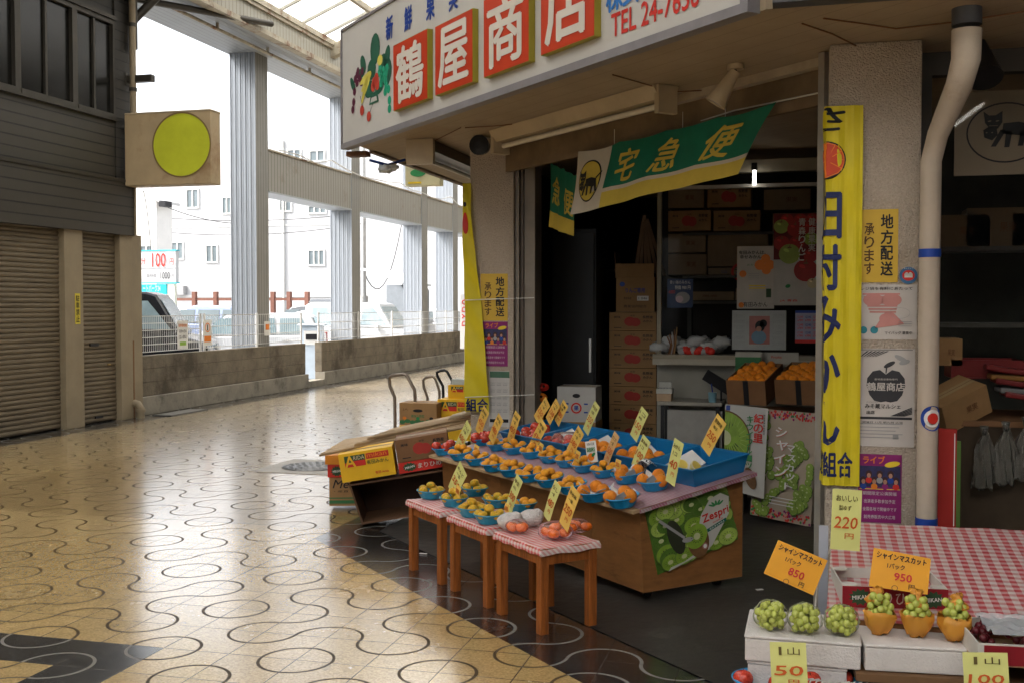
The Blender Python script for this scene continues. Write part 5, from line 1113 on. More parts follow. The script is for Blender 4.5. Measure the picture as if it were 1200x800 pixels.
tag(m.build('film_roll_heap'), 'heap of crumpled clear plastic film on the partition counter', 'plastic film')
m = MB(); 
for i in range(9): m.ball((gx(800 + i * 4.2, 408).x, YG_ - .05, zc + .06 + .01 * (i % 2)), .035, RED if i % 3 else GRY, jit=.1)
tag(m.build('red_snack_bags'), 'row of small red packets on the counter below the plastic film', 'snack packets')
m = MB(); q = gx(787, 395); 
for k in range(5): m.tube([(q.x - .02 + .012 * k, YG_ - .06, zc + .03), (q.x - .0 + .01 * k, YG_ - .06, zc + .11), (q.x + .02 * k - .03, YG_ - .05, zc + .18 + .02 * k)], .006, (BRN, CARDD, GRY, BRN, CARD)[k], 5)
tag(m.build('pen_bundle'), 'bundle of sticks and pens leaning at the left end of the counter', 'pens')
# posters
M, W, H = board(865, 289, 906, 362, 'Y', YG_ - .03); m = sheet(M, W * 1.05, H, mat('mandarin_poster_paper', (.46, .43, .38), .5)); 
m.text('有田みかんは、', -W * .1, H * .40, W * .75, H * .06, -.002, INK, .03); m.text('幸せみかん。', -W * .12, H * .33, W * .65, H * .06, -.002, INK, .03)
for (x, z, r_) in ((.12, .2, .15), (.28, .3, .13), (.30, .12, .13), (.40, .2, .14)): m.ell(W * x, H * z, W * r_, W * r_, -.003 - x * .001, ORG)
m.ell(-W * .36, H * .06, W * .1, W * .1, -.003, ORG); m.rect(-W * .18, W * .28, -H * .18, -H * .16, -.002, YEL); m.rect(-W * .18, W * .28, -H * .14, -H * .12, -.002, YEL); m.text('有田みかん', W * .0, -H * .43, W * .68, H * .08, -.002, INK, .01); m.rect(W * .3, W * .44, -H * .32, -H * .18, -.002, mat('box_dark_green', (.03, .07, .03), .6))
for i in range(4): m.rect(-W * .2, W * .1, H * (.06 - .03 * i), H * (.066 - .03 * i), -.002, GRY)
m.ell(-W * .4, -H * .44, W * .08, W * .08, -.003, ORG); m.text('みかん', -W * .1, H * .2, W * .3, H * .03, -.002, GRN)
tag(m.build('mandarin_poster', origin=M.translation), 'pale poster with orange fruit shapes and mandarin writing left of the apple poster', 'poster')
def apple(m, x, z, r, col, y, top=DARK):
    m.ell(x, z, r, r * .96, y, col, 24); m.ell(x - r * .3, z + r * .35, r * .28, r * .16, y - .0006, mat('print_gloss_' + col.name, tuple(min(1, c * 1.8) for c in col.node_tree.nodes['Vector Math'].inputs[0].default_value), .5), 12, -.4); m.ell(x, z + r * .62, r * .22, r * .08, y - .0008, BRN, 10); m.flat([(x - r * .04, z + r * .6), (x + r * .04, z + r * .6), (x + r * .1, z + r * .95), (x + r * .02, z + r * .95)], y - .0012, BRN)
M, W, H = board(907, 251, 958, 358, 'Y', YG_ - .04); m = sheet(M, W, H, mat('apple_poster_white', (.42, .40, .36), .5)); AR = mat('print_apple_red', (.30, .018, .015), .5, .2, 9); AG = mat('print_apple_green', (.24, .30, .06), .5, .15, 9)
m.rect(-W * .5, W * .5, H * .0, H * .5, -.001, mat('print_apple_shadow', (.12, .008, .008), .6))
for i, (x, z, r_, c_) in enumerate(((-.2, .44, .15, AR), (.1, .45, .15, AR), (.4, .44, .14, AR), (-.38, .36, .17, AG), (-.02, .33, .18, AR), (.30, .34, .16, AR), (-.36, .18, .18, AR), (.02, .18, .17, AR), (.44, .22, .16, AG), (-.14, .06, .24, AG), (.36, .04, .16, AR), (.30, -.12, .27, AR), (.50 - .08, -.26, .12, mat('print_apple_flesh', (.50, .42, .25), .5)))): apple(m, W * min(max(x, -.5 + r_), .5 - r_), H * z if z < .43 else H * (.5) - W * r_, W * r_, c_, -.002 - i * .0015)
m.vtext('健康果実', W * .36, H * .45, H * .08, W * .15, -.024, mat('pale_print2', (.55, .5, .45)), .03); m.vtext('青森りんご', W * .14, H * .45, -H * .02, W * .15, -.024, mat('pale_print2', (.55, .5, .45)), .03)
m.ell(-W * .17, -H * .29, W * .06, H * .02, -.003, GRN, rot=.3); m.text('JA 青森', -W * .15, -H * .45, W * .4, H * .03, -.002, RED, .02)
tag(m.build('apple_photo_poster', origin=M.translation), 'large poster of red and green apples on the glass partition', 'poster')
M, W, H = board(858, 364, 921, 410, 'Y', YG_ - .07); m = sheet(M, W, H, mat('calendar_white', (.36, .38, .37), .5)); m.rect(-W * .18, W * .20, -H * .36, H * .36, -.002, mat('pale_rose_print', (.36, .15, .13), .5)); m.ell(W * .02, H * .1, W * .09, H * .14, -.003, INK); m.ell(W * .08, H * .17, W * .07, H * .1, -.003, INK); m.ell(W * .0, -H * .18, W * .14, H * .17, -.004, mat('pale_blue_print', (.15, .25, .33))); m.ell(W * .0, H * .03, W * .05, H * .07, -.005, mat('printed_skin', (.42, .22, .15)))
for s_ in (-1, 1):
    for i in range(6): m.text('1234567', s_ * W * .36, H * (.38 - .14 * i), W * .2, H * .04, -.002, GRY); m.text('8 9101112', s_ * W * .36, H * (.33 - .14 * i), W * .2, H * .04, -.002, GRY)
tag(m.build('photo_calendar', origin=M.translation), 'white calendar with a rose photo panel on the counter below the mandarin poster', 'calendar')
M, W, H = board(932, 364, 962, 402, 'Y', YG_ - .07); m = sheet(M, W, H, mat('lavender_sheet', (.30, .30, .40), .5)); m.rect(-W * .5, W * .5, -H * .5, -H * .4, -.002, RED); m.rect(-W * .5, W * .5, H * .42, H * .5, -.002, BLU)
for i in range(3):
    for j in range(3): m.text('12345', -W * .3 + W * .3 * i, H * (.3 - .24 * j), W * .22, H * .07, -.002, RED if i != 1 else BLU, .02); m.text('67890', -W * .3 + W * .3 * i, H * (.2 - .24 * j), W * .22, H * .07, -.002, RED, .02)
tag(m.build('small_calendar', origin=M.translation), 'small red and blue printed calendar right of the photo calendar', 'calendar')
# counter strip of white board with black emblem
a_ = gx(862, 426, YG_ - .16); b_ = gx(936, 413, YG_ - .16); m = MB(); m.box(a_.x, b_.x, YG_ - .165, YG_ - .15, a_.z, b_.z, mat('pale_box_side', (.40, .38, .33), .6)); m.ell(gx(876, 418).x, gx(876, 419).z, .07, .02, YG_ - .17, INK); m.text('Fruits', gx(876, 423, YG_ - .16).x, gx(876, 423.5, YG_ - .16).z, .10, .025, YG_ - .168, INK, .02); m.text('Fruits', gx(910, 418, YG_ - .16).x, gx(910, 418, YG_ - .16).z, .08, .02, YG_ - .168, RED, .02)
tag(m.build('pale_display_strip'), 'pale strip with a small black emblem on the edge of the partition counter', 'display strip')
# side table with calculator
YT_ = 8.75; a_ = P(771, 470, 'Y', YT_); b_ = P(846, 470, 'Y', YT_)
root = thing('side_table', 'small side table with a grey front panel below the partition counter', 'table', ((a_.x + b_.x) / 2, YT_, 0))
m = MB(); m.box(a_.x, b_.x, YT_, YT_ + .38, a_.z - .03, a_.z, mat('grey_table_top', (.30, .28, .24), .5)); m.build('tabletop', root, bevel=.004)
m = MB(); m.box(P(782, 500, 'Y', YT_ + .05).x, b_.x, YT_ + .05, YT_ + .08, 0, a_.z - .07, mat('pale_grey_panel', (.32, .31, .29), .6)); m.build('front_panel', root)
for x in (a_.x + .02, b_.x - .05):
    for y in (YT_ + .02, YT_ + .33): m = MB(); m.box(x, x + .03, y, y + .03, 0, a_.z - .03, BLACKP); m.build('leg', root)
zt_ = a_.z
q = P(779, 452, 'Y', YT_ + .1); m = MB(); m.box(q.x - .06, q.x + .06, YT_ + .04, YT_ + .2, zt_ + .0, zt_ + .06, mat('kraft_block', (.40, .28, .18), .7)); tag(m.build('receipt_pad', bevel=.003), 'thick tan pad on the side table under the white calculator', 'pad')
m = MB(); m.box(q.x - .065, q.x + .065, YT_ + .05, YT_ + .19, zt_ + .061, zt_ + .10, mat('dull_white_plastic', (.38, .38, .35), .4)); m.box(q.x - .05, q.x + .05, YT_ + .14, YT_ + .18, zt_ + .10, zt_ + .15, mat('dull_white_plastic', (.38, .38, .35), .4))
for i in range(4):
    for j in range(3): m.box(q.x - .045 + i * .025, q.x - .028 + i * .025, YT_ + .06 + j * .025, YT_ + .076 + j * .025, zt_ + .10, zt_ + .106, GRY)
tag(m.build('calculator'), 'white desk calculator on the tan pad at the left of the side table', 'calculator')
q = P(835, 458, 'Y', YT_ + .05); m = MB(); m.cyl((q.x, q.y, zt_), (q.x, q.y, zt_ + .08), .03, mat('pale_blue_cup', (.16, .30, .36), .3), .036, 16); m.cyl((q.x + .0, q.y, zt_ + .08), (q.x - .01, q.y, zt_ + .15), .005, BLU); tag(m.build('pen_cup'), 'pale blue cup with a pen on the side table', 'cup')
m = MB(); m.obox((q.x + .04, q.y + .12, zt_ + .15), (.26, .008, .10), BLACKP, Euler((.3, .55, 0)).to_matrix()); m.cyl((q.x + .06, q.y + .14, zt_), (q.x + .06, q.y + .14, zt_ + .12), .008, BLACKP); tag(m.build('black_clipboard'), 'tilted black clipboard behind the pale blue cup', 'clipboard')
# two open cartons of oranges on a low bench
YO = 8.25
root = thing('display_bench', 'dark low bench carrying the two open orange cartons', 'bench', (.0, YO + .1, 0)); a_ = P(848, 478, 'Y', YO); zB = a_.z - .05; xE = P(975, 478, 'Y', YO).x
m = MB(); m.box(a_.x + .02, xE, YO + .08, YO + .8, zB - .04, zB, PLY); m.build('bench_top', root)
for x in (a_.x + .1, xE - .1): m = MB(); m.box(x, x + .05, YO + .2, YO + .7, 0, zB - .041, DARK); m.build('leg', root)
ORM = mat('orange_peel', (.84, .26, .014), .42, .10, 6, bump=.35, bscale=60, spec=.4)
MAN = mat('mandarin_peel', (.86, .36, .02), .40, .12, 7, bump=.35, bscale=70, spec=.4)
YGM = mat('yellow_green_mandarin_peel', (.72, .40, .02), .42, .28, 3, bump=.35, bscale=70, spec=.4, stain=((.30, .33, .03), 1.6, .50))
APL = mat('apple_skin', (.48, .045, .025), .25, .35, 6, spec=.5, stain=((.62, .25, .06), 3.5, .60))
PERS = mat('persimmon_skin', (.74, .15, .012), .28, .1, 5, spec=.5)
STEM = mat('green_stem', (.10, .12, .03), .7)
def fruit_proto(name, mt, kind):
    m = MB(); n, r_ = 16, 10
    prof = []
    for i in range(r_ + 1):
        t = pi * i / r_; R = 1.0
        if kind == 'mandarin': z = .80 * cos(t) - (.10 if i == 0 else 0); x = sin(t) * 1.04
        elif kind == 'apple': z = .92 * cos(t) - (.22 if i == 0 else (.04 if i == 1 else 0)); x = sin(t) * (1.02 + .05 * cos(t))
        elif kind == 'persimmon': z = .70 * cos(t) * (1 if i else .85); x = sin(t) ** .8
        else: z = cos(t) * .97; x = sin(t)
        prof.append((max(x, .0005), z))
    m.lathe(prof, (0, 0, 0), mt, n)
    if kind in ('mandarin', 'orange'): m.cyl((0, 0, prof[0][1] - .02), (0, 0, prof[0][1] + .035), .09, STEM, .07, 6)
    elif kind == 'apple': m.cyl((0, 0, .55), (.08, 0, 1.0), .045, BRN, .04, 5)
    else:
        for k in range(4): a = k * pi / 2; m.add([(0, 0, .64), (.35 * cos(a - .5), .35 * sin(a - .5), .67), (.5 * cos(a), .5 * sin(a), .62), (.35 * cos(a + .5), .35 * sin(a + .5), .67)], [(0, 1, 2, 3)], STEM)
    o = m.build(name, origin=(0, 0, 0)); me = o.data; bpy.data.objects.remove(o); return me
PR = {'mandarin': fruit_proto('mandarin', MAN, 'mandarin'), 'orange': fruit_proto('orange_fruit', ORM, 'orange'), 'green_mandarin': fruit_proto('green_mandarin', YGM, 'mandarin'), 'apple': fruit_proto('apple', APL, 'apple'), 'persimmon': fruit_proto('persimmon', PERS, 'persimmon')}
PN = {'mandarin': 'mandarin', 'orange': 'orange_fruit', 'green_mandarin': 'mandarin', 'apple': 'apple', 'persimmon': 'persimmon'}
rf_ = random.Random(11)
def fruit(kind, loc, r, label, group, tilt=.5):
    o = bpy.data.objects.new(PN[kind], PR[kind]); COL.objects.link(o); o.location = loc; k = rf_.uniform(.93, 1.06); o.scale = (r * k,) * 3
    o.rotation_euler = (rf_.uniform(-tilt, tilt), rf_.uniform(-tilt, tilt), rf_.uniform(0, 6.28)); return tag(o, label, {'mandarin': 'mandarin', 'orange': 'orange', 'green_mandarin': 'mandarin', 'apple': 'apple', 'persimmon': 'persimmon'}[kind], group)
def ocrate(pxl, pxr, label, flabel):
    a_ = P(pxl, 470, 'Y', YO); b_ = P(pxr, 470, 'Y', YO); w = (b_.x - a_.x) * .94; d = .46; cx = (a_.x + b_.x) / 2
    Rt = Matrix.Rotation(radians(-16), 3, 'Z') @ Matrix.Rotation(radians(14), 3, 'X'); zb_ = P((pxl + pxr) / 2, 474, 'Y', YO).z
    h = .19; carton(cx, YO, zb_, w, d, h, 0, label, col=CARDD, style='none', open_=True, R3=Rt, name='open_carton')
    m = MB(Matrix.Translation(V((cx, YO, zb_))) @ Rt.to_4x4()); m.box(-.02, .02, -.003, -.001, 0, h, BLACKP); m.box(-w / 2 + .01, w / 2 - .01, .01, d - .01, h - .07, h - .06, CARDD); tag(m.build('carton_strap'), 'black strap round the ' + label, 'strap')
    nx = int(w / .072); ny = 8
    for j in range(ny):
        for i in range(nx - j % 2):
            sx = (w - .076) / (nx - 1); p_ = V((cx, YO, zb_)) + Rt @ V((-w / 2 + .038 + sx * (i + .5 * (j % 2)) + rf_.uniform(-.005, .005),   .038 + j * .054, h - .022 + rf_.uniform(-.012, .022)))
            fruit('orange', p_, .034, flabel, 'oranges filling the ' + label)
ocrate(850, 901, 'left brown carton of oranges tilted on the bench inside the shop', 'bright orange in the left tilted carton inside the shop')
ocrate(906, 968, 'right brown carton of oranges tilted on the bench inside the shop', 'bright orange in the right tilted carton, beside the metal post')
a_ = P(862, 432, 'Y', YO + .62); m = MB(); m.box(a_.x, a_.x + .2, YO + .56, YO + .66, a_.z - .1, a_.z + .10, mat('box_green', (.04, .16, .06), .6)); m.box(a_.x, a_.x + .2, YO + .56, YO + .66, a_.z + .10, a_.z + .14, mat('pale_box_side', (.4, .38, .33))); tag(m.build('small_green_box'), 'small green and white box behind the left carton of oranges', 'box')
# kiwi and grape posters hanging in front of the bench
KG = mat('kiwi_flesh', (.20, .33, .035), .5, .25, 12); KC = mat('kiwi_core', (.48, .50, .28), .5, .1); KS = mat('kiwi_seed', (.03, .035, .015), .5); KD = mat('kiwi_dark_green', (.07, .15, .02), .5, .3, 9); KB = mat('kiwi_skin', (.15, .075, .03), .7, .3, 14)
def kiwi(m, x, z, r, y, sq=1.0, rot=0):
    m.ell(x, z, r, r * sq, y, KB, 26, rot); m.ell(x, z, r * .95, r * .95 * sq, y - .0006, KG, 26, rot)
    for k in range(20):
        a = 2 * pi * k / 20; m.ell(x + r * .46 * cos(a), z + r * .46 * sq * sin(a), r * .075, r * .028, y - .0012, KS, 6, a)
        m.ell(x + r * .70 * cos(a), z + r * .70 * sq * sin(a), r * .20, r * .018, y - .0012, mat('kiwi_ray', (.32, .44, .09), .5), 6, a)
    m.ell(x, z, r * .28, r * .22 * sq, y - .0018, KC, 16, rot)
YQ = 8.18
c = [P(848, 571, 'Y', YQ - .12), P(895, 584, 'Y', YQ - .17), P(900, 478, 'Y', YQ - .07), P(850, 473, 'Y', YQ - .05)]
def qfn(c, th=.002):
    n = (c[1] - c[0]).cross(c[3] - c[0]).normalized()      # towards viewer if right-handed
    if n.dot(V((0, 0, EYE)) - c[0]) > 0: n = -n
    return lambda v: (c[0] * (1 - v.x) + c[1] * v.x) * (1 - v.z) + (c[3] * (1 - v.x) + c[2] * v.x) * v.z + n * v.y
def qposter(c, bg): m = MB(); m.box(0, 1, 0, .004, 0, 1, bg); return m
PW_ = mat('poster_white', (.46, .45, .42), .4, .06, 3)
m = qposter(c, PW_)
# left half kiwi clipped to the sheet: build as polygon arc
def halfdisc(m, cx, cz, rx, rz, y, mt): 
    pts = [(max(0.0, min(1, cx + rx * cos(t))), max(0.0, min(1, cz + rz * sin(t)))) for t in [2 * pi * k / 40 for k in range(40)]]; m.flat(pts, y, mt)
halfdisc(m, -.0, .60, .62, .33, -.002, KB); halfdisc(m, 0, .60, .59, .31, -.003, KG)
for k in range(15):
    a = -pi / 2 + pi * (k + .5) / 15; m.ell(.30 * cos(a) + .02, .6 + .16 * sin(a), .06, .008, -.004, KS, 6, a); m.ell(.44 * cos(a) + .02, .6 + .23 * sin(a), .10, .004, -.004, mat('kiwi_ray', (.32, .44, .09), .5), 6, a)
halfdisc(m, 0, .60, .16, .09, -.005, KC)
m.vtext('キウイフルーツ', .60, .90, .28, .15, -.008, mat('kiwi_title_green', (.03, .20, .06), .5), .03); m.vtext('紀の里', .80, .93, .60, .22, -.008, RED, .05); m.rect(.02, .12, .93, .99, -.003, BLU); m.vtext('新鮮果実産地直送', .93, .93, .70, .05, -.003, INK)
kiwi(m, .36, .18, .17, -.009, .5); m.ell(.66, .19, .17, .095, -.012, KB, 20, -.5); m.ell(.62, .22, .08, .03, -.013, mat('kiwi_skin_light', (.26, .15, .07), .7), 12, -.5)
m.warp(qfn(c)); tag(m.build('kiwi_poster'), 'white kiwi fruit poster with green and red vertical writing hung below the oranges', 'poster')
GRP = mat('print_grape', (.22, .33, .05), .5, .25, 14); GRPD = mat('print_grape_dark', (.06, .12, .015), .5, .2); LACE = mat('poster_beige', (.42, .34, .26), .5, .08)
c = [P(879, 602, 'Y', YQ - .10), P(950, 617, 'Y', YQ - .14), P(958, 484, 'Y', YQ - .02), P(889, 478, 'Y', YQ - .01)]
m = qposter(c, LACE); rr = random.Random(6)
for i in range(220):
    side = rr.random(); x, z = (rr.uniform(.02, .98), rr.choice((rr.uniform(.01, .09), rr.uniform(.92, .99))))
    m.ell(x, z, .018, .012, -.002 - .0001 * (i % 5), rr.choice((RED, RED, PUR, mat('kiwi_title_green', (.03, .2, .06)), PNK)), 7)
for (cx, cz, w, n_) in ((.74, .40, .62, 60), (.15, .62, .30, 16), (.20, .28, .42, 26)):
    for i in range(n_):
        z = cz + .30 * (1 - 2 * i / n_) ; x = cx + w * (.6 - .5 * abs(z - cz) / .3) * rr.uniform(-1, 1); r_ = rr.uniform(.055, .075); y = -.003 - i * .0003; x = min(max(x, r_), 1 - r_)
        z = min(max(z, r_ * .7), 1 - r_ * .7); m.ell(x, z, r_, r_ * .62, y, GRPD, 14); m.ell(x - .004, z + .004, r_ * .92, r_ * .56, y - .0003, GRP, 14); m.ell(x - r_ * .3, z + r_ * .2, r_ * .25, r_ * .12, y - .0006, mat('print_grape_gloss', (.48, .55, .25)), 8)
for i, ch in enumerate('シャイン'): m.text(ch, .42 + .03 * (i % 2), .80 - .12 * i, .18, .085, -.026, WHITE, .05); m.text(ch, .425 + .03 * (i % 2), .797 - .12 * i, .18, .085, -.025, RED, .07)
for i, ch in enumerate('マスカット'): m.text(ch, .60 + .02 * (i % 2), .66 - .085 * i, .13, .06, -.028, WHITE, .04)
for i in range(3): m.rect(.30, .70, .20 - .03 * i, .208 - .03 * i, -.027, WHITE)
m.warp(qfn(c)); tag(m.build('grape_poster'), 'beige poster of green grapes with a red floral border hung beside the kiwi poster', 'poster')
c = [P(949, 622, 'Y', YQ - .05), P(990, 622, 'Y', YQ - .05), P(990, 480, 'Y', YQ), P(956, 480, 'Y', YQ)]
m = qposter(c, LACE); 
for i in range(90): m.ell(rr.uniform(.03, .97), rr.choice((rr.uniform(.01, .12), rr.uniform(.88, .98))), .035, .014, -.002, rr.choice((RED, PUR, PNK)), 7)
for i in range(24): r_ = .13; m.ell(rr.uniform(.15, .6), rr.uniform(.2, .75), r_, r_ * .35, -.003 - i * .0005, GRP, 12)
m.warp(qfn(c)); tag(m.build('grape_poster'), 'second beige grape poster mostly hidden behind the metal post', 'poster')
# ============================================================= THE FRUIT STAND
GING = gingham_mat('red_gingham_cloth', (.55, .03, .04), (.62, .56, .53), .030, 0)
GINGP = gingham_mat('pink_gingham_cloth', (.34, .09, .15), (.40, .36, .36), .022, 0)
SA, SB, UA, UB = 3.39, 4.24, -6.99, -4.53
def zt_s(s): return .525 + (s - SA) * .159
stand = thing('sloping_fruit_stand', 'wide sloping plywood fruit stand with a kiwi banner on its end in the shop opening', 'stand', US((UA + UB) / 2, SA, 0), R45)
m = MB(CS); pr = [(3.50, .06), (4.20, .06), (4.20, zt_s(4.20) - .022), (3.47, zt_s(3.47) - .022)]
m.prism(pr, UB - .075, UB - .055, PLY, 'X'); m.build('end_panel', stand)
m = MB(CS); m.prism(pr, UA + .05, UA + .07, PLY, 'X'); m.build('end_panel', stand)
m = MB(CS); mid = -5.05
for a_, e_ in ((UA + .071, -6.1), (-6.097, mid), (mid + .003, UB - .056)): m.hexa([(a_, 3.50, .06), (e_, 3.50, .06), (e_, 3.52, .06), (a_, 3.52, .06), (a_, 3.472, zt_s(3.47) - .023), (e_, 3.472, zt_s(3.47) - .023), (e_, 3.49, zt_s(3.49) - .023), (a_, 3.49, zt_s(3.49) - .023)], PLY)
m.box(mid - .012, mid + .012, 3.488, 3.4885, .2, .44, INK); m.build('front_panel', stand)
m = MB(CS); m.prism([(SA, zt_s(SA) - .020), (SB, zt_s(SB) - .020), (SB, zt_s(SB) - .003), (SA, zt_s(SA) - .003)], UA, UB, mat('worn_board_edge', (.40, .27, .15), .7, .2, 5), 'X'); m.build('sloping_board', stand)
m = MB(CS); m.grid(lambda a, b_: (UA + .03 + (UB - UA - .02) * a, SA + .03 + (SB - SA - .02) * b_, zt_s(SA + .03 + (SB - SA - .02) * b_) + .001 + .003 * sin(a * 40) * (b_ < .05)), 60, 10, GINGP)
m.grid(lambda a, b_: (UB + .012 + .004 * sin(a * 30), SA + .03 + (SB - SA - .02) * a, zt_s(SA + .03 + (SB - SA - .02) * a) - (.002 + .020 * b_)), 30, 2, GINGP); m.build('cloth', stand)
for u_ in (UA + .15, -5.2, UB - .16):
    for s_ in (3.6, 4.1):
        m = MB(CS); m.cyl((u_ - .012, s_, .03), (u_ + .012, s_, .03), .03, BLACKP); m.box(u_ - .02, u_ + .02, s_ - .02, s_ + .02, .045, .06, STEEL); m.build('caster', stand)
# kiwi banner on the end
UE = UB - .05; c = [P(771, 673, 'U', UE), P(865, 631, 'U', UE), P(851, 549, 'U', UE), P(755.5, 587, 'U', UE)]
# keep its top under the board
c[2].z = min(c[2].z, zt_s(sof(c[2])) - .03); c[3].z = min(c[3].z, zt_s(sof(c[3])) - .03)
m = qposter(c, KD); rr = random.Random(2)
for i in range(46):
    x, z = rr.random(), rr.random(); r_ = rr.uniform(.09, .14); x = min(max(x, r_), 1 - r_); z = min(max(z, r_ * 1.1), 1 - r_ * 1.1); y = -.002 - .0012 * i * .25
    m.ell(x, z, r_, r_ * 1.15, y, mat('kiwi_rim', (.10, .16, .04), .5), 18); m.ell(x, z, r_ * .94, r_ * 1.08, y - .0001, (KG, KD, mat('kiwi_light', (.30, .42, .08), .5, .3, 12))[i % 3], 18)
    for k in range(12): a = 2 * pi * k / 12; m.ell(x + r_ * .5 * cos(a), z + r_ * .56 * sin(a), r_ * .1, r_ * .035, y - .0002, KS, 5, a)
    m.ell(x, z, r_ * .3, r_ * .3, y - .0003, KC, 12)
leaf = [(.44, .05), (.52, .02), (.66, .12), (.93, .52), (.97, .80), (.88, .90), (.74, .86), (.60, .66), (.52, .42)]
m.flat(leaf, -.020, mat('poster_white', (.46, .45, .42)))
m.flat([(.10, -.0 + .005), (.62, .07), (.58, .14), (.30, .05), (.14, .05)], -.0195, mat('poster_white', (.46, .45, .42)))
for k, a in enumerate((-.9, -.45, 0, .45, .9)): m.ell(.80 + .075 * sin(a), .71 + .055 * cos(a), .045, .014, -.022, mat('kiwi_title_green', (.03, .20, .06)), 10, pi / 2 - a)
m.text('Zespri', .765, .575, .33, .16, -.022, RED, .05, .12, .10); m.text('KIWIFRUIT', .78, .475, .13, .022, -.022, RED, .02, 0, .1)
m.flat([(.63, .345), (.88, .415), (.88, .47), (.63, .40)], -.022, mat('teal_dark', (.01, .12, .09))); m.text('ゼスプリキウイ', .755, .408, .2, .03, -.023, WHITE, .03, 0, .25)
m.ell(.26, .46, .09, .28, -.022, mat('print_dark_oval', (.03, .035, .02), .5), 20, .1)  # dark printed oval for the kiwi character's area
m.ell(.50, .28, .13, .27, -.024, KB, 24); m.ell(.49, .36, .13, .19, -.026, KG, 24, -.2); 
for k in range(16): a = 2 * pi * k / 16; m.ell(.49 + .065 * cos(a), .36 + .095 * sin(a), .014, .006, -.027, KS, 6, a)
m.ell(.49, .36, .04, .055, -.028, KC, 14); m.ell(.56, .16, .035, .055, -.028, mat('pale_rose_print', (.36, .15, .13)), 12); m.ell(.56, .16, .022, .035, -.029, WHITE, 10)
m.flat([(.09, .78), (.12, .80), (.36, .42), (.34, .39)], -.026, GRY); m.ell(.38, .36, .07, .04, -.027, GRY, 12, -.3)
m.warp(qfn(c)); m.build('kiwi_banner', stand)
# ------------------------------------------------------------- stools
CLT = GING
stool0 = None
def stool(u0, u1, s0, s1, label):
    r = thing('wooden_stool', label, 'stool', US((u0 + u1) / 2, (s0 + s1) / 2, 0), R45, 'wooden stools in a row before the fruit stand'); w = .046; H_ = .425
    for a_ in (u0, u1 - w):
        for e_ in (s0, s1 - w): m = MB(CS); m.box(a_, a_ + w, e_, e_ + w, 0, H_ - .02, WOOD); m.build('leg', r, bevel=.003)
    m = MB(CS); m.box(u0 + w + .001, u1 - w - .001, s0 + .008, s0 + .030, H_ - .085, H_ - .022, WOOD); m.box(u0 + w + .001, u1 - w - .001, s1 - .030, s1 - .008, H_ - .085, H_ - .022, WOOD); m.box(u0 + .008, u0 + .030, s0 + w + .001, s1 - w - .001, H_ - .085, H_ - .022, WOOD); m.box(u1 - .030, u1 - .008, s0 + w + .001, s1 - w - .001, H_ - .085, H_ - .022, WOOD); m.build('apron', r, bevel=.002)
    m = MB(CS); m.box(u0 - .01, u1 + .01, s0 - .01, s1 + .01, H_ - .02, H_, WOOD); m.build('seat', r, bevel=.003)
    m = MB(CS); E_ = .022
    def f_(a, b_):
        x = (u0 - .03) + (u1 - u0 + .06) * a; y = (s0 - .03) + (s1 - s0 + .06) * b_
        d = max(0, (u0 - .008) - x, x - (u1 + .008), (s0 - .008) - y, y - (s1 + .008)); return (min(max(x, u0 - .014), u1 + .014), min(max(y, s0 - .014), s1 + .014), H_ + .003 - d * 1.6 + .0015 * sin(x * 50 + y * 31) * (1 + d * 60))
    m.grid(f_, 44, 34, CLT); m.build('gingham_cloth', r)
    return r
stool(-5.91, -5.48, 2.73, 3.06, 'wooden stool farthest left in the row, nearest the cardboard boxes')
stool(-5.36, -4.93, 2.73, 3.06, 'middle wooden stool of the three in front of the stand')
stool(-4.83, -4.39, 2.73, 3.06, 'wooden stool nearest the camera, with net bags of persimmons on it')
# ------------------------------------------------------------- blue baskets with fruit
BB = mat('blue_plastic_basket', (.01, .24, .50), .32, .08, 8, spec=.5)
BB2 = mat('teal_plastic_basket', (.02, .24, .38), .35, .08, 8, spec=.5)
def basket_mesh(mt):
    m = MB(); n = 36
    def rib(r, z, k): return [(r * (1 + (k if j % 2 else 0)) * cos(2 * pi * j / n), r * (1 + (k if j % 2 else 0)) * sin(2 * pi * j / n), z) for j in range(n)]
    rings = [rib(.062, 0, 0), rib(.066, .003, .012), rib(.086, .040, .012), rib(.092, .046, 0), rib(.098, .050, 0), rib(.099, .055, 0), rib(.094, .056, 0), rib(.088, .047, 0), rib(.062, .006, 0)]
    vs = sum(rings, []); m.add(vs, [(i * n + j, i * n + (j + 1) % n, (i + 1) * n + (j + 1) % n, (i + 1) * n + j) for i in range(len(rings) - 1) for j in range(n)], mt, False); m.add(rings[-1], [tuple(range(n))], mt); m.add(rings[0], [tuple(range(n - 1, -1, -1))], mt)
    for f_ in range(len(m.sm)): m.sm[f_] = (f_ // n) not in (1,)
    o = m.build('blue_basket', origin=(0, 0, 0)); me = o.data; bpy.data.objects.remove(o); return me
BMESH = basket_mesh(BB); BMESH2 = basket_mesh(BB2)
PAPR = mat('white_wrapping_tissue', (.60, .59, .58), .7, .06, 8, bump=.3)
def onstand(px, py):
    z = .6
    for _ in range(12): p = P(px, py, 'Z', z); z = zt_s(sof(p)) + .004
    return V((p.x, p.y, z))
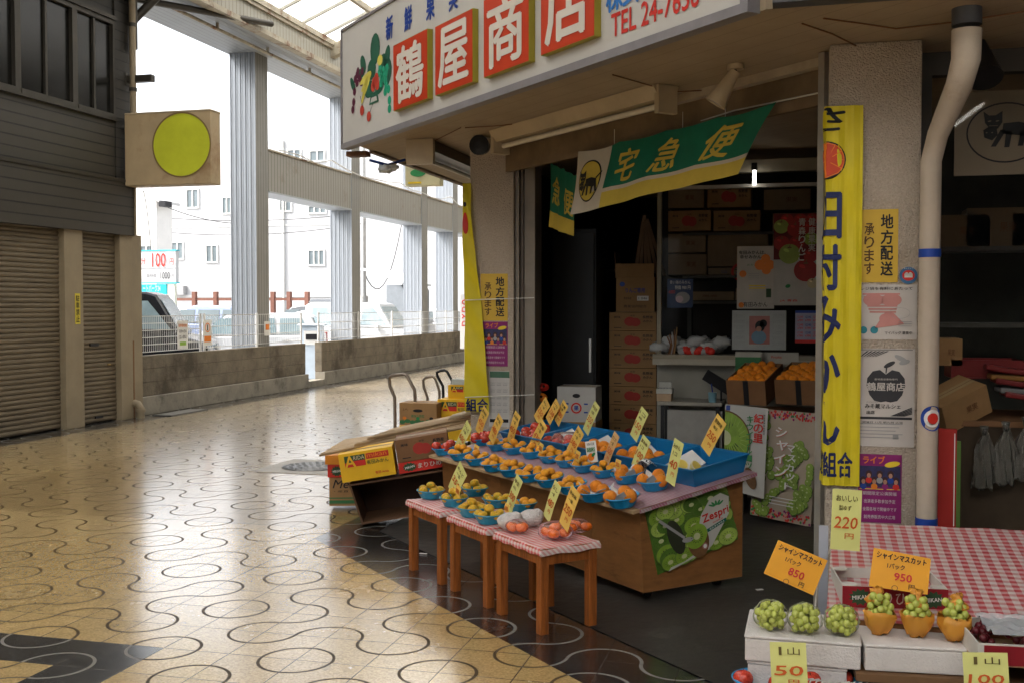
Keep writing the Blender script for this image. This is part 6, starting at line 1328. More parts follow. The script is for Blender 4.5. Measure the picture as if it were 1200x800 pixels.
def basket(pos, label, kind, n, sc=1, teal=False, where='', tissue=False, tilt=True, r=.031):
    o = bpy.data.objects.new('blue_basket', BMESH2 if teal else BMESH); COL.objects.link(o); pos = V(pos); o.location = pos; o.scale = (sc, sc, sc * 1.08)
    T_ = Matrix.Rotation(radians(-8 if tilt else 0), 3, V((-1, 1, 0)).normalized()) if tilt else Matrix()
    T_ = Matrix.Rotation(-atan(.159), 3, V((-.7071, .7071, 0)).normalized()) if tilt else Matrix.Identity(3)
    T_ = Matrix.Rotation(atan(.159), 3, V((.7071, -.7071, 0))) if tilt else T_
    pos = V(pos); sc *= 1.20; r *= 1.0
    o.rotation_euler = (T_ @ Matrix.Rotation(rf_.uniform(0, 6), 3, 'Z')).to_euler(); tag(o, label, 'basket', 'round blue baskets of fruit')
    low = n if n <= 4 else min(n, 5); R_ = (.092 * sc - r) if low > 2 else .04 * sc; ph = rf_.uniform(0, 6)
    fl = '%s heaped in the %s' % ({'mandarin': 'small orange mandarin', 'green_mandarin': 'yellow-green mandarin', 'apple': 'red apple', 'orange': 'large orange', 'persimmon': 'persimmon'}[kind], where)
    g_ = '%ss in the %s' % (kind.replace('_', ' '), where)
    R_ = min(R_, .054 * sc)
    for i in range(low):
        a = ph + 2 * pi * i / low; q = V((R_ * cos(a), R_ * sin(a), .030 * sc + r * .55 + rf_.uniform(0, .006))); fruit(kind, V(pos) + T_ @ q, r, fl, g_)
    for i in range(n - low):
        a = ph + .6 + 2.4 * i; q = V((.022 * cos(a), .022 * sin(a), .030 + r * 1.85)) if n - low > 1 else V((.0, 0, .030 + r * 1.75)); fruit(kind, V(pos) + T_ @ q, r, fl, g_)
    if tissue:
        m = MB(Matrix.Translation(V(pos))); 
        for k in range(5):
            a = ph + 2 * pi * k / 5; c_ = V((.07 * cos(a), .07 * sin(a), .055)); t_ = V((-sin(a), cos(a), 0)); o_ = V((cos(a), sin(a), 0))
            m.add([c_ - t_ * .04 - o_ * .02 - V((0, 0, .02)), c_ + t_ * .04 - o_ * .015 - V((0, 0, .02)), c_ + o_ * .035 + t_ * .01 + V((0, 0, .028 + .012 * sin(k * 2))), c_ - t_ * .03 + o_ * .02 + V((0, 0, .012))], [(0, 1, 2, 3)], PAPR)
        m.add([(.07 * cos(t), .07 * sin(t), .035) for t in [2 * pi * k / 14 for k in range(14)]], [tuple(range(14))], PAPR)
        tag(m.build('wrapping_tissue', thick=.001), 'white crumpled tissue lining the ' + where, 'tissue')
ordf = ['leftmost basket of the front row on the stand', 'second basket from the left in the front row', 'third basket from the left in the front row', 'fourth basket from the left in the front row', 'fifth basket from the left in the front row', 'sixth basket from the left in the front row', 'seventh basket from the left in the front row', 'eighth basket from the left in the front row', 'basket next to the right end of the front row', 'basket at the right end of the front row']
fr = [(522, 534), (541, 540), (560, 546), (580, 553), (601, 559), (622, 565), (645, 571), (671, 579), (698, 588), (730, 595)]
for i, (px, py) in enumerate(fr):
    k = 'apple' if i == 0 else 'orange' if i >= 8 else 'mandarin'
    basket(onstand(px, py - 3), 'round blue basket, ' + ordf[i], k, 3 if i == 0 else (5, 7, 6, 7, 7, 6, 7, 6, 3, 3)[i], .93 if i < 8 else .98, where=ordf[i], tissue=i >= 8, r=.037 if k != 'mandarin' else .0275)
sr = [(566, 521, 'apple', 5), (585, 527, 'mandarin', 4), (604, 531, 'mandarin', 6), (625, 536, 'mandarin', 6), (646, 541, 'mandarin', 7), (666, 546, 'mandarin', 6), (686, 552, 'mandarin', 6), (709, 558, 'mandarin', 6), (736, 565, 'orange', 3), (768, 573, 'orange', 3)]
ords = ['leftmost basket of the second row, full of apples', 'second basket from the left in the second row', 'third basket from the left in the second row', 'fourth basket from the left in the second row', 'fifth basket from the left in the second row', 'sixth basket from the left in the second row', 'seventh basket from the left in the second row', 'eighth basket from the left in the second row', 'second-row basket beside the right-hand yellow-green card', 'basket nearest the right end of the second row']
for i, (px, py, k, n_) in enumerate(sr): basket(onstand(px, py - 1), 'round blue basket, ' + ords[i], k, n_, .90 if i < 8 else .98, where=ords[i], tissue=i >= 8, r=.037 if k != 'mandarin' else .0265)
tr = [(612, 521, 4), (634, 526, 5), (660, 531, 5), (704, 542, 4)]
ordt = ['small basket squeezed before the leftmost blue tray', 'small basket before the second blue tray', 'small basket before the middle blue tray', 'small basket just in front of the fourth blue tray']
for i, (px, py, n_) in enumerate(tr): basket(onstand(px, py - 2), 'round blue basket, ' + ordt[i], 'mandarin', n_, .82, where=ordt[i], r=.0265)
# net bag in the right basket
NETM = bpy.data.materials.new('white_black_foam_net'); NETM.use_nodes = True; nt = E.nt = NETM.node_tree; b_ = nt.nodes['Principled BSDF']; tc = nt.nodes.new('ShaderNodeTexCoord'); ck = nt.nodes.new('ShaderNodeTexChecker'); ck.inputs['Scale'].default_value = 90; ck.inputs[1].default_value = (.62, .62, .62, 1); ck.inputs[2].default_value = (.02, .02, .03, 1); nt.links.new(tc.outputs['Object'], ck.inputs[0]); nt.links.new(ck.outputs[0], b_.inputs['Base Color'])
p = onstand(757, 562); m = MB(FR(p + V((0, 0, .065)), R45)); m.grid(lambda a, e: (-.06 + .13 * a, -.04 + .08 * e, .035 * sin(a * pi) + .012 * sin(e * 5) + .03 * a), 10, 8, NETM); tag(m.build('foam_fruit_net', thick=.002), 'black and white foam net folded over the fruit in the rightmost second-row basket', 'foam net')
# rectangular blue trays at the back of the stand
TM = mat('deep_blue_plastic_tray', (.008, .15, .36), .35, .1, 8, spec=.5)
def tray(u0, label, contents, where, n=5, w=.41, d=.41, s0=3.83):
    zc_ = zt_s(s0) + .002; r = thing('blue_tray', label, 'tray', US(u0 + w / 2, s0 + d / 2, zt_s(s0 + d / 2)), R45, 'rectangular blue trays at the back of the stand')
    Tm = CS @ Matrix.Translation(V((u0, s0, zc_))) @ Matrix.Rotation(atan(.159), 4, 'X'); H_ = .098
    m = MB(Tm); i_ = .025; t = .004
    bo = [(i_, i_, 0), (w - i_, i_, 0), (w - i_, d - i_, 0), (i_, d - i_, 0)]; to = [(0, 0, H_), (w, 0, H_), (w, d, H_), (0, d, H_)]; ti = [(t * 2, t * 2, H_), (w - t * 2, t * 2, H_), (w - t * 2, d - t * 2, H_), (t * 2, d - t * 2, H_)]; bi = [(i_ + t, i_ + t, t), (w - i_ - t, i_ + t, t), (w - i_ - t, d - i_ - t, t), (i_ + t, d - i_ - t, t)]
    m.add(bo + to + ti + bi, [(3, 2, 1, 0)] + [(k, (k + 1) % 4, (k + 1) % 4 + 4, k + 4) for k in range(4)] + [(k + 4, (k + 1) % 4 + 4, (k + 1) % 4 + 8, k + 8) for k in range(4)] + [(k + 8, (k + 1) % 4 + 8, (k + 1) % 4 + 12, k + 12) for k in range(4)] + [(12, 13, 14, 15)], TM); m.build('tray_body', r)
    m = MB(Tm); 
    for (x0, x1, y0, y1) in ((-.008, w + .008, -.008, .006), (-.008, w + .008, d - .006, d + .008), (-.008, .006, .007, d - .007), (w - .006, w + .008, .007, d - .007)): m.box(x0, x1, y0, y1, H_ - .001, H_ + .007, TM)
    m.build('rim', r, bevel=.002)
    for k in range(14):
        pass
    m = MB(Tm); m.box(.05, w - .05, .05, d - .08, .010, .016, PAPR)
    m.add([(.03, .05, .05), (w * .5, .06, .03), (w * .45, d * .7, .05), (.02, d * .8, .10)], [(0, 1, 2, 3)], PAPR); m.build('paper_sheet', r)
    for k in range(n):
        x = .08 + (w - .16) * ((k % 3) / 2) + rf_.uniform(-.01, .01); y = .085 + .085 * (k // 3) + rf_.uniform(-.01, .01)
        kk, rr_ = {'orange': ('orange', .042), 'apple': ('apple', .040), 'lemon': (None, .036), 'bag': ('apple', .038)}[contents]
        pw = Tm @ V((x, y, .05 + rr_ * .6 + (.012 if k >= 6 else 0)))
        if kk: fruit(kk, pw, rr_, '%s lying in the %s' % ('large orange' if kk == 'orange' else 'dark red apple', where), '%ss in the %s' % (kk, where))
    if contents == 'lemon':
        LM = mat('pale_lemon_half', (.62, .52, .22), .5, .08)
        for k, (x, y, a) in enumerate(((.20, .10, .4), (.30, .12, .9))):
            pw = Tm @ V((x, y, .085)); m = MB(Matrix.Translation(pw) @ Euler((.9, .1, a)).to_matrix().to_4x4()); m.cyl((0, 0, -.03), (0, 0, .0), .025, LM, .038, 20); m.cyl((0, 0, .0), (0, 0, .004), .038, mat('pale_rind', (.66, .60, .40), .5), .036, 20); m.cyl((0, 0, .0041), (0, 0, .005), .030, mat('citrus_pulp', (.60, .45, .10), .4), .030, 20)
            tag(m.build('citrus_half'), ['left pale citrus half lying in the nearest blue tray', 'right pale citrus half under the orange 250 card in the nearest blue tray'][k], 'citrus half')
    if contents == 'bag':
        m = MB(Tm); m.ball((w / 2, .15, .08), .1, film_mat('apple_bag_film', (.6, .5, .5), .12), (1.4, 1, .5), jit=.06); tag(m.build('clear_fruit_bag'), 'clear plastic bag over the dark apples in the leftmost blue tray', 'bag')
tray(-4.975, 'nearest rectangular blue tray with pale citrus halves at the right end of the stand', 'lemon', 'nearest blue tray', 0)
tray(-5.405, 'second rectangular blue tray from the right, with oranges behind the 150 card', 'orange', 'second blue tray from the right', 6)
tray(-5.835, 'middle rectangular blue tray with oranges under a tall yellow-green card', 'orange', 'middle blue tray', 6)
tray(-6.265, 'fourth rectangular blue tray from the right, behind the leaning orange cards', 'bag', 'fourth blue tray from the right', 6)
tray(-6.695, 'leftmost rectangular blue tray at the back of the stand', 'apple', 'leftmost blue tray', 8)
# stool baskets
ZT = .431
for i, (px, py, k, n_, lab) in enumerate((((505), 583, 'green_mandarin', 6, 'teal basket at the left edge of the farthest stool'), (532, 592, 'green_mandarin', 7, 'teal basket at the front of the farthest stool'), (556, 580, 'green_mandarin', 6, 'teal basket between the farthest and middle stools'), (553, 604, 'green_mandarin', 6, 'teal basket at the left of the middle stool'), (573, 612, 'green_mandarin', 6, 'teal basket at the front of the middle stool'), (582, 593, 'green_mandarin', 5, 'teal basket at the back of the middle stool'), (612, 598, 'mandarin', 5, 'teal basket behind the white foam net bags'))):
    p = P(px, py, 'Z', ZT); basket(p, 'round ' + lab, k, n_, .88, teal=True, where=lab, tilt=False, r=.0275)
# foam-net bags and persimmon bags on the nearest stool
WN = mat('white_foam_net', (.62, .58, .56), .6, .15, 30, bump=1.5, bscale=120)
for i, (px, py) in enumerate(((597, 616), (622, 612))):
    p = P(px, py + 4, 'Z', ZT + .0); m = MB(); m.ball(p + V((0, 0, .045)), .062, WN, (1.05, 1, .72), 20, 12, jit=.03); m.ball(p + V((.03, .01, .055)), .04, WN, jit=.04)
    tag(m.build('foam_net_bag'), ['left white foam net bag of fruit on the nearest stool', 'right white foam net bag of fruit under the 480 card'][i], 'net bag')
PF = film_mat('pink_film', (.74, .56, .62), .10, .2, 1.12)
for i, (px, py, nf) in enumerate(((651, 626, 5), (677, 619, 3), (606, 620, 2))):
    p = P(px, py + 4, 'Z', ZT); lab = ['pinkish clear bag of persimmons at the front of the nearest stool', 'small pinkish bag of persimmons at the right stool edge', 'small clear bag of persimmons beside the white net bags'][i]
    m = MB(); m.ball(p + V((0, 0, .035)), .085 if i == 0 else .06, PF, (1.05, .9, .62), 22, 12, jit=.05); tag(m.build('clear_fruit_bag'), lab, 'bag')
    for k in range(nf): a = k * 2 * pi / max(1, nf - (nf > 4)); r_ = .045 if nf > 2 else .025; q = p + V((r_ * cos(a), r_ * sin(a), .032)) if k < 4 else p + V((0, 0, .055)); fruit('persimmon', q, .032, 'orange persimmon inside the ' + lab, 'persimmons in the ' + lab, .2)
# ------------------------------------------------------------- price cards
C_G = mat('yellow_green_card', (.64, .64, .23), .55, .05); C_O = mat('orange_yellow_card', (.76, .49, .11), .55, .05); C_P = mat('peach_card', (.62, .38, .16), .5, .05); RI = mat('red_marker', (.55, .10, .02), .5); KI = mat('brown_marker', (.12, .09, .03), .5)
def card(bx, by, tx, ty, wpx, s, col, price, label, small=False, kind='S', lines=('みかん', '一皿'), rz=R45, name='price_card'):
    B = P(bx, by, kind, s); T_ = P(tx, ty, kind, s); d = (B - V((0, 0, EYE))).length
    L_ = (T_ - B).length; w = wpx * d / F * (1.16 if kind == 'S' else 1); up = (T_ - B).normalized(); n_ = PL[kind]; 
    if kind == 'S': rt = up.cross(n_).normalized()
    else: rt = up.cross(n_).normalized()
    if rt.dot(V((1, -.2, 0))) < 0: rt = -rt
    # columns: rt, n(away), up
    M = Matrix.Identity(4); nn = rt.cross(up) * -1
    if nn.dot(n_) < 0: nn = -nn
    for i in range(3): M[i][0] = rt[i]; M[i][1] = nn[i]; M[i][2] = up[i]; M[i][3] = B[i]
    m = MB(M); bend = .004
    m.add([(-w / 2, 0, 0), (w / 2, 0, 0), (w / 2, -bend, L_ / 2), (-w / 2, -bend, L_ / 2), (-w / 2, .0, L_), (w / 2, .0, L_), (-w / 2, .0015, 0), (w / 2, .0015, 0), (w / 2, .0015 - bend, L_ / 2), (-w / 2, .0015 - bend, L_ / 2), (-w / 2, .0015, L_), (w / 2, .0015, L_)], [(0, 1, 2, 3), (3, 2, 5, 4), (7, 6, 9, 8), (8, 9, 10, 11), (0, 3, 9, 6), (3, 4, 10, 9), (1, 7, 8, 2), (2, 8, 11, 5), (4, 5, 11, 10), (6, 7, 1, 0)], col)
    if not small:
        if lines[1] == ' ': m.text('1', -w * .22, L_ * .84, w * .08, L_ * .16, -.006, KI); m.text('山', w * .15, L_ * .84, w * .34, L_ * .15, -.006, KI)
        else: m.text(lines[0], 0, L_ * .86, w * .72, L_ * .10, -.006, KI, .03)
        m.text(lines[1], -w * .05, L_ * .70, w * .42, L_ * .085, -.006, KI, .02)
        m.text(price, 0, L_ * .46, w * .78, L_ * .19, -.0065, RI, .03, .12); m.text('円', w * .12, L_ * .24, w * .3, L_ * .09, -.006, RI, .01)
    else: m.text(price, 0, L_ * .5, w * .7, L_ * .4, -.005, RI, .02)
    return tag(m.build(name, origin=B), label, 'price card')
S_ = 3.55
card(536, 526, 550, 497, 13, 3.50, C_G, '650', 'pale green price card at the far left of the stand beside the first apples', lines=('りんご', '5個'))
card(560, 507, 570, 479, 13, 3.78, C_O, '450', 'leftmost orange price card standing behind the red apples', lines=('富有柿', '一皿'))
card(575, 516, 587, 488, 12, 3.66, C_O, '480', 'second orange price card from the left, leaning right', lines=('早生', 'みかん'))
card(597, 518, 607, 484, 12, 3.78, C_O, '450', 'upright orange price card in front of the leftmost blue tray', lines=('平核柿', '一皿'))
card(628, 492, 642, 470, 12, 4.12, C_O, '250', 'left one of three orange cards close together at the back', lines=('洋なし', '一個'))
card(642, 493, 654, 471, 11, 4.12, C_O, '230', 'middle one of three orange cards close together at the back', lines=('ネーブル', '一個'))
card(652, 495, 663, 472, 11, 4.14, C_O, '280', 'right one of three orange cards close together at the back', lines=('甘夏', '一個'))
card(623, 525, 638, 495, 13, 3.82, C_O, '430', 'long orange price card reading 430 in the middle of the stand', lines=('早香', '一皿'))
card(686, 506, 700, 473, 11, 4.05, C_G, '350', 'tall yellow-green card reading 350 at the back of the middle tray', lines=('早生柑', '3個'))
card(667, 532, 681, 503, 13, 3.80, C_O, '380', 'orange price card reading 380 between baskets, left of the white leaflet', lines=('ゆら', '一皿'))
card(709, 544, 723, 508, 10, 3.80, C_P, '500', 'glossy peach price card right of the white leaflet', lines=('せとか', '一皿'))
card(742, 513, 756, 480, 13, 4.05, C_G, '150', 'yellow-green card reading 150 behind the second tray', lines=('1コ', '柿'))
card(744, 548, 758, 513, 14, 3.80, C_G, '100', 'yellow-green card reading 100 in front of the second tray', lines=('富有柿', '1コ'))
card(785, 566, 796, 516, 15, 3.62, C_G, '40', 'long yellow-green card reading 40 in front of the nearest tray', lines=('みかん', '1コ'))
card(826, 528, 846, 490, 16, 4.10, C_O, '250', 'orange card reading 250 standing in the nearest blue tray', lines=('野津町産', '柚子'))
for i, (bx, by, tx, ty, w_, s_, lab) in enumerate(((558, 530, 559, 521, 9, 3.50, 'tiny orange tag in the second front basket'), (633, 530, 635, 519, 8, 3.66, 'tiny orange tag under the long 430 card'), (676, 540, 678, 528, 8, 3.64, 'tiny orange tag below the 380 card'), (724, 549, 725, 538, 9, 3.64, 'tiny orange tag beside the peach card'))): card(bx, by, tx, ty, w_, s_, C_O, '皿', lab, True)
# white leaflet
B = P(690, 540, 'S', 3.74); T_ = P(696, 517, 'S', 3.74)
M = FR((B + T_) / 2, R45); m = MB(M @ Matrix.Rotation(-.18, 4, 'Y')); w, h = .115, .13; m.box(-w / 2, w / 2, 0, .002, -h / 2, h / 2, WHITE); m.text('柑橘の王様', 0, h * .36, w * .7, h * .12, -.002, INK); m.text('BIBIRS', 0, h * .1, w * .75, h * .2, -.002, GRN, .04); m.ell(-w * .05, -h * .25, w * .3, h * .18, -.002, ORG); m.ell(w * .2, -h * .15, w * .2, h * .08, -.003, GRN, 12, .4)
tag(m.build('citrus_leaflet'), 'small white leaflet with a green word and orange fruit among the baskets', 'leaflet')
card(529, 578, 543, 548, 19, 2.90, C_G, '350', 'wide yellow-green card reading 350 on the farthest stool', lines=('めんど', '一皿'))
card(595, 599, 609, 559, 13, 2.90, C_G, '300', 'tall yellow-green card reading 300 on the middle stool', lines=('早生', 'みかん'))
card(640, 607, 654, 566, 13, 2.95, C_G, '480', 'tall yellow-green card reading 480 behind the white net bags', lines=('なし', '一袋'))
card(660, 617, 675, 573, 17, 2.90, C_O, '250', 'orange card reading 250 in the persimmons of the nearest stool', lines=('早秋柿', '一袋'))
for i, (bx, by, tx, ty, w_, s_, lab) in enumerate(((536, 580, 538, 569, 10, 2.84, 'tiny orange tag on the farthest stool'), (594, 600, 595, 590, 9, 2.84, 'tiny orange tag on the middle stool'))): card(bx, by, tx, ty, w_, s_, C_O, '皿', lab, True)
# ------------------------------------------------------------- cartons at the left end
AW = radians(18); PL['W'] = V((-sin(AW), cos(AW), 0)); CW0 = 7.853
def wbox(px0, pyt0, px1, pyb, c, d, label, style, col, roll=0, tilt=0, open_=False, hh=None, ww=None, name='cardboard_box'):
    a_ = P(px0, pyb, 'W', c); b_ = P(px1, pyb, 'W', c); t_ = P((px0 + px1) / 2, pyt0, 'W', c); bc = P((px0 + px1) / 2, pyb, 'W', c)
    w = ww or (V((b_.x - a_.x, b_.y - a_.y, 0))).length; h = hh or t_.z - bc.z
    return carton(bc.x, bc.y, bc.z, w, d, h, AW, label, col=col, style=style, open_=open_, R3=(Matrix.Rotation(AW, 3, 'Z') @ Matrix.Rotation(roll, 3, 'Y') @ Matrix.Rotation(tilt, 3, 'X')), name=name)
# tipped open wooden crate, opening towards the viewer
A = P(424, 616, 'Z', .0); PL['W'] = V((-sin(AW), cos(AW), 0)); CW0 = PL['W'].dot(A); Bp = P(532, 616, 'W', CW0); Bp.z = 0; CRT = mat('dark_crate_board', (.115, .058, .03), .7, .25, 3)
wv = (Bp - A).length; ctr = (A + Bp) / 2; ang = math.atan2(Bp.y - A.y, Bp.x - A.x)
M = FR((A.x, A.y, 0), AW) @ Matrix.Rotation(radians(-8.5), 4, 'Y') @ Matrix.Translation(V((wv / 2, 0, 0)))
m = MB(M); h = .315; d = .42; t = .012; w2 = wv / 2
m.box(-w2, w2, 0, d, .012, .012 + t, CRT); m.box(-w2 - .045, w2, 0, d, h - t, h, CRT)
m.hexa([(-w2, 0, .012 + t), (-w2 + t, 0, .012 + t), (-w2 + t, d, .012 + t), (-w2, d, .012 + t), (-w2 - .045, 0, h - t), (-w2 - .045 + t, 0, h - t), (-w2 - .045 + t, d, h - t), (-w2 - .045, d, h - t)], CRT)
m.box(w2 - t, w2, 0, d, .012 + t, h - t, CRT); m.box(-w2 - .03, w2, d - .006, d, .012 + t, h - t, mat('crate_inside', (.045, .022, .013), .8))
tag(m.build('tipped_crate'), 'dark open wooden crate tipped on its side on the floor by the stools', 'crate')
wbox(401, 527, 465, 560, CW0 - .03, .30, 'tilted yellow citrus carton with red and black print on top of the dark crate', 'yellow', YBOX, roll=radians(-9), hh=.205)
wbox(466, 512, 528, 537, CW0 + .0, .34, 'brown tomato-printed carton right of the yellow carton on the dark crate', 'tomato', CARDD, roll=radians(-9), hh=.165)
wbox(468, 541, 533, 549.5, CW0 + .005, .32, 'flat red carton with white lettering under the brown tomato carton', 'red', RED, roll=radians(-9), hh=.078)
wbox(386, 559, 440, 592, CW0 + .62, .30, 'brown and green printed carton standing on the floor at the left of the pile', 'green', CARD)
wbox(384, 544, 438, 558.6, CW0 + .61, .30, 'red carton with a starburst on top of the brown and green carton', 'red', RED)
wbox(381, 533, 436, 543.6, CW0 + .60, .30, 'orange checked carton rim at the top left of the pile', 'plain', mat('orange_carton', (.62, .22, .02), .55))
# flattened sheets and open flaps across the top
FLT = mat('pale_cardboard_sheet', (.46, .33, .20), .75, .12, 4, bump=.3)
for i, (qs, zz, lab, mt) in enumerate(((((374, 533), (445, 519), (454, 508), (404, 515)), (.53, .55, .57, .55), 'pale open carton flap at the top left of the box pile', FLT),
        (((400, 527), (548, 500), (553, 489), (440, 511)), (.545, .60, .62, .56), 'lowest long cardboard sheet lying across the box pile', FLT),
        (((415, 521), (553, 493), (555, 484), (450, 507)), (.57, .62, .64, .59), 'middle long cardboard sheet lying across the box pile', FLT),
        (((430, 514), (556, 488), (557, 481), (460, 502)), (.60, .645, .665, .62), 'top long cardboard sheet lying across the box pile', FLT),
        (((525, 491), (557, 482), (557, 478), (530, 486)), (.66, .69, .70, .68), 'pale rolled sheet end lying on top of the cardboard sheets', mat('pale_tube', (.55, .46, .33), .6)))):
    ps = [P(x, y, 'Z', z) for (x, y), z in zip(qs, zz)]; m = MB(); m.hexa([p_ - V((0, 0, .010)) for p_ in ps] + [p_ + V((0, 0, .006)) for p_ in ps], mt)
    n_ = (ps[1] - ps[0]); 
    for k in range(3): m.hexa([ps[0].lerp(ps[3], .2 * k + .05) + V((0, 0, .0065)), ps[1].lerp(ps[2], .2 * k + .05) + V((0, 0, .0065)), ps[1].lerp(ps[2], .2 * k + .10) + V((0, 0, .0065)), ps[0].lerp(ps[3], .2 * k + .10) + V((0, 0, .0065))] + [q_ + V((0, 0, .010)) for q_ in (ps[0].lerp(ps[3], .2 * k + .05), ps[1].lerp(ps[2], .2 * k + .05), ps[1].lerp(ps[2], .2 * k + .10), ps[0].lerp(ps[3], .2 * k + .10))], mt)
    tag(m.build('flattened_cardboard', bevel=.002), lab, 'cardboard')
# ------------------------------------------------------------- hand trucks with cartons behind
YT2 = 10.6
def trolley(pts, Y, col, r, label, deckpx):
    p0 = P(*pts[0], 'Y', Y); root = thing('hand_truck', label, 'hand truck', (p0.x, Y, 0), 0, 'folding hand trucks behind the box pile')
    ps = [P(x, y, 'Y', Y + dy) for (x, y), dy in zip(pts, (0, 0, 0, .0, .25, .25, .25))]
    ps = [P(x, y, 'Y', Y) for (x, y) in pts]; a_ = V((ps[0].x, Y, .16)); e_ = V((ps[-1].x, Y, .16)); m = MB(); m.tube([a_] + ps + [e_], r, col, 10); m.build('handle', root)
    x0, x1 = min(a_.x, e_.x) - .04, max(a_.x, e_.x) + .5; m = MB(); m.box(x0, x1, Y - .25, Y + .25, .12, .16, mat('trolley_deck', (.12, .12, .13), .6)); m.build('deck', root, bevel=.005)
    for x in (x0 + .06, x1 - .06):
        for y in (Y - .2, Y + .2): m = MB(); m.cyl((x, y - .015, .055), (x, y + .015, .055), .055, BLACKP, n=16); m.build('wheel', root)
HC = mat('old_bronze_tube', (.22, .18, .145), .4, .15, metal=.5)
trolley([(463, 500), (462.5, 465), (457, 452), (456, 442), (459, 439.5), (473, 438), (477, 440), (486, 457), (486.5, 466)], YT2, HC, .018, 'nearest hand truck with a thick grey-brown tube handle', 0)
trolley([(501, 466), (496.5, 452), (496, 445), (499, 442), (507, 440.5), (510, 443), (515, 458), (515, 470)], YT2 + 1.0, HC, .016, 'middle hand truck with a thin grey-brown tube handle', 0)
trolley([(519.5, 465), (519, 452), (512.5, 440), (512, 436), (516, 434), (521, 433.5), (524, 435), (530, 446)], YT2 + 1.3, BLACKP, .017, 'farthest hand truck with a black tube handle', 0)
def ybox(px0, px1, pt, pb, Y, d, label, **k):
    a_ = P(px0, pb, 'Y', Y); b_ = P(px1, pb, 'Y', Y); t_ = P((px0 + px1) / 2, pt, 'Y', Y); bc = P((px0 + px1) / 2, pb, 'Y', Y); carton(bc.x, Y, bc.z, b_.x - a_.x, d, t_.z - bc.z, 0, label, **k)
ybox(468, 511.5, 472, 498, YT2 - .15, .30, 'brown vegetable carton with green print and a hand hole on the nearest hand truck', style='veg', col=CARD)
ybox(468, 511, 498.5, 516, YT2 - .14, .30, 'yellow carton under the brown vegetable carton on the nearest hand truck', style='yellow', col=YBOX)
ybox(512.5, 560, 468, 495, YT2 + .0, .32, 'yellow citrus carton on the hand trucks beside the brown vegetable carton', style='yellow', col=YBOX)
ybox(512.5, 560, 495.5, 516, YT2 + .01, .32, 'yellow carton at the bottom behind the cardboard sheets', style='none', col=YBOX)
ybox(525, 562, 451, 467.4, YT2 + .12, .28, 'topmost yellow citrus carton cut off by the yellow banner', style='yellow', col=YBOX)
ybox(529, 562, 444, 450.4, YT2 + .14, .2, 'pale folded plastic sheet with a green edge on the topmost yellow carton', style='none', col=mat('pale_plastic_sheet', (.5, .54, .52), .3), name='folded_sheet')
# ============================================================= RIGHT-HAND WINDOW AND TABLE
YW_ = 5.95; a_ = P(1100, 300, 'Y', YW_)
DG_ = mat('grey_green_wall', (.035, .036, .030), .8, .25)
root = thing('shop_window', 'tall dark shop window right of the drain pipe with a tube reflected in it', 'window', (a_.x, YW_, 0))
m = MB(); m.box(xR1 + .002, xR1 + .08, YW_ - .02, YW_ + .1, 0, ZS - .003, mat('dark_window_frame', (.06, .055, .05), .5)); zt__ = P(1150, 62, 'Y', YW_).z; m.box(xR1 + .08, 6, YW_ - .02, YW_ + .06, ZS - .12, ZS - .003, mat('dark_window_frame', (.06, .055, .05), .5)); m.build('frame', root)
zg = P(1150, 385, 'Y', YW_).z
m = MB(); m.box(xR1 + .08, 6, YW_, YW_ + .005, zg, ZS - .12, film_mat('dark_pane_glass', (.02, .025, .025), .0, .02, 1.55, 0)); m.build('pane', root)
q0 = P(1120, 108, 'Y', YW_ - .01); q1 = P(1225, 203, 'Y', YW_ - .01)
m = MB(); W = q1.x - q0.x; H = q0.z - q1.z; cx = (q0.x + q1.x) / 2; cz = (q0.z + q1.z) / 2; TP = mat('tan_window_panel', (.24, .185, .125), .6, .1, 2)
m.box(q0.x, q1.x, YW_ + .012, YW_ + .018, q1.z, q0.z, TP); m.ring(cx + .03, cz, W * .44, H * .36, .008, YW_ + .0105, INK, 40); m2 = MB(); cat(m2, 0, 0, W * .62, 0, INK, TP)
k0 = len(m.v); 
for mm in m2.mats:
    if mm not in m.mats: m.mats.append(mm)
for v in m2.v: m.v.append(V((cx + .05 + v.x, YW_ + .009 + v.y, cz + v.z * 1.0 + .02)))
for f_, i in zip(m2.f, m2.mi): m.f.append([q + k0 for q in f_]); m.mi.append(m.mats.index(m2.mats[i])); m.sm.append(False)
tag(m.build('cat_window_panel'), 'tan panel with a black cat carrying a kitten in an oval at the top of the right window', 'sign')
# lit tube out of view before the window, mirrored in its glass
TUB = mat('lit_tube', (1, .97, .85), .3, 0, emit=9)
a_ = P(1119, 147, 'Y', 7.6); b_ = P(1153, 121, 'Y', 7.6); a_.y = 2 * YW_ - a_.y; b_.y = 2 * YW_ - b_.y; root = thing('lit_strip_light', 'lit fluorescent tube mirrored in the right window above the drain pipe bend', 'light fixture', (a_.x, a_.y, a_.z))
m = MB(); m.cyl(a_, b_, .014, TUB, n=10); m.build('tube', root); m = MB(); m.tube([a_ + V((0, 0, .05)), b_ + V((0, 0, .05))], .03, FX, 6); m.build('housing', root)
q = P(883, 283, 'Y', 9.0); q2 = P(882, 212, 'Y', 8.9)
for i, qq in enumerate(((884, 200, 217), )):
    m = MB(); a_ = P(qq[0], qq[1], 'Y', 9.05); b_ = P(qq[0], qq[2], 'Y', 9.05); m.cyl(a_, b_, .014, mat('lit_bulb_glass', (1, .97, .88), .3, 0, emit=2.2), n=10); m.cyl(a_, a_ + V((0, 0, .06)), .025, BLACKP, n=10); tag(m.build('lit_bulb'), 'small lit white bulb hanging under the right end of the green banner', 'bulb')
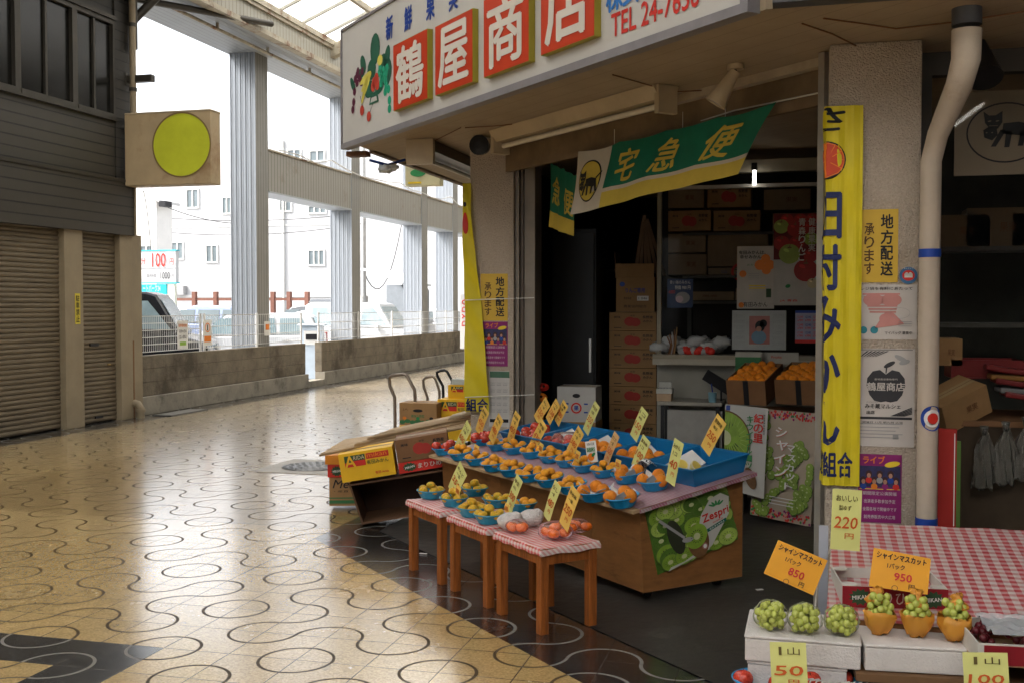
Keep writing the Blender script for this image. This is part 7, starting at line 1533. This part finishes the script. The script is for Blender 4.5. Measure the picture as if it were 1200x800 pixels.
# black horn behind the pipe
q = P(1150, 80, 'Y', 5.75); root = thing('black_horn_speaker', 'black cone loudspeaker hanging behind the drain pipe bend', 'loudspeaker', (q.x, q.y, ZS)); t_ = P(1146, 48, 'Y', 5.75); e_ = P(1154, 92, 'Y', 5.62)
m = MB(); m.cyl(t_, e_, .03, BLACKP, .085, 20); m.build('horn', root); m = MB(); m.cyl((t_.x, t_.y, ZS - .003), t_, .02, BLACKP); m.build('bracket', root)
# goods behind the window
YZ = 6.45
stackbox(1095, 1128, 397, 428, YZ + .1, .3, 'small brown carton standing at the left behind the right window', style='plain')
m = MB(); q = P(1160, 428, 'Y', YZ + .2); RT = mat('red_plastic_tray', (.15, .012, .012), .4); m.box(q.x - .22, q.x + .16, YZ + .1, YZ + .4, q.z - .07, q.z - .065, RT); 
for (x0, x1, y0, y1) in ((-.22, .16, .1, .11), (-.22, .16, .39, .4), (-.22, -.21, .11, .39), (.15, .16, .11, .39)): m.box(q.x + x0, q.x + x1, YZ + y0, YZ + y1, q.z - .064, q.z + .035, RT)
tag(m.build('red_tray'), 'shallow red plastic tray behind the tilted brown carton in the right window', 'tray')
q = P(1133, 474, 'Y', YZ - .12); carton(q.x + .02, YZ - .12, q.z - .10, .30, .22, .17, radians(28), 'tilted brown carton with a red mark resting among goods in the right window', style='plain', R3=Matrix.Rotation(radians(28), 3, 'Z') @ Matrix.Rotation(radians(-24), 3, 'Y') @ Matrix.Rotation(radians(12), 3, 'X'))
m = MB(); q = P(1190, 445, 'Y', YZ + .1); 
for i, c_ in enumerate((RT, mat('orange_packet', (.22, .10, .02), .4), RT, mat('grey_packet', (.13, .13, .13), .4), RT)): m.obox((q.x + .02 * i, q.y - .03 * i, q.z + .05 - .035 * i), (.34, .2, .03), c_, Matrix.Rotation(.15 - .1 * (i % 2), 3, 'Y'))
tag(m.build('packet_pile', bevel=.008), 'pile of red and orange packets at the far right behind the window', 'packets')
m = MB(); z = P(1150, 492, 'Y', YZ - .1).z; m.box(xR1 + .1, 3, YZ - .15, YZ + .6, z - .03, z, CARDD); m.box(xR1 + .1, 3, YZ - .14, YZ - .12, 0, z - .031, mat('dim_brown_cloth', (.055, .038, .024), .9, .2)); tag(m.build('window_counter'), 'dim brown covered counter behind the right-hand window', 'counter')
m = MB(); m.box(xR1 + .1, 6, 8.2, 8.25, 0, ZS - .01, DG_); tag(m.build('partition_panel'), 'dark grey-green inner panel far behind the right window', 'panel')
zq = P(1150, 378, 'Y', 7.4).z; m = MB(); m.box(P(1098, 378, 'Y', 7.4).x, 4.5, 7.3, 7.6, zq - .03, zq - .001, SHM); m.box(P(1098, 378, 'Y', 7.4).x, 4.5, 7.3, 7.6, zq + .45, zq + .48, SHM); m.box(4.46, 4.5, 7.3, 7.34, 0, zq + .6, SHM); tag(m.build('back_shelf'), 'dim two board shelf far behind the right window', 'shelf')
for k, (px, w_) in enumerate(((1125, .34), (1172, .40), (1215, .3))):
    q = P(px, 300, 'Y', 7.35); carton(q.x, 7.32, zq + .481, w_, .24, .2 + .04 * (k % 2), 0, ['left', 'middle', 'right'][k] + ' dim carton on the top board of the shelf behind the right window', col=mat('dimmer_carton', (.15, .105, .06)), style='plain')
BGM = film_mat('thin_bag_plastic', (.22, .21, .18), .36, .3)
for i, (px, py) in enumerate(((1153, 540), (1178, 535), (1202, 530))):
    q = P(px, py, 'Y', YZ - .22); m = MB()
    def f_(a, e, q=q, i=i):
        w = .085 * (1 if e < .72 else 1 - .72 * (e - .72) / .28); return (q.x + (a - .5) * 2 * w * .62 + .02 * (e - .5), q.y - .02 * sin(a * pi) + .012 * sin(a * 17 + e * 9 + i) + .003 * sin(a * 31 - e * 13 + i * 2), q.z - .15 + .30 * e + .01 * sin(a * 11))
    m.grid(f_, 16, 20, BGM); m.cyl((q.x, q.y, q.z + .14), (q.x, q.y, q.z + .19), .012, BGM, .022); tag(m.build('hanging_plastic_bag', thick=.002), ['left white plastic bag hanging in the dark under the right window', 'middle white plastic bag hanging in the dark under the right window', 'right white plastic bag hanging at the edge of the picture'][i], 'plastic bag', 'white plastic bags hanging under the right window')
a_ = P(1100, 502, 'Y', 5.6); b_ = P(1120, 616, 'Y', 5.6); m = MB(); m.box(a_.x, b_.x, 5.6, 5.63, b_.z - .1, a_.z, mat('red_banner_cloth', (.33, .02, .015), .6, .1)); m.box(b_.x, b_.x + .02, 5.61, 5.64, b_.z - .1, a_.z - .06, mat('green_banner_edge', (.08, .16, .03), .6)); m.rect(b_.x - .012, b_.x - .008, b_.z, a_.z - .02, 5.598, WHITE)
tag(m.build('red_upright_panel'), 'narrow red upright panel with a green edge right of the drain pipe', 'panel')
# gingham table
ZB2 = .585
GT = gingham_mat('large_red_gingham', (.45, .03, .045), (.52, .47, .45), .052, 0)
root = thing('gingham_table', 'low table under a red gingham cloth at the bottom right', 'table', (1.0, 4.8, 0))
bl, br = P(976, 611, 'Z', ZB2), P(1420, 630, 'Z', ZB2); fl, fr_ = P(968, 722, 'Z', .43), P(1500, 772, 'Z', .43)
m = MB(); m.grid(lambda a, e: ((fl * (1 - a) + fr_ * a) * (1 - e) + (bl * (1 - a) + br * a) * e) + V((0, 0, .002 * sin(a * 41) * sin(e * 23))), 60, 40, GT); m.build('gingham_cloth', root)
m = MB(); dn = V((0, 0, .02)); e0 = V((0, 0, .004)); m.hexa([fl - dn, fr_ - dn, br - dn, bl - dn, fl - e0, fr_ - e0, br - e0, bl - e0], PLY); m.build('tabletop', root)
for p_ in (fl, fr_, br, bl): c_ = (fl + br) / 2; q = p_ + (c_ - p_) * .06; m = MB(); m.box(q.x - .025, q.x + .025, q.y - .025, q.y + .025, 0, min(q.z, .43) - .03, WOOD); m.build('leg', root)
m = MB(); a_ = P(966, 700, 'Z', .35); m.box(a_.x - .02, a_.x + .02, a_.y + .2, a_.y + .22, .0, .62, mat('pale_blue_white_strip', (.40, .42, .48), .5)); tag(m.build('pale_strip'), 'pale blue-white upright strip between the metal post and the gingham table', 'strip')
# foam boxes
FOAM = mat('white_styrofoam', (.62, .58, .56), .75, .05, 12, bump=.5, bscale=140)
def foam(px0, px1, pyt, pyb, py0, Y0, d, label, lid=True):
    pass
ft0, ft1 = P(873, 743, 'Z', .41), P(1009, 754, 'Z', .41); fb = P(876, 712, 'Z', .41)
a1 = math.atan2(ft1.y - ft0.y, ft1.x - ft0.x); W1 = (ft1 - ft0).length; D1 = (fb - ft0).length * .98
def foambox(p, w, d, h, z, a, label, grp):
    m = MB(FR((p.x, p.y, z), a)); t = .022
    m.box(0, w, 0, d, 0, h - .012, FOAM); m.box(-.003, w + .003, -.003, d + .003, h - .012, h, FOAM)
    return tag(m.build('foam_box', bevel=.006), label, 'foam box', grp)
FG = 'white foam boxes on the table front'
foambox(ft0, W1, D1, .095, .315, a1, 'left white foam box carrying three clear bags of green grapes', FG)
g0, g1 = P(1014, 754, 'Z', .41), P(1153, 761, 'Z', .41); a2 = math.atan2(g1.y - g0.y, g1.x - g0.x)
foambox(g0, (g1 - g0).length, D1 * .98, .095, .315, a2, 'right white foam box carrying three orange-netted grape bunches', FG)
foambox(ft0 + V((.01, .01, 0)), W1 * .86, D1, .10, .213, a1, 'lower white foam box under the left grape box', FG)
m = MB(FR((g0.x - .03, g0.y - .03, 0), a2)); m.box(0, 1.2, .0, .42, .285, .312, mat('brown_board', (.16, .085, .04), .6, .15)); m.box(.05, 1.1, .05, .4, 0, .284, mat('dim_brown_cloth', (.055, .038, .024))); tag(m.build('brown_table_board'), 'brown board edge under the right grape box', 'board')
m = MB(FR((ft0.x + .02, ft0.y + .03, 0), a1)); m.box(0, .4, 0, .3, 0, .212, CARDD); tag(m.build('cardboard_box'), 'dim carton under the lower foam box at the bottom edge', 'box')
# grape packs
GRPM = mat('green_grape_skin', (.42, .46, .09), .25, .22, 5, spec=.5); FILM = film_mat('clear_grape_film', (.80, .82, .74), .015, .15, 1.1); NETO = film_mat('orange_grape_net', (.85, .38, .04), .52, .5)
def grapes(root, c, w, h, n, r, seed, taper=.5):
    rr = random.Random(seed); m = MB(); pts = []
    for _ in range(900):
        z = rr.uniform(0, h); k = 1 - taper * abs(z / h - .5) * 1.6; a = rr.uniform(0, 6.28); q = V((w * k * cos(a) * rr.uniform(.5, 1), w * k * sin(a) * rr.uniform(.5, 1), z))
        if all((q - o_).length > r * 1.45 for o_ in pts): pts.append(q); m.ball(V(c) + q, r * rr.uniform(.92, 1.06), GRPM, (1, 1, 1.08), 12, 8)
        if len(pts) >= n: break
    m.build('grape_bunch', root)
for i, (px, py) in enumerate(((903, 738), (943, 742), (986, 744))):
    p = P(px, py - 1, 'Z', .412); root = thing('grape_pack', ['left', 'middle', 'right'][i] + ' clear bag of green grapes on the left foam box', 'grape pack', p, 0, 'clear bags of green grapes')
    grapes(root, p + V((0, 0, .014)), .050, .080, 60, .0135, i, .35)
    m = MB(); m.ball(p + V((0, 0, .054)), .062, FILM, (1.02, .92, .90), 26, 16, jit=.06); m.build('clear_bag', root)
for i, (px, py) in enumerate(((1031, 743), (1074, 746), (1118, 751))):
    p = P(px, py - 1, 'Z', .412); root = thing('netted_grape_pack', ['left', 'middle', 'right'][i] + ' grape bunch wrapped in orange net on the right foam box', 'grape pack', p, 0, 'grape bunches in orange nets')
    grapes(root, p + V((0, 0, .035)), .040, .105, 36, .0140, 10 + i, .35)
    m = MB(); m.lathe([(.010, 0), (.030, .010), (.046, .035), (.054, .06), (.057, .072 + .01 * i), (.053, .085)], p, NETO, 18); m.lathe([(.040, .128), (.034, .142), (.018, .152), (.012, .158), (.022, .168), (.014, .178)], p + V((.010 * (i - 1), .012, -.012)), NETO, 12)
    for k in range(len(m.v)): m.v[k] = m.v[k] + V((random.uniform(-1, 1), random.uniform(-1, 1), random.uniform(-1, 1))) * .0065
    m.build('orange_net', root, thick=.001)
# empty carton with red front on the gingham
a_ = P(987, 711, 'Z', .445); b_ = P(1111, 716, 'Z', .445); bw = (b_ - a_).length; ab = math.atan2(b_.y - a_.y, b_.x - a_.x); RC = mat('dark_red_carton', (.24, .012, .02), .45)
M = FR((a_.x, a_.y, .447), ab); m = MB(M); t = .006; h = .082; d = .30; WI = mat('white_carton_liner', (.55, .52, .48), .6)
m.box(0, bw, 0, d, 0, t, CARDI); m.box(0, bw, 0, t, t, h, WI); m.box(0, bw, d - t, d, t, h, WI); m.box(0, t, t, d - t, t, h, WI); m.box(bw - t, bw, t, d - t, t, h, WI); m.box(0, bw, -.002, 0, 0, h, RC)
for (x, y) in ((.03, .03), (bw - .03, .03), (.03, d - .03), (bw - .03, d - .03)): m.cyl((x, y, h - .001), (x, y, h + .002), .03, WI, n=16)
pts = []
for x_ in (.12 * bw + .02, .86 * bw):
    pts = []
    for k in range(24): r_ = 1 if k % 2 else .72; a = 2 * pi * k / 24; pts.append((x_ + .045 * r_ * cos(a), h / 2 + .034 * r_ * sin(a)))
    m.flat(pts, -.003, mat('box_dark_green', (.03, .07, .03), .6)); m.text('MIKAN', x_, h / 2, .06, .015, -.004, WHITE, .03, rot=.1)
m.text('まりひめ', bw * .5, h * .5, bw * .42, h * .55, -.004, mat('box_pale', (.6, .5, .45), .5), .01)
tag(m.build('red_fronted_carton'), 'empty open carton with a dark red lettered front on the gingham table', 'box')
# shine muscat cards
CO = mat('orange_card', (.72, .32, .015), .5, .05)
def bigcard(c4, price, label):
    n = 0; ctr_ = sum((P(x, y, 'Y', yy) for x, y, yy in c4), V()) / 4; q = [P(x, y, 'Y', yy) for x, y, yy in c4]
    m = MB(); m.box(0, 1, 0, .0025, 0, 1, CO); m.text('シャインマスカット', .5, .84, .86, .17, -.003, INK, .05); m.text('1パック', .42, .60, .30, .14, -.003, INK, .03); m.text(price, .56, .34, .30, .20, -.003, RED, .06); m.text('円', .72, .12, .10, .13, -.003, INK, .01); m.ring(.44, .04, .055, .07, .012, -.003, BRN)
    m.warp(qfn(q, 1)); tag(m.build('price_card', origin=q[0]), label, 'price card')
bigcard(((895, 671, 4.25), (953, 697, 4.25), (970, 656, 4.30), (912, 632, 4.30)), '850', 'tilted orange grape price card reading 850 beside the metal post')
bigcard(((1018, 686, 4.2), (1087, 696, 4.2), (1091, 654, 4.28), (1024, 641, 4.28)), '950', 'orange grape price card reading 950 standing in the open red carton')
m = MB(); q = P(962, 712, 'Y', 4.3); m.tube([P(958, 680, 'Y', 4.3), P(952, 745, 'Y', 4.3)], .003, WPAINT, 5); tag(m.build('card_stick'), 'thin white stick holding the tilted 850 card', 'stick')
card(990, 644, 993, 573, 31, 4.30, C_G, '220', 'long yellow-green card reading 220 hanging beside the metal post', kind='Y', lines=('おいしい', '梨ゆず'))
card(926, 812, 923, 752, 38, 3.72, C_G, '50', 'yellow-green card reading 50 in front of the left foam box', kind='Y', lines=('1 山', ' '))
card(1157, 820, 1154, 764, 43, 3.62, C_G, '100', 'yellow-green card reading 100 at the bottom right corner', kind='Y', lines=('1 山', ' '))
# tomatoes in blue basket under the 50 card
for i, (px, py) in enumerate(((893, 806), (975, 812))):
    p = P(px, py + 8, 'Z', .20); basket(p, 'blue basket at the bottom edge %s the 50 card' % ('left of' if i == 0 else 'right of'), 'apple', 3, 1.1, where='bottom-edge basket %s the 50 card' % ('left of' if i == 0 else 'right of'), tilt=False, r=.034)
m = MB(); p = P(975, 806, 'Z', .31)
for k in range(14): m.tube([p + V((-.13 + .02 * k, -.05, -.02)), p + V((-.11 + .02 * k, .0, .02)), p + V((-.08 + .02 * k, .08, .0))], .0028, WPAINT, 5)
tag(m.build('white_net'), 'white striped net over the right bottom-edge basket', 'net')
# packed dark grapes at the far right
p = P(1180, 770, 'Z', .40); M = FR(p, a2); root = thing('dark_grape_tray', 'carton tray of dark red fruit under a white film at the far bottom right', 'tray', p, a2)
m = MB(M); t = .006; m.box(-.12, .3, -.10, .22, 0, .01, CARDI)
for (x0, x1, y0, y1) in ((-.12, .3, -.10, -.094), (-.12, .3, .214, .22), (-.12, -.114, -.094, .214), (.294, .3, -.094, .214)): m.box(x0, x1, y0, y1, .01, .075, WI)
m.rect(-.10, .28, .005, .07, -.103, RC); m.build('carton', root)
DGR = mat('dark_fruit_skin', (.09, .010, .015), .3, .3); m = MB(M); rr = random.Random(5)
for k in range(90): m.ball((rr.uniform(-.10, .28), rr.uniform(-.08, .2), rr.uniform(.04, .075)), .015, DGR, seg=10, rings=6)
m.build('fruit', root)
m = MB(M); m.grid(lambda a, e: (-.06 + .34 * a, -.06 + .26 * e, .095 + .012 * sin(a * 19 + e * 7) * sin(e * 16)), 30, 24, film_mat('pale_wrap', (.62, .66, .70), .45, .25)); m.build('film', root)
# litter specks
m = MB(); 
for i, (px, py) in enumerate(((496, 648), (890, 690), (770, 655))):
    p = P(px, py, 'Z', .006); m = MB(); m.obox(p, (.05 - .01 * i, .02, .003), PAPR, Matrix.Rotation(.5 * i, 3, 'Z')); tag(m.build('paper_scrap'), ['small pale paper scrap on the black tiles behind the farthest stool', 'small pale scrap on the dark floor below the grape posters', 'tiny scrap on the dark floor under the stand'][i], 'litter')
# ============================================================= SKY, SUN, CAMERA
w = bpy.data.worlds.new("World"); scn.world = w; w.use_nodes = True; nt = w.node_tree; bg = nt.nodes['Background']
sky = nt.nodes.new('ShaderNodeTexSky'); sky.sky_type = 'NISHITA'; sky.sun_disc = False; SE, SR = 48, -118
sky.sun_elevation = radians(SE); sky.sun_rotation = radians(SR); sky.air_density = 1.0; sky.dust_density = 4.5; sky.ozone_density = 1
hs_ = nt.nodes.new('ShaderNodeHueSaturation'); hs_.inputs['Saturation'].default_value = .28; nt.links.new(sky.outputs[0], hs_.inputs['Color']); nt.links.new(hs_.outputs[0], bg.inputs[0]); bg.inputs[1].default_value = .15
sl = bpy.data.lights.new('sun', 'SUN'); sl.energy = .8; sl.angle = radians(14); sl.color = (1, .96, .90); so = bpy.data.objects.new('sun', sl); COL.objects.link(so)
az = radians(SR); dv = V((sin(az) * cos(radians(SE)), cos(az) * cos(radians(SE)), sin(radians(SE)))); so.rotation_euler = dv.to_track_quat('Z', 'Y').to_euler()
cam = bpy.data.cameras.new('camera'); co = bpy.data.objects.new('camera', cam); COL.objects.link(co); co.location = (0, 0, EYE); co.rotation_euler = (pi / 2 - PITCH, 0, YAW); cam.sensor_width = 36; cam.lens = F / 1200 * 36; cam.clip_end = 2000; cam.clip_start = .05; scn.camera = co
cam.dof.use_dof = False
scn.view_settings.view_transform = 'Standard'; scn.view_settings.look = 'None'; scn.view_settings.exposure = EXPO = 2.2; scn.view_settings.gamma = 1
scn.cycles.max_bounces = 10; scn.cycles.diffuse_bounces = 5; scn.cycles.transparent_max_bounces = 16; scn.cycles.use_denoising = True
scn.cycles.sample_clamp_indirect = 6
